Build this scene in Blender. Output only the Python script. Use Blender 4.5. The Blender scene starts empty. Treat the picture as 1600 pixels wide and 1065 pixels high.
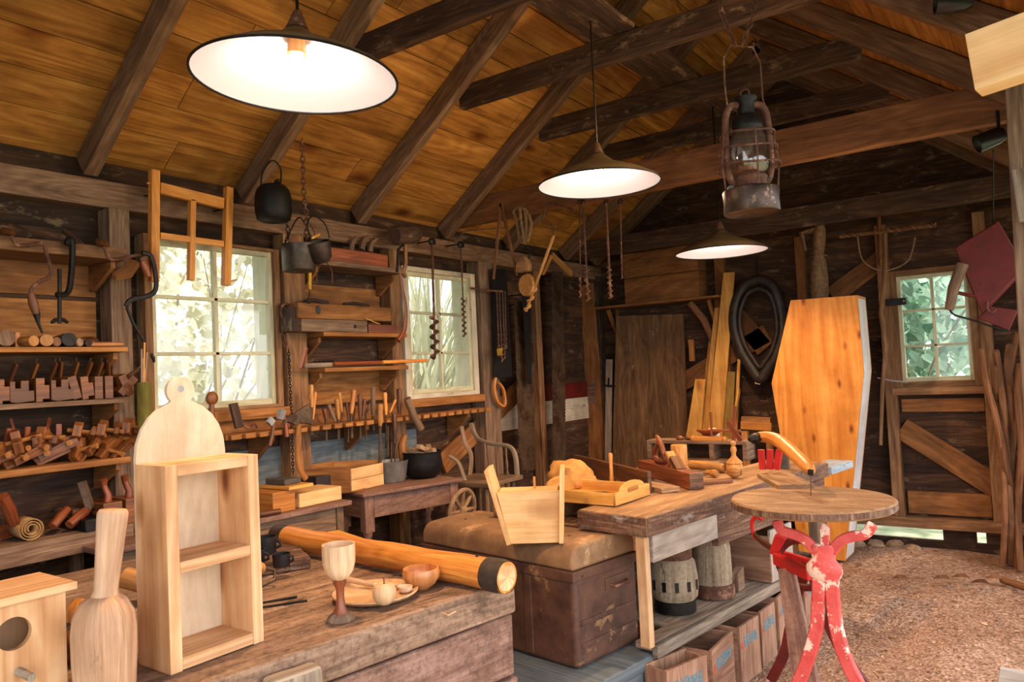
import bpy, math, random
from mathutils import Vector, Matrix, noise
random.seed(7)
PI = math.pi
sc = bpy.context.scene
COL = sc.collection

# ------------------------------------------------------------------ camera
FPX = 1186.0
YAW, PIT, ROL = (math.radians(a) for a in (35.5, 2.39, -2.72))
EYE = Vector((0, 0, 1.5))
_F0 = Vector((-math.sin(YAW), math.cos(YAW), 0)); _R0 = Vector((math.cos(YAW), math.sin(YAW), 0)); _U0 = Vector((0, 0, 1))
CF = _F0*math.cos(PIT) + _U0*math.sin(PIT); _U1 = _U0*math.cos(PIT) - _F0*math.sin(PIT)
CR = _R0*math.cos(ROL) + _U1*math.sin(ROL); CU = -_R0*math.sin(ROL) + _U1*math.cos(ROL)
cd = bpy.data.cameras.new('camera'); cam = bpy.data.objects.new('camera', cd); COL.objects.link(cam)
cd.sensor_width = 36; cd.sensor_fit = 'HORIZONTAL'; cd.lens = FPX*36/1600; cd.clip_start = .02; cd.clip_end = 200
m = Matrix((CR, CU, -CF)).transposed().to_4x4(); m.translation = EYE; cam.matrix_world = m
sc.camera = cam

def _on(ax, v, px, py):
    d = CF + CR*((px-800)/FPX) - CU*((py-532.5)/FPX)
    return EYE + d*((v-EYE[ax])/d[ax])
def PX(x, px, py): return _on(0, x, px, py)
def PY(y, px, py): return _on(1, y, px, py)
def PZ(z, px, py): return _on(2, z, px, py)
def V(*a): return Vector(a)

# ------------------------------------------------------------------ world, sun, exposure
w = bpy.data.worlds.new('sky'); sc.world = w; w.use_nodes = True
wn = w.node_tree.nodes; bg = wn['Background']
# bright hazy sky, brighter on the side of the doorway (towards +X)
wt = wn.new('ShaderNodeTexCoord'); wd = wn.new('ShaderNodeVectorMath'); wd.operation = 'DOT_PRODUCT'; wd.inputs[1].default_value = (.90, -.30, .30)
wm = wn.new('ShaderNodeMapRange'); wm.inputs[1].default_value = -.2; wm.inputs[2].default_value = .9; wm.inputs[3].default_value = 2.2; wm.inputs[4].default_value = 4.2
w.node_tree.links.new(wt.outputs['Generated'], wd.inputs[0]); w.node_tree.links.new(wd.outputs['Value'], wm.inputs[0]); w.node_tree.links.new(wm.outputs[0], bg.inputs[1])
bg.inputs[0].default_value = (.94, .94, .98, 1)
sd = bpy.data.lights.new('sun', 'SUN'); so = bpy.data.objects.new('sun', sd); COL.objects.link(so)
sd.energy = 6.0; sd.angle = math.radians(3); sd.color = (1, .95, .85)
so.rotation_euler = (math.radians(-14), math.radians(16), 0)   # high sun: reaches the garden, stays out of the shed
so.location = (0, 0, 12)
sc.view_settings.view_transform = 'Standard'; sc.view_settings.look = 'None'
sc.view_settings.gamma = 1; sc.view_settings.use_curve_mapping = False
sc.view_settings.exposure = 0.18
sc.cycles.max_bounces = 8; sc.cycles.diffuse_bounces = 4; sc.cycles.glossy_bounces = 3
sc.cycles.transmission_bounces = 6; sc.cycles.transparent_max_bounces = 12
sc.cycles.sample_clamp_indirect = 6.0; sc.cycles.caustics_reflective = False; sc.cycles.caustics_refractive = False
sc.cycles.use_denoising = True

# ------------------------------------------------------------------ materials
MATS = {}
def nodes_of(name):
    mt = bpy.data.materials.new(name); mt.use_nodes = True
    nt = mt.node_tree; b = nt.nodes['Principled BSDF']
    return mt, nt, b
def N(nt, t, **k):
    n = nt.nodes.new(t)
    for a, v in k.items():
        if a in ('ins',):
            for i, q in v.items(): n.inputs[i].default_value = q
        else: setattr(n, a, v)
    return n
def ramp(nt, stops):
    r = nt.nodes.new('ShaderNodeValToRGB'); e = r.color_ramp.elements
    while len(e) < len(stops): e.new(.5)
    for i, (p, c) in enumerate(stops): e[i].position = p; e[i].color = (*c, 1)
    return r
def s2l(c):
    return tuple(((x/255)/12.92 if x <= 10 else (((x/255)+.055)/1.055)**2.4) for x in c)
def wood(name, dark, mid, light, rough=.65, grain=22, along=1.3, knots=0, vary=.5, bump=.15, wear=None, wear_amt=.5, spec=.3, streak=.4, ring=.09, dirt=0):
    """UV wood: u runs along the grain in metres, v across; attribute rnd shifts each board."""
    mt, nt, b = nodes_of(name); L = nt.links.new
    dark, mid, light = s2l(dark), s2l(mid), s2l(light)
    tc = N(nt, 'ShaderNodeTexCoord'); at = N(nt, 'ShaderNodeAttribute', attribute_name='rnd')
    sh = N(nt, 'ShaderNodeVectorMath', operation='SCALE'); L(at.outputs['Vector'], sh.inputs[0]); sh.inputs['Scale'].default_value = 37.0
    ad = N(nt, 'ShaderNodeVectorMath', operation='ADD'); L(tc.outputs['UV'], ad.inputs[0]); L(sh.outputs[0], ad.inputs[1])
    mp = N(nt, 'ShaderNodeMapping'); mp.inputs['Scale'].default_value = (along, grain, 1); L(ad.outputs[0], mp.inputs[0])
    n1 = N(nt, 'ShaderNodeTexNoise', ins={'Scale': 1.6, 'Detail': 6, 'Roughness': .6, 'Distortion': .6}); L(mp.outputs[0], n1.inputs['Vector'])
    mp2 = N(nt, 'ShaderNodeMapping'); mp2.inputs['Scale'].default_value = (along*1.5, grain*3.5, 1); L(ad.outputs[0], mp2.inputs[0])
    n2 = N(nt, 'ShaderNodeTexNoise', ins={'Scale': 3.0, 'Detail': 3, 'Roughness': .7, 'Distortion': .2}); L(mp2.outputs[0], n2.inputs['Vector'])
    mx = N(nt, 'ShaderNodeMix'); mx.inputs[0].default_value = streak; L(n1.outputs[0], mx.inputs[2]); L(n2.outputs[0], mx.inputs[3])
    mp4 = N(nt, 'ShaderNodeMapping'); mp4.inputs['Scale'].default_value = (along*.8, grain*.42, 1); L(ad.outputs[0], mp4.inputs[0])
    n4 = N(nt, 'ShaderNodeTexNoise', ins={'Scale': 1.0, 'Detail': 1.5, 'Roughness': .4, 'Distortion': .3}); L(mp4.outputs[0], n4.inputs['Vector'])
    mu = N(nt, 'ShaderNodeMath', operation='MULTIPLY'); mu.inputs[1].default_value = 26; L(n4.outputs[0], mu.inputs[0])
    pp = N(nt, 'ShaderNodeMath', operation='PINGPONG'); pp.inputs[1].default_value = 1; L(mu.outputs[0], pp.inputs[0])      # growth ring contours
    mq = N(nt, 'ShaderNodeMix'); mq.inputs[0].default_value = ring; L(mx.outputs[0], mq.inputs[2]); L(pp.outputs[0], mq.inputs[3]); mx = mq
    r = ramp(nt, [(.33, dark), (.5, mid), (.66, light)]); L(mx.outputs[0], r.inputs[0]); col = r.outputs[0]
    # board-to-board tone
    hv = N(nt, 'ShaderNodeHueSaturation'); mr = N(nt, 'ShaderNodeMapRange', ins={3: 1-vary*.45, 4: 1+vary*.4}); L(at.outputs['Fac'], mr.inputs[0])
    L(mr.outputs[0], hv.inputs['Value']); L(col, hv.inputs['Color']); col = hv.outputs[0]
    # blotches
    n3 = N(nt, 'ShaderNodeTexNoise', ins={'Scale': 3.5, 'Detail': 4, 'Roughness': .65}); L(ad.outputs[0], n3.inputs['Vector'])
    m3 = N(nt, 'ShaderNodeMix', data_type='RGBA', blend_type='MULTIPLY'); r3 = ramp(nt, [(.3, (.62, .58, .55)), (.6, (1, 1, 1))]); L(n3.outputs[0], r3.inputs[0])
    m3.inputs[0].default_value = .75; L(col, m3.inputs[6]); L(r3.outputs[0], m3.inputs[7]); col = m3.outputs[2]
    if knots:
        mk = N(nt, 'ShaderNodeMapping'); mk.inputs['Scale'].default_value = (knots, knots*2.2, 1); L(ad.outputs[0], mk.inputs[0])
        nk = N(nt, 'ShaderNodeTexVoronoi', ins={'Scale': 1.0, 'Randomness': 1.0}); L(mk.outputs[0], nk.inputs['Vector'])
        rk = ramp(nt, [(.05, (.20, .10, .06)), (.095, (.5, .34, .22)), (.2, (1, 1, 1))]); L(nk.outputs['Distance'], rk.inputs[0])
        m4 = N(nt, 'ShaderNodeMix', data_type='RGBA', blend_type='MULTIPLY'); m4.inputs[0].default_value = .9
        L(col, m4.inputs[6]); L(rk.outputs[0], m4.inputs[7]); col = m4.outputs[2]
    if wear:
        mw = N(nt, 'ShaderNodeMapping'); mw.inputs['Scale'].default_value = (2.2, 5, 1); L(ad.outputs[0], mw.inputs[0])
        nw = N(nt, 'ShaderNodeTexNoise', ins={'Scale': 2.2, 'Detail': 8, 'Roughness': .72}); L(mw.outputs[0], nw.inputs['Vector'])
        rw = ramp(nt, [(.58-.2*wear_amt, (0, 0, 0)), (.66-.14*wear_amt, (1, 1, 1))]); L(nw.outputs[0], rw.inputs[0])
        m5 = N(nt, 'ShaderNodeMix', data_type='RGBA'); L(rw.outputs[0], m5.inputs[0]); L(col, m5.inputs[6]); m5.inputs[7].default_value = (*s2l(wear), 1); col = m5.outputs[2]
    if dirt:
        nd = N(nt, 'ShaderNodeTexNoise', ins={'Scale': 55, 'Detail': 6, 'Roughness': .8}); L(ad.outputs[0], nd.inputs['Vector']); rd = ramp(nt, [(.36, (.42, .38, .36)), (.52, (1, 1, 1)), (.72, (1.25, 1.2, 1.15))]); L(nd.outputs[0], rd.inputs[0])
        m6 = N(nt, 'ShaderNodeMix', data_type='RGBA', blend_type='MULTIPLY'); m6.inputs[0].default_value = dirt; L(col, m6.inputs[6]); L(rd.outputs[0], m6.inputs[7]); col = m6.outputs[2]
    L(col, b.inputs['Base Color']); b.inputs['Roughness'].default_value = rough; b.inputs['Specular IOR Level'].default_value = spec
    bp = N(nt, 'ShaderNodeBump', ins={'Strength': bump, 'Distance': .01}); L(mx.outputs[0], bp.inputs['Height']); L(bp.outputs[0], b.inputs['Normal'])
    MATS[name] = mt; return mt
def mottled(name, c1, c2, rough=.6, metal=0, scale=14, c3=None, amt=.55, bump=.2, spec=.4, detail=7, sharp=.06):
    """object-space two or three tone surface: rust, chipped paint, iron, cloth"""
    mt, nt, b = nodes_of(name); L = nt.links.new
    tc = N(nt, 'ShaderNodeTexCoord'); n1 = N(nt, 'ShaderNodeTexNoise', ins={'Scale': scale, 'Detail': detail, 'Roughness': .65}); L(tc.outputs['Object'], n1.inputs['Vector'])
    r = ramp(nt, [(.35, s2l(c1)), (.65, s2l(c2))]); L(n1.outputs[0], r.inputs[0]); col = r.outputs[0]
    if c3:
        n2 = N(nt, 'ShaderNodeTexNoise', ins={'Scale': scale*.55, 'Detail': 9, 'Roughness': .75}); L(tc.outputs['Object'], n2.inputs['Vector'])
        r2 = ramp(nt, [(amt, (0, 0, 0)), (amt+sharp, (1, 1, 1))]); L(n2.outputs[0], r2.inputs[0])
        mx = N(nt, 'ShaderNodeMix', data_type='RGBA'); L(r2.outputs[0], mx.inputs[0]); L(col, mx.inputs[6]); mx.inputs[7].default_value = (*s2l(c3), 1); col = mx.outputs[2]
    L(col, b.inputs['Base Color']); b.inputs['Roughness'].default_value = rough; b.inputs['Metallic'].default_value = metal; b.inputs['Specular IOR Level'].default_value = spec
    bp = N(nt, 'ShaderNodeBump', ins={'Strength': bump, 'Distance': .006}); L(n1.outputs[0], bp.inputs['Height']); L(bp.outputs[0], b.inputs['Normal'])
    MATS[name] = mt; return mt
def M(n): return MATS[n]

wood('roof_boards', (112,70,30), (164,112,52), (196,144,76), grain=11, along=.8, knots=1.5, vary=.6, rough=.55, streak=.3)
wood('rafter_wood', (84,60,46), (120,92,72), (154,124,100), grain=16, vary=.3, rough=.75)
wood('beam_wood', (40,28,22), (70,50,40), (104,78,60), grain=14, vary=.4, rough=.75, wear=(122,100,80), wear_amt=.1)
wood('beam_light', (92,56,34), (126,82,52), (154,106,68), grain=12, vary=.2, rough=.7)
wood('wall_dark', (34,22,15), (66,44,30), (100,70,46), grain=10, vary=.9, rough=.8, wear=(112,92,72), wear_amt=.0)
wood('wall_mid', (96,60,32), (132,86,46), (164,112,64), grain=9, vary=.5, rough=.75, knots=1)
wood('stud_wood', (92,62,38), (134,96,64), (166,128,92), grain=14, vary=.4, rough=.75, knots=1.2)
wood('shelf_wood', (108,66,30), (152,100,50), (184,130,74), grain=16, vary=.4, rough=.7)
wood('old_wood', (84,62,48), (124,98,78), (158,132,108), grain=18, vary=.4, rough=.8, bump=.3)
wood('grey_wood', (88,76,66), (136,120,104), (176,160,142), grain=18, vary=.3, rough=.85, bump=.35)
wood('tool_brown', (60,32,14), (106,60,26), (146,90,44), grain=26, vary=.8, rough=.45, spec=.5)
wood('tool_red', (82,34,16), (130,64,34), (168,96,58), grain=26, vary=.5, rough=.4, spec=.5)
wood('tool_tan', (140,88,40), (186,130,70), (214,162,100), grain=24, vary=.6, rough=.5)
wood('handle_amber', (150,84,30), (200,128,56), (226,160,84), grain=24, vary=.5, rough=.4, spec=.5)
wood('new_pine', (198,144,96), (222,172,124), (236,196,152), grain=12, along=.8, knots=3.2, vary=.12, rough=.55, bump=.06, streak=.3, ring=.2)
wood('ply_pale', (206,178,146), (222,198,168), (232,212,186), grain=8, along=2, vary=.1, rough=.6, bump=.04)
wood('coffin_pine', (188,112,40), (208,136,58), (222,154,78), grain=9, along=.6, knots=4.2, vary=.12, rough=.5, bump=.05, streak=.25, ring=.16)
wood('coffin_side_daylit', (226,220,218), (240,236,234), (248,244,244), grain=9, along=.6, vary=.05, rough=.5, bump=.1, wear=(196,190,190), wear_amt=-.3)  # coffin pine whitened: the doorway daylight on these boards is put into the colour
wood('yellow_pine', (184,124,54), (212,156,78), (230,180,106), grain=14, along=.9, knots=2.5, vary=.25, rough=.5, bump=.06)
wood('mallet_wood', (150,112,84), (190,150,118), (216,182,152), grain=14, along=1.4, vary=.2, rough=.6, bump=.08, wear=(110,92,76), wear_amt=-.15)
wood('spalted', (196,150,112), (222,190,152), (236,212,182), grain=30, along=2.5, vary=.1, rough=.45, bump=.05, wear=(120,84,62), wear_amt=-.12)
wood('bowl_wood', (176,104,54), (204,136,80), (222,164,108), grain=18, vary=.2, rough=.35, spec=.6)
wood('table_pink', (104,74,66), (138,104,92), (166,132,114), grain=16, dirt=.5, vary=.3, rough=.7)
wood('bench_top', (104,80,64), (148,118,96), (182,152,128), grain=14, dirt=.8, vary=.35, rough=.75, bump=.3, wear=(96,74,60), wear_amt=.05)
wood('bench_side', (92,64,54), (130,98,84), (164,132,116), grain=7, dirt=.8, vary=.2, rough=.8, bump=.35, wear=(172,158,150), wear_amt=-.2)
wood('bench_worn', (112,80,54), (160,122,86), (194,156,116), grain=10, dirt=.5, vary=.2, rough=.65, bump=.15)
wood('bench_edge', (72,46,36), (108,78,62), (150,120,98), grain=20, dirt=.8, vary=.2, rough=.8, bump=.4, wear=(150,140,132), wear_amt=-.05)
wood('pale_plank', (142,130,118), (172,160,148), (192,182,170), grain=9, vary=.15, rough=.8)
wood('crate_wood', (118,82,62), (158,118,94), (190,150,124), grain=12, vary=.3, rough=.7, bump=.15, wear=(120,92,76), wear_amt=-.05)
wood('red_stand_wood', (150,80,50), (190,110,70), (214,140,96), grain=12, vary=.2, rough=.6)
wood('bark_stick', (84,54,34), (122,82,54), (150,108,76), grain=20, vary=.6, rough=.85, bump=.4)
wood('cracked_log', (110,94,76), (150,134,112), (178,162,138), grain=16, dirt=.6, along=.9, vary=.2, rough=.85, bump=.6, wear=(70,58,46), wear_amt=-.1)
wood('blue_paint', (70,80,88), (98,108,114), (124,132,136), grain=12, vary=.1, rough=.7, wear=(120,96,76), wear_amt=-.12)
wood('white_paint', (170,158,138), (200,190,168), (216,208,190), grain=9, vary=.1, rough=.7, wear=(130,104,76), wear_amt=-.05)
wood('window_paint', (168,162,128), (196,192,160), (212,208,180), grain=9, vary=.1, rough=.6, wear=(140,110,80), wear_amt=-.12)
wood('green_tube', (72,70,26), (98,92,38), (120,112,52), grain=8, vary=.1, rough=.8)
mottled('rust', (70,42,32), (112,74,56), rough=.75, metal=.25, scale=30, c3=(150,112,92), amt=.56)
mottled('dark_iron', (22,20,20), (44,40,38), rough=.5, metal=.6, scale=22)
mottled('blade_steel', (70,54,42), (104,84,66), rough=.5, metal=.6, scale=12, c3=(60,40,28), amt=.52)
mottled('soot_iron', (10,10,11), (26,25,26), rough=.55, metal=.3, scale=20)
mottled('pot_iron', (54,46,42), (84,74,68), rough=.45, metal=.55, scale=18)
mottled('galvanised', (122,120,118), (158,156,154), rough=.45, metal=.5, scale=12)
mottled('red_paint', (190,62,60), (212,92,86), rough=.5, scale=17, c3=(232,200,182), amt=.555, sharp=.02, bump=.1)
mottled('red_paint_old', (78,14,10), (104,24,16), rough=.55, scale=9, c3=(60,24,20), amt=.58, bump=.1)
mottled('bright_red', (176,22,18), (200,34,28), rough=.45, scale=8, bump=.05)
mottled('trunk_tin', (66,42,34), (100,68,52), rough=.6, metal=0, scale=11, c3=(146,110,78), amt=.60, bump=.15)
mottled('trunk_lid', (112,82,58), (152,116,82), rough=.7, metal=0, scale=7, c3=(184,148,110), amt=.58, bump=.15)
mottled('leather', (40,30,26), (66,52,44), rough=.6, scale=24, c3=(92,76,64), amt=.62)
mottled('black_mug', (28,26,28), (48,46,48), rough=.4, metal=.3, scale=20)
mottled('canvas', (142,108,66), (176,140,92), rough=.9, scale=30, bump=.4)
mottled('sack_cloth', (104,76,54), (140,108,78), rough=.95, scale=40, bump=.4)
mottled('rope_fibre', (110,86,62), (150,122,92), rough=.95, scale=60, bump=.5)
mottled('stone_lump', (172,116,54), (200,146,78), rough=.8, scale=14, c3=(150,96,44), amt=.58, bump=.6)
mottled('black_plastic', (12,12,13), (18,18,20), rough=.35, scale=8, bump=0)
mottled('lamp_outer', (96,78,52), (120,98,66), rough=.5, metal=.2, scale=12)
mottled('collar_leather', (34,28,26), (60,50,44), rough=.5, scale=16, c3=(80,68,58), amt=.6)
mottled('whetstone', (60,54,50), (84,78,72), rough=.8, scale=30)
mottled('dark_box', (34,24,28), (54,40,44), rough=.6, scale=12)
mottled('firewood_bark', (120,92,66), (168,140,110), rough=.9, scale=20, bump=.6)
mottled('hose_grey', (120,120,124), (150,150,154), rough=.7, scale=10)
def enamel():
    mt, nt, b = nodes_of('white_enamel'); b.inputs['Base Color'].default_value = (.82, .80, .82, 1); b.inputs['Roughness'].default_value = .35; MATS['white_enamel'] = mt
    mt, nt, b = nodes_of('bulb_glow'); b.inputs['Base Color'].default_value = (1, .9, .8, 1)
    b.inputs['Emission Color'].default_value = (1, .74, .45, 1); b.inputs['Emission Strength'].default_value = 12; MATS['bulb_glow'] = mt
    mt, nt, b = nodes_of('lantern_glass'); b.inputs['Base Color'].default_value = (.9, .88, .84, 1)
    L = nt.links.new; g = N(nt, 'ShaderNodeBsdfGlossy', ins={'Roughness': .08}); t = N(nt, 'ShaderNodeBsdfTransparent'); t.inputs[0].default_value = (.86, .82, .74, 1)
    d = N(nt, 'ShaderNodeBsdfDiffuse'); tc = N(nt, 'ShaderNodeTexCoord'); sp = N(nt, 'ShaderNodeSeparateXYZ'); L(tc.outputs['Object'], sp.inputs[0])
    d.inputs[0].default_value = (.07, .05, .04, 1)
    mr = N(nt, 'ShaderNodeMapRange', ins={1: .17, 2: .25, 3: .12, 4: .96}); L(sp.outputs['Z'], mr.inputs[0])   # soot towards the top of the globe
    m1 = N(nt, 'ShaderNodeMixShader'); L(mr.outputs[0], m1.inputs[0]); L(t.outputs[0], m1.inputs[1]); L(d.outputs[0], m1.inputs[2])
    m2 = N(nt, 'ShaderNodeMixShader'); m2.inputs[0].default_value = .12; L(m1.outputs[0], m2.inputs[1]); L(g.outputs[0], m2.inputs[2])
    L(m2.outputs[0], nt.nodes['Material Output'].inputs[0]); MATS['lantern_glass'] = mt
    mt, nt, b = nodes_of('window_glass'); L = nt.links.new
    g = N(nt, 'ShaderNodeBsdfGlossy', ins={'Roughness': .05}); t = N(nt, 'ShaderNodeBsdfTransparent'); t.inputs[0].default_value = (.95, .97, .96, 1)
    d = N(nt, 'ShaderNodeBsdfDiffuse'); d.inputs[0].default_value = (.8, .8, .78, 1)
    lw = N(nt, 'ShaderNodeLayerWeight', ins={0: .25}); fr = N(nt, 'ShaderNodeMapRange', ins={1: 0, 2: 1, 3: .03, 4: .30}); L(lw.outputs['Facing'], fr.inputs[0]); m0 = N(nt, 'ShaderNodeMixShader')
    tc = N(nt, 'ShaderNodeTexCoord'); nz = N(nt, 'ShaderNodeTexNoise', ins={'Scale': 6, 'Detail': 5}); L(tc.outputs['Object'], nz.inputs[0])
    mr = N(nt, 'ShaderNodeMapRange', ins={1: .4, 2: .8, 3: .02, 4: .14}); L(nz.outputs[0], mr.inputs[0]); L(mr.outputs[0], m0.inputs[0]); L(t.outputs[0], m0.inputs[1]); L(d.outputs[0], m0.inputs[2])
    m1 = N(nt, 'ShaderNodeMixShader'); L(fr.outputs[0], m1.inputs[0]); L(m0.outputs[0], m1.inputs[1]); L(g.outputs[0], m1.inputs[2])
    L(m1.outputs[0], nt.nodes['Material Output'].inputs[0]); MATS['window_glass'] = mt
enamel()
def leafmat(name, c1, c2, trans=.4):
    mt, nt, b = nodes_of(name); L = nt.links.new
    at = N(nt, 'ShaderNodeAttribute', attribute_name='rnd'); r = ramp(nt, [(0, s2l(c1)), (1, s2l(c2))]); L(at.outputs['Fac'], r.inputs[0])
    d = N(nt, 'ShaderNodeBsdfDiffuse'); t = N(nt, 'ShaderNodeBsdfTranslucent'); L(r.outputs[0], d.inputs[0]); L(r.outputs[0], t.inputs[0])
    mx = N(nt, 'ShaderNodeMixShader'); mx.inputs[0].default_value = trans; L(d.outputs[0], mx.inputs[1]); L(t.outputs[0], mx.inputs[2])
    L(mx.outputs[0], nt.nodes['Material Output'].inputs[0]); MATS[name] = mt
leafmat('leaf_yellow', (182,178,146), (230,224,204)); leafmat('leaf_green', (84,128,104), (190,214,190)); leafmat('leaf_flax', (140,144,116), (222,216,184))
mottled('twig', (110,100,80), (150,140,116), rough=.9, scale=10)
def floor_mat():
    mt, nt, b = nodes_of('sawdust'); L = nt.links.new
    tc = N(nt, 'ShaderNodeTexCoord')
    v = N(nt, 'ShaderNodeTexVoronoi', ins={'Scale': 62}); L(tc.outputs['Object'], v.inputs[0])
    n = N(nt, 'ShaderNodeTexNoise', ins={'Scale': 26, 'Detail': 10, 'Roughness': .85}); L(tc.outputs['Object'], n.inputs[0])
    r = ramp(nt, [(.3, s2l((98,70,54))), (.48, s2l((176,138,112))), (.66, s2l((222,190,164)))]); L(n.outputs[0], r.inputs[0])
    m1 = N(nt, 'ShaderNodeMix', data_type='RGBA', blend_type='MULTIPLY'); m1.inputs[0].default_value = .7
    r2 = ramp(nt, [(0, (.45,.38,.32)), (.5, (.85,.8,.76)), (1, (1.1,1.1,1.1))]); sp = N(nt, 'ShaderNodeSeparateColor'); L(v.outputs['Color'], sp.inputs[0]); L(sp.outputs[0], r2.inputs[0])
    L(r.outputs[0], m1.inputs[6]); L(r2.outputs[0], m1.inputs[7]); n9 = N(nt, 'ShaderNodeTexNoise', ins={'Scale': 1.6, 'Detail': 4}); L(tc.outputs['Object'], n9.inputs[0]); r9 = ramp(nt, [(.35, (.62, .5, .4)), (.62, (1, 1, 1))]); L(n9.outputs[0], r9.inputs[0]); m9 = N(nt, 'ShaderNodeMix', data_type='RGBA', blend_type='MULTIPLY'); m9.inputs[0].default_value = .8; L(m1.outputs[2], m9.inputs[6]); L(r9.outputs[0], m9.inputs[7]); L(m9.outputs[2], b.inputs['Base Color']); b.inputs['Roughness'].default_value = .95
    bp = N(nt, 'ShaderNodeBump', ins={'Strength': .7, 'Distance': .012}); L(v.outputs['Distance'], bp.inputs['Height']); L(bp.outputs[0], b.inputs['Normal'])
    MATS['sawdust'] = mt
    leafmat('chip', (120,84,60), (206,170,136), 0.0)
floor_mat()
def hub_text(): pass

# ------------------------------------------------------------------ mesh builder
class MB:
    def __init__(s, root=None):
        s.v = []; s.f = []; s.uv = []; s.r = []
        s.off = Vector(root.location) if root is not None else Vector((0, 0, 0))
        s.X = None
    def add(s, vs, fs, uvs, rnd=None):
        k = len(s.v); q = random.random() if rnd is None else rnd
        for p in vs:
            p = Vector(p)
            if s.X is not None: p = s.X @ p
            s.v.append(p - s.off); s.r.append(q)
        for f, u in zip(fs, uvs): s.f.append([i+k for i in f]); s.uv.append(u)
        return s
    def beam(s, p0, p1, w, h, up=(0, 0, 1), w1=None, h1=None, sh=0, rnd=None):
        """box from p0 to p1; w sideways, h along up"""
        p0, p1, up = Vector(p0), Vector(p1), Vector(up); d = p1-p0; Ln = d.length; d.normalize()
        if abs(d.dot(up.normalized())) > .999: up = Vector((1, 0, 0)) if abs(d.x) < .9 else Vector((0, 1, 0))
        sd = d.cross(up).normalized(); up = sd.cross(d).normalized()
        w1 = w if w1 is None else w1; h1 = h if h1 is None else h1; vs = []
        for p, a, b in ((p0, w/2, h/2), (p1, w1/2, h1/2)):
            for i, j in ((-1, -1), (1, -1), (1, 1), (-1, 1)): vs.append(p + sd*(a*i) + up*(b*j))
        fs = []; uv = []; o = random.random()*5
        per = [0, w, w+h, 2*w+h, 2*w+2*h]
        for k in range(4):
            a, b = k, (k+1) % 4; fs.append((a, b, b+4, a+4)); uv.append([(o, per[k]), (o, per[k+1]), (o+Ln, per[k+1]), (o+Ln, per[k])])
        for q in ((3, 2, 1, 0), (4, 5, 6, 7)):
            fs.append(q); uv.append([(o, 0), (o+.03, 0), (o+.03, h), (o, h)])
        return s.add(vs, fs, uv, rnd)
    def box(s, c, size, rot=(0, 0, 0), rnd=None):
        """axis box, grain along its longest side"""
        from mathutils import Euler
        R = Euler(rot).to_matrix(); ax = max(range(3), key=lambda i: size[i]); e = [Vector((1, 0, 0)), Vector((0, 1, 0)), Vector((0, 0, 1))]
        d = R @ e[ax]; upi = 2 if ax != 2 else 1; wi = 3-ax-upi; c = Vector(c)
        return s.beam(c-d*size[ax]/2, c+d*size[ax]/2, size[wi], size[upi], up=R @ e[upi], rnd=rnd)
    def bb(s, lo, hi, rnd=None):
        return s.box([(a+b)/2 for a, b in zip(lo, hi)], [abs(b-a) for a, b in zip(lo, hi)], rnd=rnd)
    def tube(s, pts, r, n=8, closed=False, caps=True, sq=1.0, up=None, rnd=None):
        pts = [Vector(p) for p in pts]; m = len(pts); rs = r if isinstance(r, (list, tuple)) else [r]*m
        tang = []
        for i in range(m):
            a = pts[(i-1) % m] if (closed or i > 0) else pts[i]; b = pts[(i+1) % m] if (closed or i < m-1) else pts[i]
            t = b-a; tang.append(t.normalized() if t.length > 1e-9 else Vector((0, 0, 1)))
        u = Vector(up) if up else (Vector((0, 0, 1)) if abs(tang[0].z) < .9 else Vector((1, 0, 0)))
        vs = []; L = [0]
        for i in range(1, m+(1 if closed else 0)): L.append(L[-1]+(pts[i % m]-pts[i-1]).length)
        for i in range(m):
            t = tang[i]; u = (u - t*u.dot(t))
            if u.length < 1e-6: u = t.orthogonal()
            u.normalize(); wv = t.cross(u)
            for k in range(n):
                a = 2*PI*k/n; vs.append(pts[i] + u*(math.cos(a)*rs[i]*sq) + wv*(math.sin(a)*rs[i]))
        fs = []; uv = []; segs = m if closed else m-1; o = random.random()*3
        for i in range(segs):
            j = (i+1) % m; c = 2*PI*max(max(rs), .003)/n
            for k in range(n):
                k2 = (k+1) % n; fs.append((i*n+k, i*n+k2, j*n+k2, j*n+k)); uv.append([(o+L[i], c*k), (o+L[i], c*(k+1)), (o+L[i+1], c*(k+1)), (o+L[i+1], c*k)])
        if caps and not closed:
            for base, rev in ((0, True), ((m-1)*n, False)):
                q = [base+k for k in range(n)]; q = q[::-1] if rev else q; rr = rs[0] if rev else rs[-1]
                fs.append(q); uv.append([(o+rr*math.cos(2*PI*k/n), rr*math.sin(2*PI*k/n)) for k in range(n)])
        return s.add(vs, fs, uv, rnd)
    def lathe(s, base, prof, axis=(0, 0, 1), n=24, sx=1.0, sy=1.0, rnd=None):
        """prof [(r,h)...] around axis from base; open at the ends unless r==0"""
        base = Vector(base); ax = Vector(axis).normalized(); u = (Vector((1, 0, 0)) if abs(ax.x) < .9 else Vector((0, 1, 0))); u = (u-ax*u.dot(ax)).normalized(); wv = ax.cross(u)
        vs = []; fs = []; uv = []; rows = []; o = random.random()*3; Lh = [0]
        for i in range(1, len(prof)): Lh.append(Lh[-1]+math.hypot(prof[i][0]-prof[i-1][0], prof[i][1]-prof[i-1][1]))
        for r, h in prof:
            if r < 1e-6: rows.append([len(vs)]); vs.append(base+ax*h)
            else:
                rows.append([len(vs)+k for k in range(n)])
                for k in range(n):
                    a = 2*PI*k/n; vs.append(base + ax*h + u*(r*sx*math.cos(a)) + wv*(r*sy*math.sin(a)))
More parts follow.
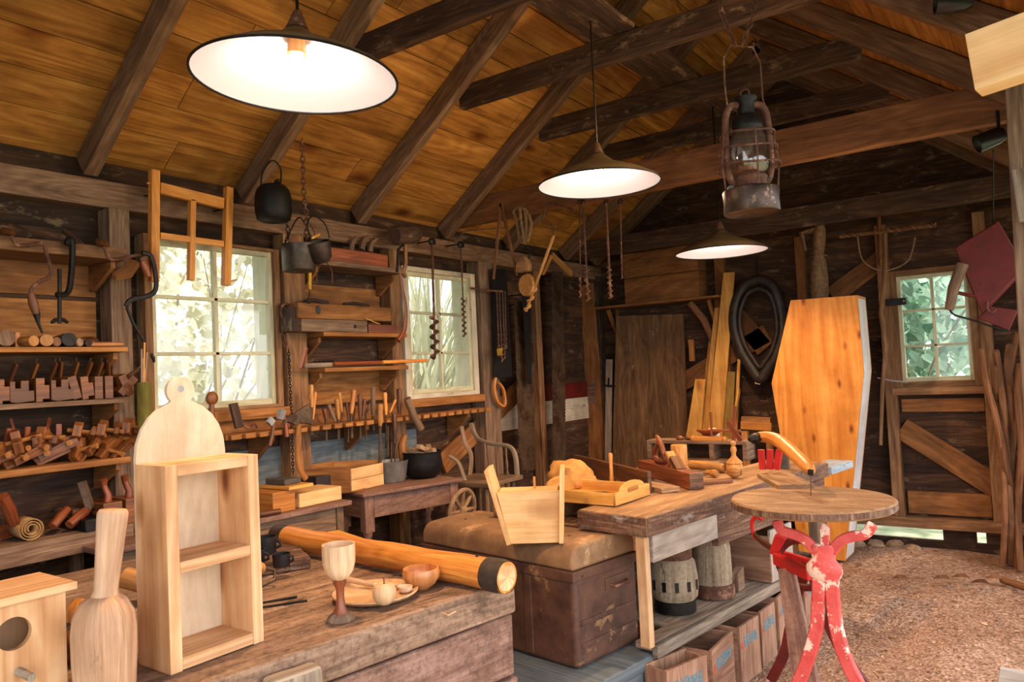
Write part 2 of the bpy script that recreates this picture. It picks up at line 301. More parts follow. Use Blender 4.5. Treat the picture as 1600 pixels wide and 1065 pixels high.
        for i in range(len(rows)-1):
            A, B = rows[i], rows[i+1]; c = 2*PI*max(q[0] for q in prof)/n; l0, l1 = o+Lh[i], o+Lh[i+1]
            for k in range(n):
                k2 = (k+1) % n
                if len(A) == 1 and len(B) == 1: continue
                if len(A) == 1: fs.append((A[0], B[k2], B[k])); uv.append([(l0, c*k), (l1, c*(k+1)), (l1, c*k)])
                elif len(B) == 1: fs.append((A[k], A[k2], B[0])); uv.append([(l0, c*k), (l0, c*(k+1)), (l1, c*k)])
                else: fs.append((A[k], A[k2], B[k2], B[k])); uv.append([(l0, c*k), (l0, c*(k+1)), (l1, c*(k+1)), (l1, c*k)])
        return s.add(vs, fs, uv, rnd)
    def prism(s, poly, O, ex, ey, t, grain=0, rnd=None):
        """2-D outline (x,y) in the plane O,ex,ey extruded t (centred)"""
        O, ex, ey = Vector(O), Vector(ex).normalized(), Vector(ey).normalized(); ez = ex.cross(ey).normalized()
        n = len(poly); ar = sum(poly[i][0]*poly[(i+1) % n][1]-poly[(i+1) % n][0]*poly[i][1] for i in range(n))
        if ar < 0: poly = poly[::-1]
        vs = [O+ex*x+ey*y-ez*t/2 for x, y in poly] + [O+ex*x+ey*y+ez*t/2 for x, y in poly]; o = random.random()*3
        g = (lambda x, y: (o+x, y)) if grain == 0 else (lambda x, y: (o+y, x))
        fs = [tuple(range(n))[::-1], tuple(range(n, 2*n))]; uv = [[g(*poly[i]) for i in range(n)][::-1], [g(*p) for p in poly]]; l = 0
        for i in range(n):
            j = (i+1) % n; d = math.hypot(poly[j][0]-poly[i][0], poly[j][1]-poly[i][1])
            fs.append((i, j, n+j, n+i)); uv.append([(o+l, 0), (o+l+d, 0), (o+l+d, t), (o+l, t)]); l += d
        return s.add(vs, fs, uv, rnd)
    def blob(s, c, rad, amp=.1, freq=1.0, n=16, flat=None, seed=0, rnd=None):
        c = Vector(c); vs = []; fs = []; uv = []; rows = n//2+1
        for i in range(rows):
            th = PI*i/(rows-1)
            for k in range(n):
                a = 2*PI*k/n; d = Vector((math.sin(th)*math.cos(a), math.sin(th)*math.sin(a), math.cos(th)))
                q = 1+amp*noise.noise(d*freq*2+Vector((seed*3.1, seed*1.7, 0)))*2
                p = Vector((d.x*rad[0]*q, d.y*rad[1]*q, d.z*rad[2]*q))
                if flat is not None and p.z < flat: p.z = flat
                vs.append(c+p)
        for i in range(rows-1):
            for k in range(n):
                k2 = (k+1) % n; fs.append((i*n+k, (i+1)*n+k, (i+1)*n+k2, i*n+k2)); uv.append([(i*.05, k*.02), ((i+1)*.05, k*.02), ((i+1)*.05, k*.02+.02), (i*.05, k*.02+.02)])
        return s.add(vs, fs, uv, rnd)
    def build(s, name, mat, parent=None, smooth=False, bev=0, seg=2, loc=None):
        me = bpy.data.meshes.new(name); me.from_pydata([tuple(p) for p in s.v], [], s.f); me.update()
        ul = me.uv_layers.new(name='UVMap'); flat = [c for f in s.uv for p in f for c in p]
        if len(flat) == 2*len(me.loops): ul.data.foreach_set('uv', flat)
        at = me.attributes.new('rnd', 'FLOAT', 'POINT'); at.data.foreach_set('value', s.r)
        me.materials.append(M(mat) if isinstance(mat, str) else mat)
        if smooth:
            me.polygons.foreach_set('use_smooth', [True]*len(me.polygons))
            me.set_sharp_from_angle(angle=math.radians(smooth if smooth is not True else 40))
        o = bpy.data.objects.new(name, me); COL.objects.link(o)
        if parent is not None: o.parent = parent
        else: o.location = s.off
        if bev:
            b = o.modifiers.new('bevel', 'BEVEL'); b.width = bev; b.segments = seg; b.limit_method = 'ANGLE'; b.angle_limit = math.radians(50)
        return o
def tag(o, label=None, cat=None, group=None, kind=None):
    if label: o['label'] = label
    if cat: o['category'] = cat
    if group: o['group'] = group
    if kind: o['kind'] = kind
    return o
def T(name, label, cat, loc=(0, 0, 0), group=None, kind=None):
    o = bpy.data.objects.new(name, None); COL.objects.link(o); o.location = Vector(loc); o.empty_display_size = .05
    return tag(o, label, cat, group, kind)
def spl(pts, n=6):
    out = []
    for i in range(len(pts)-1):
        p0 = pts[max(i-1, 0)]; p1, p2 = pts[i], pts[i+1]; p3 = pts[min(i+2, len(pts)-1)]
        for k in range(n):
            t = k/n; out.append(tuple(.5*((2*p1[j])+(-p0[j]+p2[j])*t+(2*p0[j]-5*p1[j]+4*p2[j]-p3[j])*t*t+(-p0[j]+3*p1[j]-3*p2[j]+p3[j])*t**3) for j in range(len(p1))))
    out.append(tuple(pts[-1])); return out
class Loc:                                      # an origin for a thing that is one mesh
    def __init__(s, p): s.location = Vector(p)
def solo(name, label, cat, mat, loc, fn, group=None, kind=None, smooth=False, bev=0, seg=2):
    mb = MB(Loc(loc)); fn(mb); return tag(mb.build(name, mat, None, smooth, bev, seg), label, cat, group, kind)
def part(root, name, mat, fn, smooth=False, bev=0, parent=None, label=None, seg=2):
    mb = MB(root); fn(mb); o = mb.build(name, mat, parent or root, smooth, bev, seg)
    if label: o['label'] = label
    return o
def dup(root, loc, rot=(0, 0, 0), label=None, group=None, scale=None):
    r = root.copy(); COL.objects.link(r); r.location = Vector(loc); r.rotation_euler = rot
    if scale: r.scale = (scale,)*3 if not isinstance(scale, tuple) else scale
    if label: r['label'] = label
    if group: r['group'] = group
    for ch in list(root.children):
        c = ch.copy(); COL.objects.link(c); c.parent = r
        for g in list(ch.children):
            d = g.copy(); COL.objects.link(d); d.parent = c
    return r
def place(o, loc, rot=(0, 0, 0)): o.location = Vector(loc); o.rotation_euler = rot
ORD = ['first', 'second', 'third', 'fourth', 'fifth', 'sixth', 'seventh', 'eighth', 'ninth', 'tenth', 'eleventh', 'twelfth', 'thirteenth', 'fourteenth', 'fifteenth', 'sixteenth', 'seventeenth', 'eighteenth', 'nineteenth', 'twentieth']
# ================================================================== the shed
XL, XR, YB, YF = -3.70, .16, 6.62, -1.3           # inner faces of the walls
SL = .746; XM = -1.77                              # roof slope, ridge
def roofz(x): return 2.60 + SL*(min(x-(-3.72), 2*XM+3.72-x))
# floor: sawdust ground with soft heaps
def grid(mb, x0, x1, y0, y1, nx, ny, fz):
    vs = []; fs = []; uv = []
    for j in range(ny+1):
        for i in range(nx+1):
            x = x0+(x1-x0)*i/nx; y = y0+(y1-y0)*j/ny; vs.append((x, y, fz(x, y)))
    for j in range(ny):
        for i in range(nx):
            a = j*(nx+1)+i; fs.append((a, a+1, a+nx+2, a+nx+1)); uv.append([(vs[k][0], vs[k][1]) for k in fs[-1]])
    mb.add(vs, fs, uv, .5)
def fz(x, y):
    z = .012*noise.noise(Vector((x*5, y*5, 0))) + .02*noise.noise(Vector((x*1.7, y*1.7, 3)))-.012
    return min(z, .02) + .05*math.exp(-((x+1.0)**2/.15+(y-6.4)**2/.05))
mb = MB(); grid(mb, -3.9, 1.2, -1.6, 6.75, 130, 210, fz); tag(mb.build('floor', 'sawdust', smooth=True), 'sawdust covered earth floor of the workshop', 'floor', kind='structure')
mb = MB(); grid(mb, -30, 20, -20, 34, 20, 20, lambda x, y: -.12)
mottled('garden_ground', (120,130,96), (168,172,140), rough=.95, scale=3)
tag(mb.build('ground', 'garden_ground'), 'pale garden ground outside the shed', 'ground', kind='structure')
mb = MB(Loc((-1, 4.8, 0)))
for i in range(5200):
    x = random.uniform(-1.7, .3) if i % 5 else random.uniform(-3.5, .9); y = random.uniform(2.2, 6.5)
    if x < -1.27 and y < 5.4: continue
    s_ = random.uniform(.004, .013)*(1 if i % 12 else 1.9); a = random.random()*PI; z = max(fz(x, y), fz(x+.02, y), fz(x, y+.02))+.002
    ca, sa = math.cos(a)*s_, math.sin(a)*s_; k = random.uniform(.3, .8); t1, t2 = random.uniform(0, .008), random.uniform(0, .008)
    mb.add([(x-ca, y-sa, z), (x+sa*k, y-ca*k, z+t1), (x+ca, y+sa, z+t2), (x-sa*k, y+ca*k, z+.001)], [(0, 1, 2, 3)], [[(0, 0)]*4])
tag(mb.build('wood_shavings', 'chip'), 'loose wood chips and shavings scattered over the floor', 'wood shavings', kind='stuff')

# left wall: horizontal boards around the two windows
def boards(mb, axis, fixed, a0, a1, z0, z1, holes, bh=.19, t=.022, gap=-.012, out=-1, zt=None):
    """boards run along axis (0=x,1=y) at coordinate fixed on the other; holes [(a0,a1,z0,z1)]"""
    z = z0; edges = sorted([z1]+[q for h in holes for q in h[2:4]])
    while z < z1-.01:
        zz = min([z+bh]+[e for e in edges if e > z+.012]); segs = [(a0, a1)]
        for h in holes:
            if zz > h[2]+.01 and z < h[3]-.01:
                ns = []
                for s0, s1 in segs:
                    if h[1] <= s0 or h[0] >= s1: ns.append((s0, s1)); continue
                    if h[0] > s0: ns.append((s0, h[0]))
                    if h[1] < s1: ns.append((h[1], s1))
                segs = ns
        for s0, s1 in segs:
            row = round((z-z0)/bh+.3); off = .007*(row % 2)*out + random.uniform(0, .002)*out; c = fixed+out*(t/2)+off
            if zt:                                      # slanted ends under a gable
                lo, hi = s0, s1; pl = []
                def lim(zv):
                    a, b = s0, s1
                    while a < b and zt(a) < zv: a += .005
                    while b > a and zt(b) < zv: b -= .005
                    return a, b
                (a0_, b0_), (a1_, b1_) = lim(z), lim(zz)
                if b0_-a0_ < .05: continue
                mb.prism([(a0_, z+gap/2), (b0_, z+gap/2), (b1_, zz-gap/2), (a1_, zz-gap/2)] if b1_-a1_ > .02 else [(a0_, z+gap/2), (b0_, z+gap/2), ((a0_+b0_)/2, min(zz, zt((a0_+b0_)/2)))], (0, c, 0), (1, 0, 0), (0, 0, 1), t); continue
            if axis == 1: mb.bb((c-t/2, s0, z+gap/2), (c+t/2, s1, zz-gap/2))
            else: mb.bb((s0, c-t/2, z+gap/2), (s1, c+t/2, zz-gap/2))
        z = zz
W1 = (1.99, 2.75, 1.37, 2.27); W2 = (3.80, 4.56, 1.35, 2.27); W3 = (-1.02, -.45, 1.24, 2.15)
mb = MB(); boards(mb, 1, XL, YF, YB, .02, 2.62, [W1, W2]); tag(mb.build('wall_left', 'wall_dark'), 'left wall of dark horizontal boards', 'wall', kind='structure')
mb = MB(); boards(mb, 0, YB, XL-.03, XR+.05, .17, 4.0, [W3], bh=.205, out=1, zt=lambda x: roofz(x)-.01)
mb.bb((XL, YB, -.02), (XR, YB+.03, .07)); mb.bb((XL, YB, .07), (-1.42, YB+.03, .17)); mb.bb((-.78, YB, .07), (-.56, YB+.03, .17)); mb.bb((-.50, YB, .07), (XR, YB+.03, .17))
tag(mb.build('wall_back', 'wall_dark'), 'back wall of dark horizontal boards', 'wall', kind='structure')
mb = MB(); boards(mb, 1, XR, 6.0, YB, .02, 2.62, [], out=1); tag(mb.build('wall_right', 'wall_dark'), 'right wall of dark boards behind the leaning branches', 'wall', kind='structure')
# behind the camera: the front wall closes the left part of the shed, the rest is the open doorway
mb = MB(); boards(mb, 0, YF, XL, -1.6, .02, 3.9, [], out=-1, zt=lambda x: roofz(x)-.01); tag(mb.build('wall_front', 'wall_dark'), 'front wall beside the open doorway', 'wall', kind='structure')

# roof: boards run the length of the shed on both slopes
mb = MB()
for sgn in (-1, 1):
    n = 15; Lw = (1.95+.25)/math.cos(math.atan(SL)); bw = Lw/n; d = Vector((sgn, 0, -SL)).normalized(); nrm = Vector((sgn*SL, 0, 1)).normalized()
    for i in range(n):
        top = Vector((XM, 0, roofz(XM)))+d*(bw*i); c = top+d*(bw/2)+nrm*(.012+random.uniform(0, .004))
        y = YF-.15-random.uniform(0, 1.2)
        while y < YB+.1:
            y2 = min(y+random.choice((2.6, 3.46, 4.3)), YB+.12); y1_ = max(y, YF-.15)
            if y2-y1_ > .02: mb.beam((c.x, y1_+.002, c.z), (c.x, y2-.002, c.z), bw-.005, .022, up=nrm)
            y = y2
tag(mb.build('ceiling', 'roof_boards'), 'underside of the gable roof in golden brown boards with knots', 'ceiling', kind='structure')
mottled('roof_felt', (50,48,46), (70,66,62), rough=.9)
mb = MB()
for sgn in (-1, 1):
    d = Vector((sgn, 0, -SL)).normalized(); nrm = Vector((sgn*SL, 0, 1)).normalized(); top = Vector((XM, 0, roofz(XM)))+nrm*.05+d*.0
    c = top+d*1.42; mb.beam((c.x, YF-.3, c.z), (c.x, YB+.3, c.z), 2.86, .02, up=nrm)
tag(mb.build('roof_cover', 'roof_felt'), 'dark covering on top of the roof boards', 'roof', kind='structure')

RY = [.02, .88, 1.745, 2.60, 3.46, 4.32, 5.14, 6.02, 6.58]
ordr = ['nearest the doorway', 'above the tool shelves at the far left', 'above the left end of the hanging sash', 'behind the black kettle', 'between the two left windows', 'right of the second left window', 'over the hanging pulley block', 'near the far corner', 'against the back wall']
for k, y in enumerate(RY):
    for sgn, side in ((-1, 'left'), (1, 'right')):
        xe = XM+sgn*1.93; zo = -.062
        nrm = Vector((sgn*SL, 0, 1)).normalized()
        def f(mb): mb.beam(Vector((xe, y, roofz(xe)))-nrm*.062, Vector((XM+sgn*.03, y, roofz(XM)))-nrm*.062+Vector((0, 0, -.02)), .066, .12, up=nrm)
        solo('rafter', 'brown roof rafter on the %s slope, %s' % (side, ordr[k]), 'rafter', 'rafter_wood', (xe, y, roofz(xe)-.1), f, 'roof rafters', 'structure', bev=.004)
for k, y in enumerate(RY[3:7]):
    def f(mb): mb.beam((-2.80, y+.062, 3.155), (-.74, y+.062, 3.155), .052, .135)
    solo('collar_beam', 'dark collar beam joining the rafters high up, %s' % ['nearest of the four', 'second nearest, above the lantern', 'third, behind the lantern chain', 'farthest of the four'][k], 'beam', 'beam_wood', (XM, y+.06, 3.1), f, 'collar beams', 'structure', bev=.006)
solo('tie_beam', 'broad brown tie beam crossing the shed behind the lantern', 'beam', 'beam_light', (XM, 4.43, 2.6), lambda mb: mb.beam((-3.66, 4.43, 2.71), (.2, 4.43, 2.71), .07, .2), kind='structure', bev=.006)
solo('tie_beam', 'dark lower tie beam crossing near the back wall', 'beam', 'beam_wood', (XM, 6.05, 2.5), lambda mb: mb.beam((-3.66, 6.1, 2.60), (.2, 6.1, 2.60), .06, .16), kind='structure', bev=.006)
solo('ridge_plank', 'dark plank lying lengthwise over the collar beams, carrying the lamp cords', 'plank', 'beam_wood', (XM, 4, 3.23), lambda mb: mb.bb((XM-.13, 2.4, 3.224), (XM+.13, 6.6, 3.252)), bev=.003)
solo('trim_1', 'wall plate along the top of the left wall', 'wall plate', 'rafter_wood', (-3.62, 2.5, 2.37), lambda mb: mb.bb((-3.71, YF, 2.37), (-3.60, YB, 2.50)), kind='structure', bev=.006)
solo('trim_2', 'wall plate along the top of the right side', 'wall plate', 'beam_wood', (.15, 2.5, 2.37), lambda mb: mb.bb((.12, YF, 2.39), (.22, YB, 2.52)), kind='structure')
solo('trim_3', 'thick sill timber low on the back wall', 'timber', 'stud_wood', (-1.5, 6.55, .17), lambda mb: mb.bb((-2.2, 6.52, .17), (XR, 6.61, .25)), kind='structure', bev=.006)
# posts
def post(name, lab, mat, x0, x1, y0, y1, z0, z1, bev=.005): solo(name, lab, 'post', mat, ((x0+x1)/2, (y0+y1)/2, z0), lambda mb: mb.bb((x0, y0, z0), (x1, y1, z1)), kind='structure', bev=bev)
post('wall_post', 'rough grey stud at the right end of the plane shelves', 'old_wood', -3.69, -3.58, 1.80, 1.90, .0, 2.37)
post('wall_post', 'brown stud right of the first left window', 'stud_wood', -3.69, -3.59, 2.80, 2.95, .0, 2.37)
post('wall_post', 'stud left of the second left window', 'stud_wood', -3.69, -3.59, 3.66, 3.76, .0, 2.37)
post('wall_post', 'wide weathered stud right of the second left window', 'old_wood', -3.69, -3.56, 4.60, 4.80, .0, 2.37)
post('wall_post', 'narrow stud behind the hanging saws', 'stud_wood', -3.69, -3.60, 5.42, 5.50, .0, 2.37)
post('wall_post', 'corner stud in the far corner', 'beam_wood', -3.69, -3.58, 6.5, 6.6, .0, 2.4)
post('wall_post', 'dark stud on the back wall behind the tall planks', 'wall_mid', -2.42, -2.33, 6.54, 6.61, .0, 2.52)
post('wall_post', 'mortised stud left of the back window', 'stud_wood', -1.10, -1.02, 6.52, 6.61, .25, 2.52)
post('wall_post', 'stud right of the back window', 'stud_wood', -.44, -.36, 6.52, 6.61, .25, 2.52)
post('wall_post', 'short upper stud above the coffin', 'wall_mid', -1.72, -1.65, 6.54, 6.61, 2.0, 2.52)
post('corner_post', 'dark post at the right end of the broad tie beam', 'beam_wood', -.02, .10, 4.48, 4.60, .0, 2.42)
post('corner_post', 'post at the doorway out of the lantern light', 'beam_wood', .12, .24, -.9, -.78, .0, 2.40)
# diagonal braces
def brace(lab, a, b, w, t, mat='wall_mid', up=(0, 1, 0)): 
    solo('diagonal_brace', lab, 'brace', mat, a, lambda mb: mb.beam(a, b, w, t, up=up), kind='structure', bev=.004)
brace('broad diagonal brace under the back window', PY(6.585, 1408, 668), PY(6.585, 1560, 762), .17, .03)
brace('diagonal brace rising behind the coffin sack', PY(6.585, 1300, 462), PY(6.585, 1385, 400), .15, .03)
brace('diagonal brace behind the horse collar', PY(6.585, 1062, 600), PY(6.585, 1200, 520), .16, .03)
brace('diagonal brace on the left wall behind the chair', PX(-3.675, 690, 725), PX(-3.675, 830, 590), .16, .03, up=(1, 0, 0))
solo('wall_plank', 'warm brown plank low on the back wall below the brace', 'plank', 'wall_mid', (-.7, 6.6, .3), lambda mb: mb.bb((-1.0, 6.595, .27), (-.45, 6.615, .44)), kind='structure')
solo('wall_plank', 'warm brown plank just below the back window sill', 'plank', 'wall_mid', (-.7, 6.6, 1.0), lambda mb: mb.bb((-1.0, 6.595, 1.05), (-.45, 6.615, 1.15)), kind='structure')
# pale whitewashed plank low on the left wall, near the saws
solo('wall_plank', 'whitewashed plank low on the left wall behind the big saws', 'plank', 'white_paint', (-3.69, 5.6, .8), lambda mb: mb.bb((-3.705, 4.84, PX(-3.69, 838, 665).z), (-3.685, 6.5, PX(-3.69, 838, 628).z)), kind='structure')
solo('wall_plank', 'dull red painted plank above the whitewashed one', 'plank', 'red_paint_old', (-3.69, 5.6, 1.03), lambda mb: mb.bb((-3.705, 5.46, PX(-3.69, 838, 627).z), (-3.685, 6.5, PX(-3.69, 838, 602).z)), kind='structure')
for k, (a, b, z0, z1, mt, lb) in enumerate(((-.9, 1.78, 1.95, 2.12, 'wall_mid', 'top board behind the brace tools'), (-.9, 1.78, 1.70, 1.93, 'shelf_wood', 'honey board behind the hanging clamp'), (2.95, 3.65, 1.78, 2.10, 'wall_mid', 'board behind the yellow spring scale'), (2.95, 3.65, 1.36, 1.56, 'shelf_wood', 'board behind the row of chisels'))):
    solo('wall_plank', 'lighter brown %s' % lb, 'plank', mt, (-3.69, (a+b)/2, z0), lambda mb: mb.bb((-3.703, a, z0), (-3.683, b, z1)), kind='structure')
solo('wall_panel', 'blue grey painted panel with peeling lower edge below the chisel shelf', 'panel', 'blue_paint', (-3.69, 3.2, .8), lambda mb: mb.bb((-3.703, 2.3, .86), (-3.68, 3.95, 1.14)), kind='structure')

# windows
def window(name, lab, axis, c, a0, a1, z0, z1, cols, rows, fmat, smat, sill_extra=.05, fw=.045):
    """casement in a wall; axis 1: wall runs along y at x=c, facing +x; axis 0: along x at y=c facing -y"""
    P = (lambda a, d, z: Vector((c-d, a, z))) if axis == 1 else (lambda a, d, z: Vector((a, c+d, z)))
    r = T(name, lab, 'window', P((a0+a1)/2, 0, z0), kind='structure')
    def B(mb, aa, ab, da, db, za, zb): p, q = P(aa, da, za), P(ab, db, zb); mb.bb([min(p[i], q[i]) for i in range(3)], [max(p[i], q[i]) for i in range(3)])
    def fr(mb):
        B(mb, a0-.02, a0+fw, -.01, .05, z0, z1); B(mb, a1-fw, a1+.02, -.01, .05, z0, z1); B(mb, a0+fw, a1-fw, -.01, .05, z1-fw, z1); B(mb, a0+fw, a1-fw, -.01, .05, z0, z0+fw)
    part(r, 'window_frame', fmat, fr, bev=.003)
    i0, i1, j0, j1 = a0+fw, a1-fw, z0+fw, z1-fw; sw = .028
    def sash(mb):
        B(mb, i0, i0+sw, .01, .045, j0, j1); B(mb, i1-sw, i1, .01, .045, j0, j1); B(mb, i0+sw, i1-sw, .01, .045, j1-sw, j1); B(mb, i0+sw, i1-sw, .01, .045, j0, j0+sw*1.2)
        for k in range(1, cols): a = i0+(i1-i0)*k/cols; B(mb, a-.011, a+.011, .012, .04, j0+sw, j1-sw)
        for k in range(1, rows): z = j0+(j1-j0)*k/rows; B(mb, i0+sw, i1-sw, .012, .04, z-.009, z+.009)
    part(r, 'sash', smat, sash, bev=.002)
    part(r, 'glass', 'window_glass', lambda mb: B(mb, i0+.01, i1-.01, .026, .029, j0+.01, j1-.01))
    def reveal(mb):
        q0 = .105 if axis == 1 else .065; B(mb, a0-.002, a0+.012, .05, .20, z0, z1); B(mb, a1-.012, a1+.002, .05, .20, z0, z1); B(mb, a0+.012, a1-.012, .05, .20, z1-.01, z1+.002); B(mb, a0+.012, a1-.012, .05, .22, z0-.002, z0+.01)
    part(r, 'reveal', smat, reveal)
    part(r, 'window_sill', 'shelf_wood' if axis == 1 else 'stud_wood', lambda mb: B(mb, a0-.03, a1+.03, -sill_extra, .04, z0-.055, z0), bev=.004)
    return r
window('window_1', 'larger looking six pane window with leafy shrub outside, left wall', 1, -3.60, W1[0], W1[1], W1[2], W1[3], 2, 3, 'stud_wood', 'window_paint', fw=.018)
window('window_2', 'six pane window with long flax leaves outside, left wall near the augers', 1, -3.60, W2[0], W2[1], W2[2], W2[3], 2, 3, 'white_paint', 'window_paint', fw=.034)
window('window_3', 'six pane window on the back wall right of the coffin', 0, 6.56, W3[0], W3[1], W3[2], W3[3], 2, 3, 'stud_wood', 'window_paint')

# planting outside the windows
def leaves(mb, c, rad, n, L, wd, droop=.3):
    for i in range(n):
        p = Vector(c)+Vector([random.gauss(0, .5)*q for q in rad]); a = random.random()*2*PI; e = random.uniform(-.9, .5); d = Vector((math.cos(a)*math.cos(e), math.sin(a)*math.cos(e), math.sin(e)))
        l = L*random.uniform(.5, 1.2); sd = d.orthogonal().normalized(); sd.rotate(Matrix.Rotation(random.random()*PI, 3, d)); w_ = wd*l; dn = Vector((0, 0, -droop*l))
        vs = [p, p+d*l*.3+sd*w_, p+d*l*.7+sd*w_*.8+dn*.4, p+d*l+dn, p+d*l*.7-sd*w_*.8+dn*.4, p+d*l*.3-sd*w_]
        mb.add(vs, [(0, 1, 2, 3), (0, 3, 4, 5)], [[(0, 0)]*4, [(0, 0)]*4])
def branches(mb, base, n, h, spread):
    for i in range(n):
        a = random.random()*2*PI; p = Vector(base); pts = [p.copy()]; d = Vector((math.cos(a)*spread, math.sin(a)*spread, 1)).normalized()
        for k in range(7): d = (d+Vector((random.uniform(-.35, .35), random.uniform(-.35, .35), .05))).normalized(); p = p+d*h/6; pts.append(p.copy())
        mb.tube(pts, [.016*(1-k/8.5) for k in range(8)], n=5)
def shrub(lab, base, h, rad, n, L, mat, name='shrub'):
    r = T(name, lab, 'shrub', base)
    part(r, 'foliage', mat, lambda mb: leaves(mb, (base[0], base[1], base[2]+h*.62), rad, n, L, .38))
    part(r, 'stem', 'twig', lambda mb: branches(mb, base, 14, h, .5), smooth=True)
shrub('pale yellow leafed shrub outside the first left window', (-5.6, 2.9, -.12), 2.5, (.8, 1.3, 1.1), 1300, .12, 'leaf_yellow')
shrub('taller pale shrub behind the first left window, further out', (-7.6, 4.6, -.12), 4.2, (1.3, 2.0, 1.7), 2200, .16, 'leaf_yellow')
shrub('green leafy bush outside the back window', (-1.4, 8.6, -.12), 2.9, (1.1, .8, 1.2), 2300, .14, 'leaf_green')
shrub('tall green tree foliage further behind the back window', (-1.6, 11.6, -.12), 5, (2.0, 1.2, 2.0), 2400, .22, 'leaf_green', 'tree')
def flax(mb, base, n, L):
    for i in range(n):
        a = random.random()*2*PI; l = L*random.uniform(.6, 1.1); out = random.uniform(.12, .52); p0 = Vector(base)+Vector((random.gauss(0, .25), random.gauss(0, .3), 0)); w_ = random.uniform(.015, .03)
        d = Vector((math.cos(a), math.sin(a), 0)); sd = d.cross(Vector((0, 0, 1))); vs = []; m_ = 8
        for k in range(m_+1):
            t = k/m_; p = p0+d*(out*l*t*t*.9)+Vector((0, 0, l*(t-.42*out*t**3))); ww = w_*(1-t**3)+.001; vs += [p-sd*ww, p+sd*ww]
        mb.add(vs, [(2*k, 2*k+1, 2*k+3, 2*k+2) for k in range(m_)], [[(0, 0)]*4]*m_)
r = T('flax_plant', 'flax plant with long arching leaves outside the second left window', 'plant', (-5.45, 5.7, -.12)); part(r, 'foliage', 'leaf_flax', lambda mb: flax(mb, (-5.45, 5.7, -.12), 210, 2.6))
r = T('flax_plant', 'second flax plant further back behind the second left window', 'plant', (-6.7, 7.4, -.12)); part(r, 'foliage', 'leaf_flax', lambda mb: flax(mb, (-6.7, 7.4, -.12), 260, 3.6))

# ------------------------------------------------------------------ lamps
WARM = (1.0, .60, .28)
def pendant(lab, px, py, y, ztop, tilt, R, power, cordtop):
    c = PX(XM, px, py)                                        # rim centre
    r = T('pendant_lamp', lab, 'lamp', c, 'white enamel pendant lamps')
    X = Matrix.Translation(c) @ Matrix.Rotation(tilt[0], 4, 'X') @ Matrix.Rotation(tilt[1], 4, 'Y')
    def shade(mb): mb.X = X; mb.lathe((0, 0, 0), [(R, 0), (R*.99, .008), (R*.72, .052), (R*.3, .102), (.055, .128), (.03, .15), (.0, .152)], n=64)
    def inner(mb): mb.X = X; mb.lathe((0, 0, 0), [(R, 0), (R-.004, .004), (R*.70, .044), (R*.3, .092), (.05, .118), (0, .119)][::-1], n=64)
    part(r, 'lamp_shade', 'lamp_outer', shade, smooth=60)
    part(r, 'shade_lining', 'white_enamel', inner, smooth=60, label='white enamel inside of the shade')
    part(r, 'rim', 'dark_iron', lambda mb: (setattr(mb, 'X', X), mb.tube([(R*math.cos(a*PI/32), R*math.sin(a*PI/32), 0) for a in range(64)], .004, n=6, closed=True)), smooth=True)
    part(r, 'socket', 'tool_tan', lambda mb: (setattr(mb, 'X', X), mb.lathe((0, 0, 0), [(0, .12), (.026, .12), (.028, .075), (.0, .075)][::-1], n=20)), smooth=True)
    part(r, 'bulb', 'bulb_glow', lambda mb: (setattr(mb, 'X', X), mb.lathe((0, 0, 0), [(0, .05), (.014, .052), (.022, .064), (.02, .076), (0, .076)], n=20)), smooth=True)
    part(r, 'cap', 'rust', lambda mb: (setattr(mb, 'X', X), mb.lathe((0, 0, 0), [(0, .21), (.012, .205), (.024, .175), (.034, .15), (0, .15)][::-1], n=20)), smooth=True)
    tp = X @ Vector((0, 0, .205))
    part(r, 'cord', 'black_plastic', lambda mb: mb.tube([tp, (tp.x, tp.y, cordtop)], .005, n=6))
    bp = X @ Vector((0, 0, .035))
    ld = bpy.data.lights.new('bulb_light', 'SPOT'); lo = bpy.data.objects.new('bulb_light', ld); COL.objects.link(lo)
    ld.energy = power; ld.color = WARM; ld.spot_size = math.radians(158); ld.spot_blend = .5; ld.shadow_soft_size = .03; lo.location = bp; lo.parent = r; lo.matrix_parent_inverse = Matrix.Translation(-c)
    ld = bpy.data.lights.new('bulb_side_light', 'POINT'); lo = bpy.data.objects.new('bulb_side_light', ld); COL.objects.link(lo)
    ld.energy = 4.0; ld.color = (1, .84, .78); ld.shadow_soft_size = .02; lo.location = bp; lo.parent = r; lo.matrix_parent_inverse = Matrix.Translation(-c)
    return r
LP = 84
pendant('largest pendant lamp with wide white shade, nearest the camera', 463, 124, 1.46, 2.33, (-.03, .04), .295, LP, 3.9)
pendant('middle pendant lamp with white shade hanging before the tie beam', 936, 288, 3.37, 2.37, (0, 0), .30, LP, 3.222)
pendant('smallest pendant lamp far back above the tall planks', 1127, 394, 4.95, 2.20, (0, 0), .30, LP, 3.222)
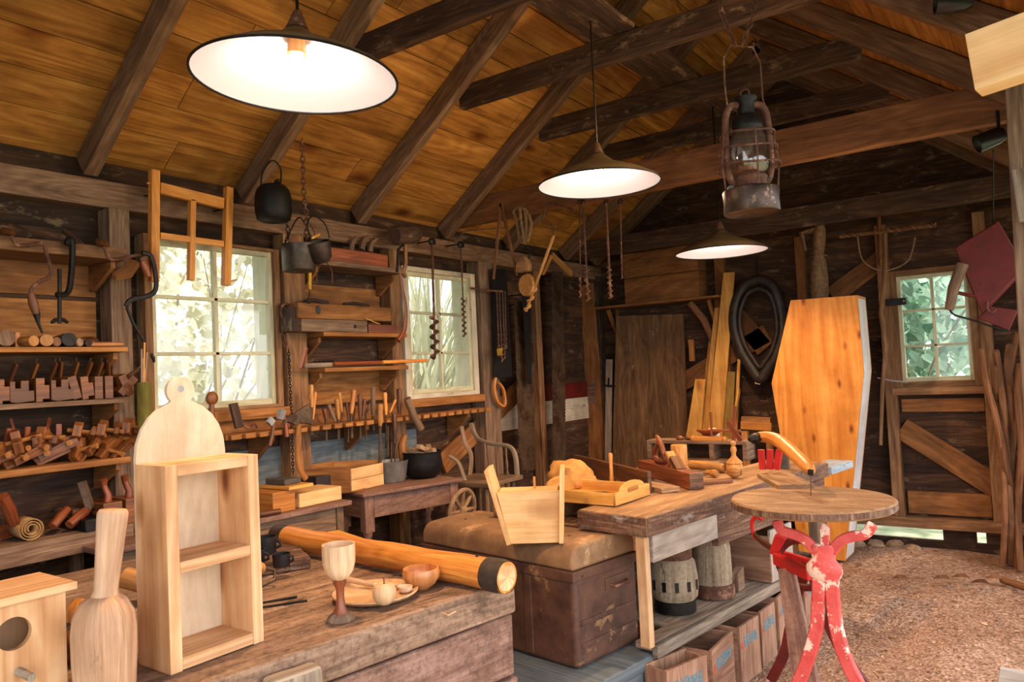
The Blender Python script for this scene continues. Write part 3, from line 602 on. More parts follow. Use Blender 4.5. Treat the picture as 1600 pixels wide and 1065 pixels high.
def can_light(lab, p, d, power):
    p, d = Vector(p), Vector(d).normalized(); r = T('spotlight', lab, 'spotlight', p, 'black can spotlights')
    part(r, 'housing', 'black_plastic', lambda mb: mb.lathe(p-d*.12, [(0, 0), (.03, 0), (.042, .03), (.045, .11), (.045, .125), (.038, .125), (.036, .08), (0, .06)], axis=d, n=24), smooth=True)
    part(r, 'bulb', 'bulb_glow', lambda mb: mb.lathe(p-d*.06, [(0, .012), (.03, .006), (.034, -.002), (0, -.002)][::-1], axis=d, n=20), smooth=True)
    part(r, 'bracket', 'black_plastic', lambda mb: mb.tube([p-d*.10+Vector((0, 0, .03)), p-d*.10+Vector((0, 0, .12))], .008, n=8))
    ld = bpy.data.lights.new('spot_beam', 'SPOT'); lo = bpy.data.objects.new('spot_beam', ld); COL.objects.link(lo)
    ld.energy = power; ld.color = (1, .66, .36); ld.spot_size = math.radians(100); ld.spot_blend = .8; ld.shadow_soft_size = .03
    lo.matrix_world = Matrix.Translation(p+d*.03) @ d.to_track_quat('-Z', 'Y').to_matrix().to_4x4(); return r
can_light('black can spotlight under the right end of the broad tie beam', PY(4.33, 1528, 225), Vector((-3.2, -1.2, -1.2)), 72)
can_light('black can spotlight near the top right corner of the roof', PY(3.3, 1464, 4), Vector((-3.0, -1.0, .25)), 62)
# ================================================================== benches, trunk and what stands on them
RA = math.radians(-8.0)
wood('box_pine', (206,156,98), (226,182,126), (238,202,152), grain=12, along=.8, knots=1.5, vary=.15, rough=.55, bump=.06)
wood('plate_wood', (170,128,90), (204,164,122), (222,188,150), grain=10, vary=.1, rough=.5, bump=.05)
def frame(x, y, z=0, ang=RA): return Matrix.Translation((x, y, z)) @ Matrix.Rotation(ang, 4, 'Z')
def L_(mb, X): mb.X = X; return mb
def rough(o, amt=.006, fr=9, seed=0):
    """knock the edges of an old timber about a little"""
    me = o.data; import bmesh as _b; bm = _b.new(); bm.from_mesh(me)
    _b.ops.subdivide_edges(bm, edges=[e for e in bm.edges if e.calc_length() > .12], cuts=7, use_grid_fill=True)
    for v in bm.verts:
        q = v.co*fr + Vector((seed*3.3, 0, 0)); v.co += Vector((noise.noise(q), noise.noise(q+Vector((7, 0, 0))), noise.noise(q+Vector((0, 9, 0)))))*amt
    bm.to_mesh(me); bm.free(); return o

# ---- foreground bench
X = frame(-1.425, 1.955); BT = .85
r = T('workbench', 'massive worn foreground workbench carrying the shelf cabinet, plate and log', 'workbench', X @ V(-.7, -1.1, 0))
o = part(r, 'bench_top', 'bench_top', lambda mb: [L_(mb, X).bb((-1.45+.36*i, -2.3, BT-.10), (-1.45+.36*(i+1)-.003 if i < 3 else 0, 0, BT)) for i in range(4)], bev=.012, seg=3); rough(o, .006, 7)
o = part(r, 'front_board', 'bench_side', lambda mb: L_(mb, X).bb((-.05, -2.28, .56), (-.008, -.012, .745)), bev=.008); rough(o, .004, 6, 2)
o = part(r, 'front_board', 'bench_side', lambda mb: L_(mb, X).bb((-.05, -2.28, .34), (-.002, -.006, .553)), bev=.008); rough(o, .004, 6, 3)
part(r, 'front_board', 'bench_side', lambda mb: L_(mb, X).bb((-.05, -2.28, .10), (-.006, -.01, .333)), bev=.008)
part(r, 'end_board', 'bench_side', lambda mb: L_(mb, X).bb((-1.40, -.05, .12), (-.052, -.012, .745)), bev=.006)
for a, b in ((-.14, -.15), (-1.3, -.15), (-.14, -2.1), (-1.3, -2.1)): part(r, 'leg', 'bench_side', lambda mb: L_(mb, X).bb((a-.05, b-.05, 0), (a+.05, b+.05, .745)))
zc = PX(-1.46, 560, 1020).z
o = part(r, 'vise_jaw', 'grey_wood', lambda mb: L_(mb, X).beam((.028, -.80, .2), (.030, -.80, zc+.005), .17, .055, up=(1, 0, 0), w1=.14), bev=.014, seg=3, label='worn grey vise jaw block'); rough(o, .006, 10, 5)
part(r, 'vise_screw', 'rust', lambda mb: L_(mb, X).tube([(-.002, -.80, .45), (.09, -.80, .45)], .02, n=12), smooth=True)
o = solo('bench_board', 'thick dark edged board lying on the workbench under the black tins', 'board', 'bench_edge', PZ(BT, 455, 895), lambda mb: mb.beam(PZ(BT, 400, 914).lerp(PZ(BT, 400, 850), .45)+V(0, -.05, .021), PZ(BT, 513, 883)+V(-.17, .02, .021), .34, .04), bev=.004)

# shelf cabinet
cx0, cx1, cy0, cy1 = -1.825, -1.678, .957, 1.207
r = T('shelf_cabinet', 'pale new pine open cabinet with two compartments and round topped back', 'cabinet', ((cx0+cx1)/2, (cy0+cy1)/2, BT)); t = .022; H = 1.323
part(r, 'side_panel', 'new_pine', lambda mb: mb.bb((cx0+.012, cy0, BT), (cx1, cy0+.030, H)), bev=.0015)
part(r, 'side_panel', 'new_pine', lambda mb: mb.bb((cx0+.012, cy1-.030, BT), (cx1, cy1, H)), bev=.0015)
part(r, 'shelf', 'new_pine', lambda mb: mb.bb((cx0+.012, cy0+.0305, 1.072), (cx1-.001, cy1-.0305, 1.098)), bev=.0015)
part(r, 'bottom_panel', 'new_pine', lambda mb: mb.bb((cx0+.012, cy0+.0305, BT+.002), (cx1-.001, cy1-.0305, BT+.030)), bev=.0015)
part(r, 'top_panel', 'new_pine', lambda mb: mb.bb((cx0+.012, cy0+.0305, H-.027), (cx1-.001, cy1-.0305, H-.001)), bev=.0015)
ym = (cy0+cy1)/2+.02; wv = (cy1-cy0)/2-.004
def back(mb):
    pl = [(ym-.02-wv, BT), (ym-.02+wv, BT), (ym-.02+wv, H+.012)]; Rr = wv
    for k in range(1, 12):
        a = PI*k/12*1.0; yy, zz = math.cos(a)*wv, math.sin(a)*.135
        if abs(yy) < .030: continue
        pl.append((ym-.02+yy, H+.012+zz))
    pl.append((ym-.02-wv, H+.012))
    top = []
    for k in range(-3, 16): a = PI*k/12; top.append((ym-.02+math.cos(a)*.038, H+.172+math.sin(a)*.036))
    i = next(j for j, p in enumerate(pl) if j > 3 and p[0] < ym-.02); pl = pl[:i]+top+pl[i:]
    mb.prism([(p[0]-ym, p[1]-BT) for p in pl], (cx0+.006, ym, BT), (0, 1, 0), (0, 0, 1), .012, grain=1)
part(r, 'back_panel', 'ply_pale', back, bev=.001)
part(r, 'hanging_hole', 'galvanised', lambda mb: mb.lathe((cx0+.0112, ym-.02, H+.176), [(0, 0), (.009, 0), (.0085, .0012), (0, .0012)], axis=(1, 0, 0), n=20), smooth=True)

# big wooden mallet
p = PZ(BT, 165, 1088); r = T('carving_mallet', 'big pale wooden mallet standing upright left of the cabinet', 'mallet', p)
part(r, 'mallet_head', 'mallet_wood', lambda mb: mb.lathe(p, [(0, 0), (.054, 0), (.060, .02), (.063, .08), (.064, .14), (.060, .175), (.046, .203), (.03, .214), (.0, .216)], n=40), smooth=60)
part(r, 'handle', 'mallet_wood', lambda mb: mb.lathe(p+V(.0, .004, .205), [(.031, 0), (.024, .02), (.0255, .06), (.0285, .12), (.031, .17), (.031, .183), (.027, .190), (0, .191)], axis=(.03, .10, 1), n=32), smooth=60)
# bird box
bx, y0, y1 = -1.75, .575, .768
r = T('bird_box', 'pale wooden bird box with round entrance hole and perch at the left edge', 'bird box', (bx-.07, (y0+y1)/2, BT))
def front(mb):
    n = 28; yc, zc_, rr = .668-y0, 1.020-BT, .033; w_, h_ = y1-y0, 1.082-BT; vs = []; ring = []; out = []
    for k in range(n):
        a = 2*PI*k/n; c, s_ = math.cos(a), math.sin(a); ring.append((yc+rr*c, zc_+rr*s_))
        tt = min(((w_-yc)/c if c > 1e-6 else (-yc/c if c < -1e-6 else 9)), ((h_-zc_)/s_ if s_ > 1e-6 else (-zc_/s_ if s_ < -1e-6 else 9))); out.append((yc+tt*c, zc_+tt*s_))
    cor = [(w_, h_), (0, h_), (0, 0), (w_, 0)]
    for dx in (0, -.014):
        for q in ring+out+cor: vs.append(V(bx+dx, y0+q[0], BT+q[1]))
    fs = []; m2 = 2*n+4
    def fc(f): fs.append(f)
    def cornered(k):
        A, B = out[k], out[(k+1) % n]
        for ci, c in enumerate(cor):
            if (abs(A[0]-c[0]) < 1e-6 and abs(B[1]-c[1]) < 1e-6) or (abs(A[1]-c[1]) < 1e-6 and abs(B[0]-c[0]) < 1e-6):
                if max(abs(A[0]-c[0]), abs(A[1]-c[1]), abs(B[0]-c[0]), abs(B[1]-c[1])) > 1e-6: return 2*n+ci
        return None
    for k in range(n):
        k2 = (k+1) % n; ci = cornered(k); f = [k, n+k]+([ci] if ci is not None else [])+[n+k2, k2]
        fc(tuple(f)); fc(tuple(q+m2 for q in f[::-1])); fc((k2, k2+m2, k+m2, k))
    mb.add(vs, fs, [[(vs[i].z, vs[i].y) for i in f] for f in fs])
part(r, 'front_panel', 'new_pine', front)
part(r, 'side_panel', 'new_pine', lambda mb: mb.bb((bx-.13, y1-.014, BT), (bx-.0145, y1, 1.082)), bev=.001)
part(r, 'side_panel', 'new_pine', lambda mb: mb.bb((bx-.13, y0, BT), (bx-.0145, y0+.014, 1.082)), bev=.001)
part(r, 'back_panel', 'new_pine', lambda mb: mb.bb((bx-.145, y0, BT), (bx-.1305, y1, 1.082)))
part(r, 'floor_panel', 'new_pine', lambda mb: mb.bb((bx-.13, y0+.015, BT+.001), (bx-.0145, y1-.015, BT+.012)))
part(r, 'roof_panel', 'new_pine', lambda mb: mb.bb((bx-.16, y0-.02, 1.083), (bx+.02, y1+.016, 1.099)), bev=.0015)
part(r, 'perch', 'grey_wood', lambda mb: mb.tube([(bx-.002, .675, .943), (bx+.045, .682, .936)], .0085, n=14), smooth=True)

# goblet
p = PZ(BT, 533, 968); r = T('goblet', 'turned wooden goblet with spalted cup and reddish stem', 'goblet', p)
part(r, 'cup', 'spalted', lambda mb: mb.lathe(p, [(.012, .108), (.026, .116), (.038, .132), (.044, .155), (.045, .180), (.0445, .205), (.0415, .205), (.041, .18), (.038, .15), (.025, .128), (0, .124)], n=40), smooth=50)
part(r, 'stem', 'tool_red', lambda mb: mb.lathe(p, [(.022, .020), (.014, .034), (.0105, .06), (.0115, .085), (.019, .104), (.0125, .1085)], n=32), smooth=60, label='reddish brown stem')
part(r, 'foot', 'old_wood', lambda mb: mb.lathe(p, [(0, 0), (.037, 0), (.038, .006), (.032, .014), (.0222, .0205), (0, .022)], n=36), smooth=50)
# plate with apple and ladle
pc = V(-1.69, 1.608, BT)
r = T('wooden_plate', 'round turned wooden plate holding the apple and ladle', 'plate', pc)
part(r, 'dish', 'plate_wood', lambda mb: mb.lathe(pc, [(0, 0), (.080, 0), (.116, .010), (.127, .019), (.126, .023), (.121, .022), (.110, .015), (.084, .011), (0, .010)], n=56), smooth=50)
ap = PZ(BT+.012, 601, 943); ap.z = BT+.011
r = T('wooden_apple', 'small turned wooden apple on the plate', 'wooden apple', ap)
part(r, 'apple_body', 'plate_wood', lambda mb: mb.lathe(ap, [(0, .004), (.014, 0), (.026, .008), (.033, .025), (.034, .040), (.028, .054), (.015, .060), (.005, .056), (0, .052)], n=32), smooth=True)
part(r, 'apple_stalk', 'tool_brown', lambda mb: mb.tube([ap+V(0, 0, .053), ap+V(0, .001, .064), ap+V(-.003, .004, .074)], [.0022, .002, .003], n=8), smooth=True)
la, lb = PZ(BT+.045, 520, 903), PZ(BT+.022, 584, 913)
r = T('wooden_ladle', 'carved wooden ladle resting across the plate rim', 'ladle', la)
part(r, 'handle', 'plate_wood', lambda mb: mb.tube([la, la.lerp(lb, .4)+V(0, 0, .003), lb], [.011, .009, .008], n=12), smooth=True)
lc = PZ(BT+.016, 633, 924); lc.z = BT+.013
part(r, 'scoop', 'ply_pale', lambda mb: mb.lathe(lc, [(0, 0), (.013, .001), (.021, .010), (.0225, .020), (.019, .020), (.016, .011), (0, .006)], n=28, sx=1.1, sy=.9), smooth=60)
part(r, 'ladle_neck', 'ply_pale', lambda mb: mb.tube([lb, lb.lerp(lc+V(0, 0, .012), .5)+V(-.012, .022, 0), lc+V(-.016, .012, .014)], .006, n=10), smooth=True)
p = V(-1.628, 1.742, BT); r = solo('wooden_bowl', 'small amber turned bowl beside the log', 'bowl', 'bowl_wood', p, lambda mb: mb.lathe(p, [(0, 0), (.022, 0), (.026, .004), (.044, .018), (.056, .036), (.058, .052), (.054, .064), (.050, .064), (.052, .05), (.048, .034), (.03, .016), (0, .012)], n=44), smooth=50)
# log with leather ends
a, b = PZ(.898, 783, 905)+V(0, .028, 0), PZ(.905, 424, 838)+V(0, .028, 0); d = (a-b).normalized()
r = T('peeled_log', 'long peeled orange pole lying across the bench with black leather capped ends', 'log', a)
def lg(mb):
    pts = [b+d*((a-b).length*k/14) for k in range(15)]; mb.tube([q+V(0, 0, .002*math.sin(i*1.7)) for i, q in enumerate(pts)], [.047-.006*(1-k/14) for k in range(15)], n=28)
part(r, 'pole', 'handle_amber', lg, smooth=50)
for e, s_, rr in ((a, -1, .0505), (b, 1, .0445)):
    part(r, 'leather_cap', 'leather', lambda mb: mb.tube([e+d*(s_*(-.003)), e+d*(s_*.03), e+d*(s_*.072)], [rr-.003, rr, rr-.001], n=30, caps=False), smooth=True)
for q in (.035, .115): part(r, 'nail', 'dark_iron', lambda mb: mb.lathe(a-d*q+V(0, 0, .046), [(.006, 0), (.004, .004), (0, .005)], n=10), smooth=True)
part(r, 'end_grain', 'new_pine', lambda mb: mb.lathe(a, [(.040, .0005), (0, .002)], axis=d, n=28))
q0, q1 = PZ(.905, 512, 830), PZ(.905, 590, 858)
solo('pine_strip', 'pale drilled pine strip lying behind the log', 'wood strip', 'yellow_pine', q0, lambda mb: mb.beam(q0+V(-.05, .07, -.03), q1+V(0, .06, -.03), .05, .03), bev=.002)
# black tins and hand drill
def tin(px, py, R, h, lab, z=BT+.042):
    p = PZ(z, px, py); p.z = z; r = T('black_tin', lab, 'tin mug', p, 'blackened tin mugs on the bench board')
    part(r, 'mug_body', 'black_mug', lambda mb: mb.lathe(p, [(0, 0), (R*.92, 0), (R*.95, .004), (R, h), (R*.95, h), (R*.9, .006), (0, .005)], n=32), smooth=50)
    part(r, 'handle', 'black_mug', lambda mb: mb.tube([p+V(R*.8*.75, R*.8*.6, h*.8), p+V(R*1.35*.75, R*1.35*.6, h*.72), p+V(R*1.4*.75, R*1.4*.6, h*.4), p+V(R*.8*.75, R*.8*.6, h*.25)], .005, n=8), smooth=True)
tin(415, 864, .040, .060, 'tallest black tin mug next to the cabinet'); tin(440, 884, .029, .042, 'small black tin mug at the front'); tin(397, 884, .036, .055, 'black tin mug half hidden by the cabinet')
p = PZ(BT+.05, 410, 893)
r = T('hand_drill', 'hand drill with round wooden knob beside the cabinet', 'hand drill', p)
part(r, 'knob', 'tool_tan', lambda mb: mb.blob(p+V(-.01, -.01, .012), (.026, .026, .022), .0, n=16), smooth=True)
part(r, 'crank', 'blade_steel', lambda mb: mb.tube([p+V(.0, .01, .01), p+V(.02, .03, .0), p+V(.035, .02, -.025), p+V(.02, -.05, -.04)], .006, n=8), smooth=True)
for (x0, y0_, x1, y1_), lab in (((404, 942, 464, 932), 'thin black iron rod on the bench, rear of the pair'), ((404, 949, 480, 938), 'thin black iron rod on the bench, front of the pair')):
    a_, b_ = PZ(BT+.004, x0, y0_), PZ(BT+.004, x1, y1_); solo('iron_rod', lab, 'iron rod', 'dark_iron', a_, lambda mb: mb.tube([a_, b_], [.0028, .0042], n=8))
p = PZ(BT+.003, 696, 960); solo('wood_curl', 'tiny pale shaving curled on the bench edge', 'shaving', 'new_pine', p, lambda mb: mb.tube([PZ(BT-.008, 690, 956), PZ(BT-.01, 700, 961), PZ(BT-.008, 712, 955)], .0018, n=6))
# things behind the mallet and bird box
for k, (px, py, rx, mt, lab) in enumerate(((125, 955, .045, 'handle_amber', 'amber wooden ball between mallet and bird box'), (113, 1010, .05, 'tool_brown', 'dark brown wooden block end peeping out beside the mallet'))):
    q = PZ(BT+rx*.8, px, py); solo('wooden_ball' if k == 0 else 'wood_block', lab, 'wooden ball' if k == 0 else 'wood block', mt, q, lambda mb: mb.blob(q, (rx, rx*.8, rx*.8), .05, n=20, seed=k), smooth=True)
a_, b_ = PZ(.93, 196, 902), PZ(.885, 222, 925)
solo('round_pole', 'short end of a pale round pole behind the cabinet', 'pole', 'tool_tan', a_, lambda mb: mb.tube([a_, b_+V(.1, .06, -.0)], .032, n=20), smooth=50)

# ---- tin trunk on blue box
bx0 = frame(-1.435, 3.07)
r = T('blue_chest', 'low blue grey painted wooden chest on the floor under the tin trunk', 'chest', bx0 @ V(-.6, -.4, 0))
part(r, 'lid', 'blue_paint', lambda mb: L_(mb, bx0).bb((-1.16, -.78, .235), (0, 0, .29)), bev=.008)
part(r, 'chest_body', 'blue_paint', lambda mb: L_(mb, bx0).bb((-1.14, -.76, 0), (-.02, -.02, .234)), bev=.005)
TX = frame(-1.635, 2.64, 0, math.radians(-9)); TL, TW = .97, .43
r = T('tin_trunk', 'brown tin travelling trunk with domed lid and chipped paint', 'trunk', TX @ V(-.5, .25, .29))
part(r, 'trunk_body', 'trunk_tin', lambda mb: L_(mb, TX).bb((-TL, 0, .292), (0, TW, .655)), bev=.022, seg=4, smooth=30)
part(r, 'metal_band', 'trunk_tin', lambda mb: L_(mb, TX).bb((-TL-.006, -.008, .640), (.006, TW+.008, .684)), bev=.006)
def lid(mb):
    R_ = .062; pr = [(0, 0)]+[(R_-R_*math.cos(PI/2*k/6), .100-R_+R_*math.sin(PI/2*k/6)) for k in range(7)]+[(TW/2, .106)]+[(TW-R_+R_*math.sin(PI/2*k/6), .100-R_+R_*math.cos(PI/2*k/6)) for k in range(7)]+[(TW, 0)]
    mb.X = TX; mb.prism(pr, (-TL/2, 0, .6845), (0, 1, 0), (0, 0, 1), TL-.004)
part(r, 'lid', 'trunk_lid', lid, smooth=30, bev=.014, seg=3)
for xo in (-.26, -.70): part(r, 'metal_strap', 'trunk_tin', lambda mb: L_(mb, TX).bb((xo-.022, -.006, .31), (xo+.022, .006, .639)), bev=.003)
for zo in (.37, .46): part(r, 'moulded_rib', 'trunk_tin', lambda mb: L_(mb, TX).bb((-.004, .03, zo), (.006, TW-.03, zo+.022)), bev=.004)
part(r, 'handle', 'rust', lambda mb: L_(mb, TX).tube([(.004, .23, .585), (.03, .24, .58), (.032, .33, .58), (.004, .34, .585)], .006, n=8), smooth=True)
part(r, 'handle_plate', 'trunk_tin', lambda mb: L_(mb, TX).bb((-.004, .20, .565), (.005, .37, .615)), bev=.003)
for xx, yy in ((-.82, .16), (-.72, .30), (-.40, .12), (-.14, .15), (-.1, .30), (-.5, .3)): part(r, 'rivet', 'rust', lambda mb: L_(mb, TX).lathe((xx, yy, .784), [(.009, 0), (.008, .006), (.003, .008), (0, .008)], n=12), smooth=True)
for yy in (.05, .38): part(r, 'rivet', 'rust', lambda mb: L_(mb, TX).lathe((.006, yy, .662), [(.008, 0), (.005, .004), (0, .004)], axis=(1, 0, 0), n=10), smooth=True)
part(r, 'paint_patch', 'sack_cloth', lambda mb: L_(mb, TX).prism([(.14, .40), (.17, .425), (.20, .415), (.205, .445), (.22, .44), (.235, .455), (.28, .46), (.285, .44), (.27, .425), (.27, .40), (.25, .385), (.235, .41), (.20, .385), (.18, .37), (.175, .395)], (.0015, -.03, .04), (0, 1, 0), (0, 0, 1), .002), label='torn pale label remnant')
# wedge shaped planter box on the trunk
def q_(px, py, z): return PZ(z, px, py)
base = PZ(.787, 830, 848); ang = math.radians(-52)
PXm = Matrix.Translation((base.x, base.y, .787)) @ Matrix.Rotation(math.radians(-4), 4, 'Z')
r = T('seed_box', 'pale pine tapered box with slanting end boards standing on the tin trunk', 'box', base)
def Lp(mb): mb.X = PXm; return mb
part(r, 'front_panel', 'box_pine', lambda mb: Lp(mb).prism([(-.085, 0), (.115, 0), (.13, .215), (-.135, .215)], (0, 0, .0), (.82, .57, 0), (0, 0, 1), .014), bev=.001)
part(r, 'back_panel', 'box_pine', lambda mb: Lp(mb).prism([(-.085, 0), (.115, 0), (.13, .21), (-.135, .21)], (-.08, .12, .0), (.82, .57, 0), (0, 0, 1), .014), bev=.001)
e = V(.82, .57, 0)
def endb(mb, a0, a1, z1, dz=0):
    p0 = e*a0; p1 = e*a1+V(0, 0, z1); mb.beam(p0+V(-.04, .06, dz), p1+V(-.04, .06, dz), .20, .018, up=e)
part(r, 'end_board', 'box_pine', lambda mb: endb(Lp(mb), -.093, -.175, .31), bev=.001)
part(r, 'end_board', 'box_pine', lambda mb: endb(Lp(mb), .124, .142, .30, .0), bev=.001)
part(r, 'top_panel', 'box_pine', lambda mb: Lp(mb).beam(e*-.13+V(-.04, .06, .208), e*.122+V(-.04, .06, .208), .13, .012), bev=.001)
part(r, 'peg', 'tool_tan', lambda mb: Lp(mb).tube([e*.02+V(-.04, .06, .215), e*.02+V(-.04, .06, .265)], .005, n=8))

# ---- second bench
B2 = frame(-1.41, 2.87); T2 = .88
r = T('workbench', 'long second workbench behind the trunk, thick worn top and open shelf below', 'workbench', B2 @ V(-.4, 1, 0))
o = part(r, 'bench_plank', 'bench_worn', lambda mb: L_(mb, B2).bb((-.365, 0, T2-.085), (0, 1.93, T2)), bev=.008, seg=3); rough(o, .004, 8, 1)
part(r, 'edge_trim', 'bench_edge', lambda mb: (L_(mb, B2).bb((.0005, .002, T2-.083), (.004, 1.92, T2-.006)), mb.bb((-.362, -.004, T2-.083), (-.003, -.0005, T2-.006))))
part(r, 'tool_well', 'bench_edge', lambda mb: L_(mb, B2).bb((-.60, .04, T2-.106), (-.366, 1.93, T2-.086)))
part(r, 'bench_plank', 'bench_worn', lambda mb: L_(mb, B2).bb((-.92, .02, T2-.085), (-.601, 1.93, T2)), bev=.006)
part(r, 'apron', 'pale_plank', lambda mb: L_(mb, B2).bb((-.045, .055, T2-.20), (-.012, .60, T2-.086)), bev=.003, label='pale grey apron plank')
part(r, 'apron', 'bench_edge', lambda mb: L_(mb, B2).bb((-.05, .605, T2-.24), (-.016, 1.9, T2-.086)), bev=.003)
for a_, b_, mt in ((-.05, .03, 'plate_wood'), (-.85, .50, 'old_wood'), (-.05, 1.82, 'old_wood'), (-.85, 1.82, 'old_wood')):
    part(r, 'leg', mt, lambda mb: L_(mb, B2).bb((a_-.03+(.012 if b_ < .1 else 0), b_-.024 if b_ < .1 else b_-.04, 0 if b_ > .1 or a_ < -.5 else .337), (a_+.03, b_+(.012 if b_ < .1 else .045), T2-(.201 if (b_ < .9 and a_ > -.1) else .245)+(.115 if b_ < .1 else 0))), bev=.004)
o = part(r, 'lower_shelf', 'grey_wood', lambda mb: [L_(mb, B2).bb((u0, v0_, .307), (u1_, 1.9, .335)) for u0, u1_, v0_ in ((-.9, -.62, .36), (-.616, -.34, .36), (-.336, -.136, .33), (-.132, -.052, .06))], bev=.003)
part(r, 'shelf_rail', 'grey_wood', lambda mb: L_(mb, B2).bb((-.051, .06, .282), (-.018, 1.9, .336)), bev=.006)
wood('blue_white', (122,136,150), (164,176,188), (196,204,212), grain=12, vary=.1, wear=(120,100,84), wear_amt=-.1)
solo('end_block', 'small blue white painted board end beyond the saw table', 'board', 'blue_white', B2 @ V(-.05, 2.1, .82), lambda mb: L_(mb, B2).bb((-.13, 1.935, T2-.075), (.02, 2.28, T2-.03)), bev=.004)
# serving tray with tools
def pt(px, py, dz=0): p = PZ(T2+dz, px, py); return p
t0, t1 = pt(962, 792), pt(1016, 774)             # right (handle) end, front and back corner
ex_ = (t1-t0).normalized(); ey_ = V(-ex_.y, ex_.x, 0); W_ = (t1-t0).length; Ln = .42
r = T('tool_tray', 'shallow pine tray with arched handled ends holding drawknife and hooks', 'tray', (t0+t1)/2); z0 = T2+.002
def A(u, v, z): return Vector((t0.x, t0.y, z0+z))+ex_*u+ey_*v
part(r, 'tray_base', 'yellow_pine', lambda mb: mb.beam(A(W_/2, .008, .005), A(W_/2, Ln-.008, .005), W_-.01, .008), bev=.001)
for u_ in (.006, W_-.006): part(r, 'tray_side', 'yellow_pine', lambda mb: mb.beam(A(u_, .0125, .0295), A(u_, Ln-.0125, .0295), .012, .055), bev=.001)
arch = [(0, 0), (W_, 0), (W_, .055)]+[(W_/2+math.cos(PI*k/10)*W_*.34, .055+math.sin(PI*k/10)*.038) for k in range(0, 11)]+[(0, .055)]
for v_ in (.006, Ln-.006): part(r, 'tray_end', 'yellow_pine', lambda mb: mb.prism(arch, A(0, v_, .002), ex_, (0, 0, 1), .012), bev=.001)
part(r, 'handle_slot', 'handle_amber', lambda mb: mb.prism([(W_*.36, .045), (W_*.64, .045), (W_*.66, .058), (W_*.62, .068), (W_*.38, .068), (W_*.34, .058)], A(0, -.0008, 0), ex_, (0, 0, 1), .002))
for k, (pts, rr, mt, nm, lab) in enumerate(((((.05, .10, .02), (.07, .20, .022), (.10, .30, .022), (.12, .37, .02)), .008, 'dark_iron', 'drawknife', 'dark drawknife blade lying in the tray'),
        (((.10, .05, .02), (.12, .12, .04), (.10, .20, .036), (.08, .27, .03)), .007, 'blade_steel', 'iron_bar', 'short rusty iron bar propped on the drawknife in the tray'),
        (((.03, .33, .02), (.02, .36, .045), (.05, .39, .06), (.08, .38, .055)), .0045, 'dark_iron', 'iron_hook', 'black iron hook curling up at the far end of the tray'),
        (((.14, .04, .018), (.15, .14, .02)), .006, 'dark_iron', 'iron_pin', 'small iron pin near the handled end of the tray'))):
    P_ = [A(*q) for q in pts]; solo(nm, lab, nm.replace('_', ' '), mt, P_[0], lambda mb: mb.tube(P_, rr, n=8, sq=.5), smooth=True)
c = PZ(T2, 885, 765); c.z = T2+.002
solo('stone_lump', 'rounded ochre yellow lump of wax coloured stone behind the tray', 'stone', 'stone_lump', c, lambda mb: mb.blob(c+V(0, .05, .058), (.125, .10, .088), .14, 1.1, n=28, flat=-.056, seed=4), smooth=50)
# jointing board standing on edge, with foot
def bpt(px, py, h): return PZ(T2+h, px, py)
a_, b_ = PZ(T2+.01, 1016, 768), PZ(T2+.01, 912, 740)
r = T('shooting_board', 'dark brown board standing on edge on a wooden foot behind the tray', 'board', a_)
part(r, 'upright_board', 'tool_brown', lambda mb: mb.beam(a_+V(0, 0, .045), b_+V(-.12, .11, .045), .022, .105), bev=.002)
part(r, 'foot_board', 'bench_worn', lambda mb: mb.beam(PZ(T2+.015, 1040, 768)+V(-.0, .06, 0), PZ(T2+.015, 1030, 768)+V(-.32, .26, 0), .11, .024), bev=.002)
a_ = PZ(T2+.03, 956, 752)
r = T('upright_chisel', 'round headed wooden tool handle standing upright before the dark board', 'chisel', a_)
part(r, 'handle', 'handle_amber', lambda mb: mb.lathe(a_, [(0, -.02), (.010, -.02), (.013, .02), (.010, .03), (.0095, .10), (.012, .13), (.011, .145), (0, .15)], n=18), smooth=True)
# jointer plane
a_, b_ = PZ(T2+.04, 1088, 752), PZ(T2+.04, 960, 716)
a_.z = b_.z = T2+.042; d = (b_-a_).normalized(); b_ = a_+d*.66; sd = V(-d.y, d.x, 0)
r = T('jointer_plane', 'very long wooden jointer plane with curved tote and wedge', 'hand plane', a_)
part(r, 'plane_body', 'tool_red', lambda mb: mb.beam(a_, b_, .075, .08), bev=.003)
part(r, 'end_block', 'bench_edge', lambda mb: mb.beam(a_-d*.004, a_+d*.0, .074, .079), label='dark worn nose of the plane')
part(r, 'wedge', 'tool_tan', lambda mb: mb.beam(a_+d*.20+V(0, 0, .03), a_+d*.30+V(0, 0, .115), .05, .02, up=sd.cross(V(0, 0, 1))), bev=.003)
part(r, 'plane_iron', 'tool_brown', lambda mb: mb.beam(a_+d*.17+V(0, 0, .03), a_+d*.25+V(0, 0, .09), .052, .035, up=sd.cross(V(0, 0, 1))), bev=.003)
tote = [(.0, 0), (.03, .0), (.085, 0), (.11, .02), (.10, .055), (.075, .09), (.06, .125), (.035, .14), (.02, .132), (.035, .115), (.035, .10), (.01, .065), (-.02, .045), (-.012, .035), (.012, .03)]
hole = 1
part(r, 'tote', 'tool_red', lambda mb: (mb.tube([a_+d*(.36+x)+V(0, 0, .04+z) for x, z in spl([(0, .018), (.05, .014), (.11, .016), (.135, .04), (.115, .075), (.075, .108), (.05, .115), (.02, .07), (-.012, .035), (0, .018)], 3)[:-1]], [.016]*27, n=10, closed=True), mb.tube([a_+d*(.36+x)+V(0, 0, .04+z) for x, z in ((.05, .11), (.07, .135), (.10, .15))], [.016, .013, .009], n=10)), smooth=True)
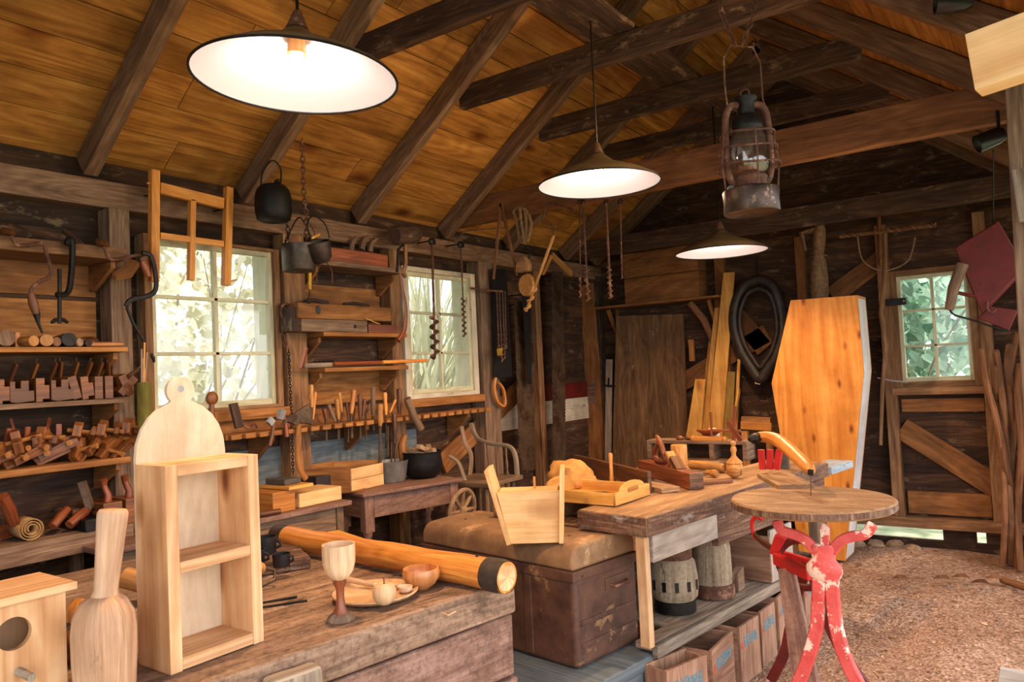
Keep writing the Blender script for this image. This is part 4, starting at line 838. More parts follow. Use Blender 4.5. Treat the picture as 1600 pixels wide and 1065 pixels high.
part(r, 'knob', 'tool_red', lambda mb: mb.tube([a_+d*(.31+x)+V(0, 0, .04+z) for x, z in ((0, 0), (-.015, .03), (0, .055), (.03, .065), (.055, .045), (.06, .0))], .011, n=10), smooth=True)
# turned things on the bench
def on2(px, py): p = PZ(T2, px, py); p.z = T2+.001; return p
p = on2(1062, 726); solo('wood_cylinder', 'short pale wooden cylinder standing behind the jointer plane', 'wood block', 'tool_tan', p, lambda mb: mb.lathe(p, [(0, 0), (.048, 0), (.050, .004), (.050, .12), (.047, .124), (0, .124)], n=36), smooth=40)
a_, b_ = on2(1080, 733)+V(0, 0, .027), on2(1132, 739)+V(0, 0, .027)
solo('wooden_roller', 'pale turned roller lying beside the wooden cylinder', 'wooden roller', 'tool_tan', a_, lambda mb: mb.lathe(a_, [(0, 0), (.022, 0), (.026, .004), (.026, (b_-a_).length*.95), (.02, (b_-a_).length), (0, (b_-a_).length)], axis=b_-a_, n=24), smooth=40)
p = on2(1146, 742)+V(-.02, .08, 0); solo('turned_finial', 'turned finial with ringed base and ball top', 'finial', 'tool_tan', p, lambda mb: mb.lathe(p, [(0, 0), (.046, 0), (.046, .045), (.042, .05), (.046, .056), (.040, .066), (.026, .078), (.018, .088), (.012, .098), (.0125, .112), (.018, .128), (.015, .142), (.009, .150), (.016, .160), (.015, .172), (.006, .180), (0, .181)], n=32), smooth=40)
p = on2(1148, 748); solo('ringed_ball', 'grooved wooden ball in front of the finial', 'wooden ball', 'tool_tan', p, lambda mb: mb.lathe(p+V(0, 0, .038)-V(.04, .0, 0), [(0, 0), (.02, .003)]+[(.036*math.sin(.5+2.2*k/14)*(1 if k % 2 else .95), .004+.072*k/14) for k in range(15)]+[(.02, .08), (0, .081)], axis=(1, .15, 0), n=28), smooth=50)
a_, b_ = on2(1104, 744)+V(0, 0, .022), on2(1130, 748)+V(0, 0, .022)
solo('turned_grip', 'small turned tool grip tied with string', 'turned grip', 'tool_tan', a_, lambda mb: mb.lathe(a_, [(0, 0), (.012, 0), (.015, .02), (.013, .04), (.02, .05), (.021, .07), (.017, .085), (0, .088)], axis=b_-a_, n=20), smooth=50)
a_ = on2(1096, 758)+V(0, 0, .008); solo('bevelled_board', 'small dark board with clipped corners lying beside the plane nose', 'board', 'tool_brown', a_, lambda mb: mb.prism([(0, 0), (.15, 0), (.18, .03), (.18, .08), (0, .08)], a_+V(0, .0, 0), (.75, .66, 0), (-.66, .75, 0), .014), bev=.002)
# rack shelf across the back of the bench with bowl, gauge and clamp
s0, s1 = PZ(T2, 1030, 735), PZ(T2, 1150, 735)
ya = 4.72; zt = PY(ya, 1090, 690).z
x0, x1 = PY(ya, 1012, 688).x, PY(ya, 1168, 688).x
r = T('bench_rack', 'low open wooden rack standing across the far part of the bench', 'rack', ((x0+x1)/2, ya, T2+.001))
part(r, 'rack_top', 'old_wood', lambda mb: mb.bb((x0, ya-.02, zt-.012), (x1, ya+.14, zt+.008)), bev=.002)
part(r, 'back_board', 'beam_wood', lambda mb: mb.bb((x0, ya+.12, T2+.002), (x1, ya+.14, zt-.013)))
for k in range(4): part(r, 'upright', 'old_wood', lambda mb: mb.bb((x0+(x1-x0-.03)*k/3, ya-.018, T2+.002), (x0+(x1-x0-.03)*k/3+.03, ya+.118, zt-.013)), bev=.002)
p = V(PY(ya+.06, 1110, 682).x, ya+.05, zt+.055)
solo('boat_bowl', 'small boat shaped wooden bowl propped on the rack', 'bowl', 'tool_red', p, lambda mb: mb.lathe(p, [(0, -.02), (.03, -.018), (.07, .01), (.075, .02), (.07, .02), (.03, -.008), (0, -.01)], n=28, sx=1.2, sy=.6), smooth=50)
p = V(PY(ya+.05, 1108, 683).x, ya+.11, zt+.042); solo('wooden_ball', 'pale wooden half ball behind the boat bowl', 'wooden ball', 'ply_pale', p, lambda mb: mb.blob(p, (.05, .03, .042), 0, n=20), smooth=True)
p = V(PY(ya+.03, 1108, 683).x, ya+.0, zt+.022)
r = T('marking_gauge', 'orange wooden clamp with screw lying on the rack', 'clamp', p)
part(r, 'gauge_bar', 'handle_amber', lambda mb: mb.beam(p+V(-.1, 0, 0), p+V(.1, .0, .0), .03, .028), bev=.003)
for s_ in (-.1, .11): part(r, 'knob', 'handle_amber', lambda mb: mb.blob(p+V(s_, 0, 0), (.02, .02, .02), 0, n=12), smooth=True)
part(r, 'stem', 'tool_red', lambda mb: mb.beam(p+V(.03, .0, .015), p+V(.03, .005, .17), .018, .012), bev=.001)
part(r, 'arm', 'tool_red', lambda mb: mb.beam(p+V(.03, .0, .055), p+V(.22, .0, .05), .012, .016), bev=.001)
p = V(PY(ya+.03, 1062, 683).x, ya+.03, zt+.02); solo('double_bobbin', 'small dark double bobbin on the left of the rack', 'bobbin', 'tool_brown', p, lambda mb: (mb.blob(p, (.026, .02, .018), 0, n=12), mb.blob(p+V(.055, .01, 0), (.024, .02, .016), 0, n=12), mb.tube([p, p+V(.055, .01, 0)], .008, n=8)), smooth=True)
a_ = V(PY(ya, 1146, 690).x, ya+.0, zt+.01); solo('try_square', 'thin brown wooden square leaning at the right end of the rack', 'try square', 'tool_red', a_, lambda mb: (mb.beam(a_, a_+V(.02, .01, .22), .02, .012, up=(0, 1, 0)), mb.beam(a_+V(-.03, 0, .12), a_+V(.05, 0, .0), .03, .014, up=(0, 1, 0))), bev=.001)
# ---- under the second bench
SZ = .337
def on3(px, py): p = PZ(SZ, px, py); p.z = SZ+.001; return p
p = on3(1062, 958)+V(-.035, .035, 0)
r = T('wheel_hub', 'old wooden cart wheel hub with iron bands and spoke sockets on the lower shelf', 'wheel hub', p)
part(r, 'hub_body', 'cracked_log', lambda mb: mb.lathe(p, [(0, 0), (.094, 0), (.094, .06), (.108, .075), (.114, .12), (.112, .17), (.102, .235), (.088, .25), (.088, .315), (.05, .318), (0, .30)], n=40), smooth=50)
part(r, 'iron_band', 'dark_iron', lambda mb: mb.lathe(p, [(.097, .002), (.098, .058), (.0955, .06), (.0945, .002)], n=40), smooth=50)
part(r, 'iron_band', 'rust', lambda mb: mb.lathe(p, [(.091, .252), (.091, .305), (.0885, .307), (.0885, .25)], n=40), smooth=50)
for k in range(12):
    a = 2*PI*k/12; part(r, 'spoke_socket', 'black_plastic', lambda mb: mb.beam(p+V(math.cos(a)*.104, math.sin(a)*.104, .135), p+V(math.cos(a)*.1155, math.sin(a)*.1155, .135), .018, .045), label='dark square spoke socket')
p = on3(1118, 934)+V(-.03, .05, 0)
r = T('wooden_hub', 'taller cracked grey log hub with rusty ring behind the wheel hub', 'wheel hub', p)
part(r, 'hub_body', 'cracked_log', lambda mb: mb.lathe(p, [(0, 0), (.10, 0), (.10, .05), (.098, .12), (.095, .24), (.082, .30), (.082, .34), (0, .34)], n=32), smooth=50)
part(r, 'iron_band', 'rust', lambda mb: mb.lathe(p, [(.108, .002), (.108, .065), (.101, .066), (.101, .002)], n=36), smooth=50)
part(r, 'iron_band', 'old_wood', lambda mb: mb.lathe(p, [(.086, .275), (.087, .338), (.083, .339), (.083, .275)], n=36), smooth=50)
a_ = on3(1155, 924); solo('oak_wedge', 'small brown wooden wedge block on the lower shelf', 'wood block', 'old_wood', a_, lambda mb: mb.prism([(-.045, 0), (.045, 0), (.045, .11), (-.045, .09)], a_+V(-.02, .03, 0), (0, 1, 0), (0, 0, 1), .05), bev=.003)
X3 = B2; q = B2.inverted() @ on3(1167, 905)
r = T('open_box', 'tall open wooden box with pale end at the far part of the lower shelf', 'box', on3(1180, 895))
u1 = -.03; v0, v1 = q.y-.0, q.y+.28; zb = SZ+.001; hb = .24
part(r, 'side_panel', 'pale_plank', lambda mb: L_(mb, B2).bb((u1-.014, v0+.014, zb), (u1, v1, zb+hb+.03)), bev=.001)
part(r, 'end_panel', 'crate_wood', lambda mb: L_(mb, B2).bb((u1-.30, v0, zb), (u1, v0+.0138, zb+hb)), bev=.001)
part(r, 'end_panel', 'crate_wood', lambda mb: L_(mb, B2).bb((u1-.30, v1-.014, zb), (u1-.0145, v1, zb+hb)), bev=.001)
part(r, 'side_panel', 'crate_wood', lambda mb: L_(mb, B2).bb((u1-.30, v0+.014, zb), (u1-.286, v1-.0145, zb+hb)), bev=.001)
part(r, 'base_panel', 'crate_wood', lambda mb: L_(mb, B2).bb((u1-.285, v0+.015, zb), (u1-.015, v1-.015, zb+.01)))
# crates on the floor under the shelf
def crate(loc, ry, w, h, dpt, lab, fillm):
    r = T('crate', lab, 'crate', (0, 0, 0), 'wooden crates with faded stencils under the bench'); t = .014
    part(r, 'front_panel', 'crate_wood', lambda mb: mb.bb((-t, -w/2, 0), (0, w/2, h)), bev=.0015)
    part(r, 'back_panel', 'crate_wood', lambda mb: mb.bb((-dpt, -w/2, 0), (-dpt+t, w/2, h)), bev=.0015)
    for s_ in (-1, 1): part(r, 'side_panel', 'crate_wood', lambda mb: mb.bb((-dpt+t, s_*(w/2-t/2)-t/2, 0), (-t-.0005, s_*(w/2-t/2)+t/2, h-.006)), bev=.0015)
    part(r, 'base_panel', 'crate_wood', lambda mb: mb.bb((-dpt+t, -w/2+t, .001), (-t, w/2-t, .012)))
    part(r, 'stencil', 'stencil_blue', lambda mb: [mb.beam((.0006, -w*.28+k*w*.075+random.uniform(0, .004), h*.62+random.uniform(-.006, .004)), (.0006, -w*.28+k*w*.075+random.uniform(-.004, .006), h*.80+random.uniform(-.006, .006)), w*.055, .0012, up=(1, 0, 0)) for k in range(9)], label='faded blue stencilled lettering')
    part(r, 'stencil', 'stencil_red', lambda mb: mb.lathe((.0004, -w*.40, h*.66), [(0, .001), (w*.05, .0008), (w*.05, 0)], axis=(1, 0, 0), n=16, sy=1.6), label='faded red stencilled mark')
    if fillm: 
        f_ = T('crate_filling', fillm[1], fillm[2], (0, 0, 0)); mbx = MB(f_); 
        for k in range(26): mbx.tube([(random.uniform(-dpt+.04, -.04), random.uniform(-w/2+.03, w/2-.03), random.uniform(.10, h*.72)) for _ in range(2)], random.uniform(.006, .012), n=6)
        mbx.build('filling', fillm[0], f_); tag(f_, kind='stuff'); place(f_, loc, (0, 0, ry))
    place(r, loc, (0, 0, ry)); return r
mottled('stencil_blue', (70,110,130), (110,140,146), rough=.9, scale=60, c3=(168,132,98), amt=.52); mottled('stencil_red', (170,70,52), (190,96,70), rough=.9, scale=60, c3=(168,132,98), amt=.55)
names = ['nearest crate by the blue chest, filled with dark chips', 'second crate from the blue chest', 'third crate from the blue chest, some bits inside', 'fourth crate from the blue chest', 'fifth crate, just left of the red stand', 'sixth crate, half hidden behind the red stand']
cc = [PZ(.272, *p) for p in ((1041, 1048), (1104, 1022), (1112, 1016), (1145, 984), (1155, 980), (1185, 960), (1188, 956), (1210, 939), (1215, 933), (1231, 918))]
cc += [V(-1.225, 4.42, .272), V(-1.20, 4.62, .272)]
for k in range(6):
    a_, b_ = cc[2*k], cc[2*k+1]; m_ = (a_+b_)/2; fl = {0: ('tool_brown', 'dark brown bits heaped in the nearest crate', 'wood bits'), 2: ('tool_brown', 'loose brown bits in the third crate', 'wood bits')}.get(k)
    crate((m_.x, m_.y, .003), math.atan2(-(b_.x-a_.x), b_.y-a_.y), (b_-a_).length, .268, .12 if k == 0 else .30, names[k], fl)

# ---- treadle saw: wooden table on red iron stand
TC = V(-.805, 3.08, .960); rT = .302
r = T('treadle_saw', 'treadle fretsaw with round wooden table on a chipped red cast iron stand', 'treadle saw', (TC.x, TC.y, 0))
circ = [(rT*math.cos(2*PI*k/56), rT*math.sin(2*PI*k/56)) for k in range(56)]
part(r, 'saw_table', 'bench_worn', lambda mb: mb.prism(circ, (TC.x, TC.y, TC.z-.018), (1, 0, 0), (0, 1, 0), .036), bev=.010, seg=3)
part(r, 'table_edge', 'bench_edge', lambda mb: mb.lathe((TC.x, TC.y, TC.z-.030), [(rT-.002, 0), (rT+.0012, .001), (rT+.0012, .022), (rT-.002, .023)], n=56), smooth=50, label='dark worn table edge')
g0, g1 = PZ(.978, 1208, 738), PZ(.978, 1262, 775); dg = (g1-g0)
part(r, 'guide_board', 'bench_worn', lambda mb: mb.beam(g0+V(0, 0, -.0105), g0+dg.normalized()*.36+V(.02, .01, -.0105), .15, .021), bev=.004)
Yc = 2.90
def ST(px, py, y=Yc): return PY(y, px, py)
def strap(mb, pts, w_, th=.022, y=Yc):
    P_ = [ST(*q, y) for q in pts]; ws = w_ if isinstance(w_, (list, tuple)) else [w_]*len(P_)
    vs = []; 
    for i, p in enumerate(P_):
        a = P_[max(i-1, 0)]; b = P_[min(i+1, len(P_)-1)]; t_ = (b-a).normalized(); n_ = V(t_.z, 0, -t_.x).normalized()*ws[i]/2
        vs += [p-n_-V(0, th/2, 0), p+n_-V(0, th/2, 0), p+n_+V(0, th/2, 0), p-n_+V(0, th/2, 0)]
    fs = []
    for i in range(len(P_)-1):
        for k in range(4): fs.append((4*i+k, 4*i+(k+1) % 4, 4*i+4+(k+1) % 4, 4*i+4+k))
    fs += [(3, 2, 1, 0), tuple(4*(len(P_)-1)+k for k in range(4))]
    mb.add(vs, fs, [[(0, 0)]*4]*len(fs))
part(r, 'stand_arm', 'red_paint', lambda mb: strap(mb, spl([(1214, 812), (1222, 828), (1245, 836), (1262, 846), (1276, 862)]), .036), smooth=50, bev=.004)
part(r, 'stand_arm', 'red_paint', lambda mb: strap(mb, spl([(1364, 818), (1352, 834), (1330, 838), (1312, 846), (1300, 862)]), .036), smooth=50, bev=.004)
part(r, 'stand_arm', 'red_paint', lambda mb: strap(mb, spl([(1289, 816), (1289, 834), (1289, 862)]), [.02]*3+[.034]*3+[.03]*7), smooth=50, bev=.003)
nk = ST(1289, 905)
part(r, 'stand_hub', 'red_paint', lambda mb: mb.lathe(nk, [(0, 0), (.045, .0), (.055, .010), (.064, .030), (.062, .05), (.048, .066), (.040, .075), (.048, .115), (.04, .128), (0, .13)], n=32, sy=.45), smooth=50)
part(r, 'leg', 'red_paint', lambda mb: strap(mb, spl([(1280, 903), (1279, 940), (1275, 985), (1262, 1030), (1244, 1075), (1214, 1140), (1172, 1196)]), .046, .03), smooth=50, bev=.005)
part(r, 'leg', 'red_paint', lambda mb: strap(mb, spl([(1300, 903), (1302, 940), (1308, 985), (1322, 1030), (1345, 1075), (1385, 1140), (1440, 1206)]), .046, .03), smooth=50, bev=.005)
Yb = 3.45
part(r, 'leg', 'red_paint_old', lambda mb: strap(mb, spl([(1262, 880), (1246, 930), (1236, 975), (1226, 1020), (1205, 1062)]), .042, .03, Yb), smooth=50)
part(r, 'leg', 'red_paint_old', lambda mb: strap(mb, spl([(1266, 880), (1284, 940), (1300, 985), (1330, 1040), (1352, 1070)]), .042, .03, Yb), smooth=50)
part(r, 'stretcher', 'bright_red', lambda mb: (mb.beam(ST(1212, 872, 3.30), ST(1266, 897, 3.05), .03, .05), mb.beam(ST(1212, 866, 3.35), ST(1222, 836, 3.35), .05, .05), mb.beam(ST(1222, 868, 3.45), ST(1275, 884, 3.45), .02, .05)), bev=.006, label='bright red iron frame of the treadle drive')
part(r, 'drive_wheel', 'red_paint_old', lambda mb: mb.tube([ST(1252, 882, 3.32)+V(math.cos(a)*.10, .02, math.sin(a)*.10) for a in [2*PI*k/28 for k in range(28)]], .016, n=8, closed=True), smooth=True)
part(r, 'treadle_board', 'table_pink', lambda mb: mb.beam(ST(1229, 888, 3.2), ST(1262, 1080, 3.0), .065, .03, up=(0, 1, 0), w1=.10), bev=.003, label='worn brown treadle board')
part(r, 'drive_spring', 'bright_red', lambda mb: mb.tube(spl([ST(1180, 842, 3.5), ST(1175, 818, 3.5), ST(1182, 806, 3.5), ST(1192, 812, 3.5)], 4), .010, n=8), smooth=True)
part(r, 'drive_belt', 'tool_brown', lambda mb: mb.tube(spl([ST(1178, 834, 3.5), ST(1190, 846, 3.45), ST(1206, 856, 3.4)], 4), .008, n=6, sq=2), smooth=True)
# saw arm
part(r, 'pillar', 'bright_red', lambda mb: [mb.beam(ST(x_, 733, 3.62), ST(x_+dx, 702, 3.62), .016, .03) for x_, dx in ((1192, -3), (1203, 0), (1213, 5))], bev=.002)
part(r, 'pillar_head', 'dark_iron', lambda mb: mb.blob(ST(1182, 684, 3.60), (.035, .05, .025), .15, n=14), smooth=True)
arm = spl([(1187, 682, 3.62), (1212, 686, 3.55), (1240, 708, 3.35), (1268, 736, 3.12)], 5)
part(r, 'saw_arm', 'handle_amber', lambda mb: mb.tube([ST(a, b, c) for a, b, c in arm], [.024+.006*math.sin(PI*k/15) if k < 15 else .015 for k in range(16)], n=12, sq=1.0), smooth=True)
part(r, 'blade_clamp', 'dark_iron', lambda mb: mb.beam(ST(1267, 733, 3.12), ST(1267, 742, 3.12), .02, .02))
part(r, 'saw_blade', 'blade_steel', lambda mb: mb.tube([ST(1267, 742, 3.12), ST(1267, 779, 3.12)], .0018, n=6))
cp = PZ(T2, 1229, 732)+V(-.01, 0, .002)
solo('iron_clamp', 'dark upright iron plate with top screw behind the saw arm', 'clamp', 'whetstone', cp, lambda mb: (mb.beam(cp, cp+V(0, 0, .17), .05, .03, up=(0, 1, 0)), mb.beam(cp+V(-.05, 0, .13), cp+V(0, 0, .13), .02, .012)), bev=.004)
# ================================================================== left wall: shelves, planes and tools
def S(px, py, x=-3.42): return PX(x, px, py)
def px2y(px, py, x=-3.42): return PX(x, px, py).y
def shelf_board(name, lab, mat, x0, x1, y0, y1, z, t=.024, lip=0, kind=None, tilt=0):
    r = T(name, lab, 'shelf', ((x0+x1)/2, (y0+y1)/2, z-t))
    part(r, 'shelf_board', mat, lambda mb: mb.bb((x0, y0, z-t), (x1, y1, z)), bev=.003); return r
def brack(r, y, z, d, h, mat='wall_mid'):
    part(r, 'bracket', mat, lambda mb: mb.prism([(0, 0), (d, 0), (d, -.03), (.03, -h), (0, -h)], (-3.682, y, z), (1, 0, 0), (0, 0, 1), .022), bev=.002)
shA = []
for z, lab, mt, t, nm in ((2.15, 'topmost plank on the plane wall with brace and clamp hung on it', 'stud_wood', .055, 'shelf'), (1.700, 'second shelf down on the plane wall, with mallets', 'shelf_wood', .022, 'shelf'), (1.470, 'middle shelf on the plane wall with the upright row of planes', 'old_wood', .022, 'shelf'), (1.205, 'lower shelf on the plane wall with the jumbled planes', 'shelf_wood', .028, 'shelf'), (.905, 'thick bottom bench plank on the plane wall', 'old_wood', .085, 'shelf')):
    r = shelf_board(nm, lab, mt, -3.685, -3.42 if z > 2 or z < 1 else -3.425, -.9, 1.795 if z < 2 else 1.798, z, t)
    for yy in (1.76, .4): brack(r, yy, z-t-.001, .21, .12 if z > 1 else .2)
# --- moulding planes, end on, on the middle shelf
def mplane(kind):
    r = T('moulding_plane', 'p', 'hand plane', (0, 0, 0), 'row of moulding planes')
    w, h = .062, .115
    prof = {0: [(-.026, 0), (.0, .0), (.0, .012), (.026, .012), (.026, .07), (.008, .07), (.008, .100), (-.026, .100)], 1: [(-.045, .006), (-.02, 0), (.045, .006), (.045, .05), (.025, .05), (.025, .092), (-.005, .092), (-.005, .06), (-.025, .06), (-.025, .09), (-.045, .09)], 2: [(-.018, 0), (.018, 0), (.018, .100), (-.018, .100)]}[kind]
    part(r, 'plane_body', 'tool_brown', lambda mb: mb.prism(prof, (-.115, 0, 0), (0, 1, 0), (0, 0, 1), .23), bev=.002)
    part(r, 'wedge', 'tool_brown', lambda mb: mb.beam((-.12, .0, .09), (-.08, .012, .165), .010, .022, up=(1, 0, 0)), bev=.001)
    part(r, 'plane_iron', 'blade_steel', lambda mb: mb.beam((-.135, .0, .09), (-.095, .016, .185), .008, .005, up=(1, 0, 0)))
    return r
mp = [mplane(k) for k in range(3)]; used = [False]*3
row = [(6, 0, 0), (37, 1, 0), (69, 0, 0), (100, 1, 0), (124, 2, -.25), (141, 0, -.1), (157, 2, 0), (173, 2, 0), (191, 2, .75), (207, 2, -.42)]
for k, (px, kd, rl) in enumerate(row):
    y = px2y(px, 622); lab = 'brown wooden moulding plane, %s from the left in the upright row on the middle shelf' % ORD[k]
    loc = (-3.43, y, 1.471+abs(math.sin(rl))*.024)
    if not used[kd]: used[kd] = True; place(mp[kd], loc, (-rl, 0, 0)); mp[kd]['label'] = lab
    else: dup(mp[kd], loc, (-rl, 0, random.uniform(-.05, .05)), lab)
# --- jumbled plough planes on the lower shelf
def plough():
    r = T('plough_plane', 'p', 'hand plane', (0, 0, 0), 'jumbled plough planes')
    part(r, 'plane_body', 'tool_brown', lambda mb: mb.prism([(-.09, 0), (.09, 0), (.10, .03), (.07, .065), (.02, .07), (.0, .09), (-.05, .09), (-.06, .06), (-.10, .05)], (0, 0, .0), (0, 1, 0), (0, 0, 1), .035), bev=.003)
    for a in (-.045, .045): part(r, 'screw_arm', 'shelf_wood', lambda mb: mb.tube([(-.04, a, .045), (.07, a, .045), (.09, a, .045)], [.010, .010, .013], n=12), smooth=50)
    part(r, 'fence', 'tool_brown', lambda mb: mb.prism([(-.08, 0), (.08, 0), (.08, .03), (.03, .04), (-.08, .03)], (.06, 0, .02), (0, 1, 0), (0, 0, 1), .02), bev=.002)
    part(r, 'wedge', 'tool_red', lambda mb: mb.beam((0, .02, .06), (0, .05, .13), .010, .022, up=(0, 1, 0)), bev=.001)
    return r
pl = plough(); first = True
for k, (px, py, rx, ry, rz) in enumerate(((12, 722, .2, .0, .3), (35, 690, .1, -.2, 1.2), (45, 716, .35, .1, .2), (72, 694, -.1, .1, .9), (100, 716, .4, 0, -.3), (122, 690, -.5, .2, 1.1), (140, 704, .5, -.2, .6), (162, 690, -.45, .2, 1.0), (186, 684, .6, .3, .4), (206, 690, -.4, .1, .9))):
    p = S(px, py, -3.50); lab = 'plough plane with screw arms, %s from the left in the lower shelf jumble' % ORD[k]
    loc = (-3.53, p.y, 1.224 + (.008 if k % 2 == 0 else .05))
    if first: place(pl, loc, (rx, ry, rz)); pl['label'] = lab; first = False
    else: dup(pl, loc, (rx, ry, rz), lab)
# --- bottom plank: canvas roll, big planes
a_, b_ = S(50, 812, -3.46), S(28, 790, -3.62); a_.z = .905+.048; b_.z = .905+.05
def roll(mb):
    d = (b_-a_).normalized(); u = d.orthogonal().normalized(); w_ = d.cross(u); n = 60; vs = []; fs = []; uv = []
    for k in range(n+1):
        t = k/n; rr = .012+.034*t; an = t*2*PI*3.2
        for e_ in (a_, b_): vs.append(e_+(u*math.cos(an)+w_*math.sin(an))*rr)
    for k in range(n): fs.append((2*k, 2*k+1, 2*k+3, 2*k+2)); uv.append([(0, 0)]*4)
    mb.add(vs, fs, uv)
o = solo('canvas_roll', 'tan canvas tool roll lying end on, on the bottom plank', 'tool roll', 'canvas', a_, roll, smooth=True)
sm = o.modifiers.new('thick', 'SOLIDIFY'); sm.thickness = .004
def bplane(px, ln, w, h, lab, handle=True, x=-3.46, mat='tool_brown', rz=0):
    p = S(px, 815, x); loc = V(x, p.y, .906); r = T('bench_plane', lab, 'hand plane', loc)
    part(r, 'plane_body', mat, lambda mb: mb.bb((x-ln, p.y-w/2, .906), (x+.03, p.y+w/2, .906+h)), bev=.003)
    if handle: part(r, 'handle', 'tool_red', lambda mb: mb.tube([(x-.02, p.y, .906+h-.01), (x-.012, p.y, .906+h+.03), (x-.03, p.y-.008, .906+h+.07), (x-.025, p.y-.012, .906+h+.10)], [.018, .015, .013, .017], n=12), smooth=True)
    return r
bplane(172, .2, .085, .105, 'reddish bench plane with upright handle, right part of the bottom plank'); bplane(205, .2, .075, .11, 'bench plane with upright handle beside the shelf post')
bplane(145, .2, .09, .05, 'low dark iron plane before the reddish one', False, -3.44, 'dark_iron'); bplane(122, .2, .07, .085, 'dark square sided plane at the back of the bottom plank', False, -3.56, 'bench_edge')
def tube_thing(name, lab, cat, mat, pts, r, n=10, group=None, smooth=True, sq=1):
    return solo(name, lab, cat, mat, pts[0], lambda mb: mb.tube(pts, r, n=n, sq=sq), group, smooth=smooth)
for k, (x0, y0, x1, y1, rr, lab) in enumerate(((82, 822, 105, 795, .02, 'polished round wooden handle leaning right of the canvas roll'), (108, 820, 138, 795, .022, 'second polished round wooden handle on the bottom plank'), (3, 775, 22, 818, .026, 'thick polished handle at the left edge of the bottom plank'))):
    tube_thing('plane_tote', lab, 'wooden handle', 'tool_red', [S(x0, y0, -3.47), S((x0+x1)/2+1, (y0+y1)/2-2, -3.49), S(x1, y1, -3.52)], [rr*.9, rr, rr*.8], 14)
tube_thing('file', 'dark slanted flat bar rising among the planes on the bottom plank', 'bar', 'blade_steel', [S(142, 795, -3.5), S(128, 752, -3.52)], .02, 4, sq=.4)
solo('wood_offcut', 'brown wood offcut behind the canvas roll', 'wood block', 'tool_red', S(45, 795, -3.6), lambda mb: mb.beam(V(-3.60, px2y(8, 800), .93), V(-3.62, px2y(62, 800), .945), .05, .05))
# --- second shelf: mallets and handles seen end on
for k, (px, py, rr, ln, mt, lab) in enumerate(((10, 528, .034, .2, 'old_wood', 'grey round billet at the left end of the second shelf'), (53, 528, .023, .2, 'tool_tan', 'round handle end, left one on the second shelf'), (73, 527, .026, .2, 'tool_tan', 'round handle end, largest pale one on the second shelf'), (89, 530, .020, .18, 'tool_brown', 'round brown handle end in the middle of the second shelf'), (108, 522, .030, .18, 'dark_iron', 'black iron cylinder lying on the second shelf'), (125, 532, .018, .22, 'old_wood', 'pale oval handle end right of the black cylinder'), (139, 536, .015, .2, 'beam_wood', 'thin dark handle end on the second shelf'))):
    y = px2y(px, py); e = V(-3.42, y, 1.702+rr); tube_thing('wooden_billet' if mt != 'dark_iron' else 'iron_cylinder', lab, 'billet' if mt != 'dark_iron' else 'iron cylinder', mt, [e, e+V(-.1, .02*(-1)**k, 0), e+V(-ln, .03*(-1)**k, 0)], [rr*.96, rr, rr*.9], 18, smooth=50)
tube_thing('wooden_stick', 'flat honey coloured stick lying at the right end of the second shelf', 'stick', 'handle_amber', [V(-3.45, px2y(140, 528), 1.712), V(-3.47, px2y(200, 528), 1.715)], .011, 6)
solo('wood_block', 'small rounded wooden block behind the flat stick', 'wood block', 'tool_brown', V(-3.55, px2y(160, 520), 1.73), lambda mb: mb.blob(V(-3.55, px2y(160, 520), 1.728), (.03, .05, .026), .1, n=14), smooth=True)
solo('wood_chip', 'small yellow wooden block standing on the second shelf', 'wood block', 'handle_amber', V(-3.5, px2y(25, 510), 1.70), lambda mb: mb.bb((-3.52, px2y(22, 510, -3.5), 1.702), (-3.49, px2y(30, 510, -3.5), 1.765)), bev=.003)
# --- braces, clamp on the top plank
def BRX(pts, x=-3.40): return [S(a, b, x) for a, b in pts]
def brace_tool(lab, pts, knob, handle, x=-3.39):
    P_ = BRX(spl(pts, 4), x); r = T('carpenters_brace', lab, 'brace', P_[0])
    part(r, 'crank', 'rust', lambda mb: mb.tube(P_, .008, n=8), smooth=True)
    k0 = S(*knob, x); part(r, 'knob', 'tool_brown', lambda mb: mb.lathe(k0, [(0, -.012), (.02, -.012), (.03, 0), (.022, .01), (0, .014)], axis=(0, .2, 1), n=18), smooth=True)
    if handle: h = BRX(handle, x); part(r, 'handle', 'tool_brown', lambda mb: mb.tube([h[0], h[0].lerp(h[1], .5), h[1]], [.013, .019, .013], n=14), smooth=True)
brace_tool('crank brace hanging at the left of the top plank', [(18, 368), (26, 382), (45, 383), (66, 380), (72, 395), (80, 428), (62, 440), (50, 450), (48, 458)], (12, 362), [(48, 458), (56, 490)])
brace_tool('crank brace lying over the right end of the top plank', [(163, 385), (170, 402), (182, 405), (215, 398), (222, 400)], (160, 380), [(222, 402), (231, 430)])
r = T('c_clamp', 'black iron screw clamp hooked over the top plank', 'clamp', S(105, 375, -3.39))
part(r, 'clamp_frame', 'dark_iron', lambda mb: mb.tube(BRX(spl([(104, 382), (108, 373), (113, 380), (112, 420), (108, 452), (100, 460), (88, 460)], 4), -3.392), .012, n=8, sq=1.3), smooth=True)
part(r, 'screw', 'dark_iron', lambda mb: mb.tube(BRX([(93, 420), (93, 505)], -3.392), .008, n=10), smooth=True)
part(r, 'wing_nut', 'dark_iron', lambda mb: mb.tube(BRX([(80, 504), (86, 500), (93, 498), (100, 500), (106, 504)], -3.392), [.006, .009, .007, .009, .006], n=8), smooth=True)
tube_thing('bradawl', 'dark pointed bradawl hanging point down from the second shelf region', 'bradawl', 'dark_iron', BRX([(53, 470), (57, 490), (60, 505), (66, 520)], -3.40), [.012, .014, .006, .004])
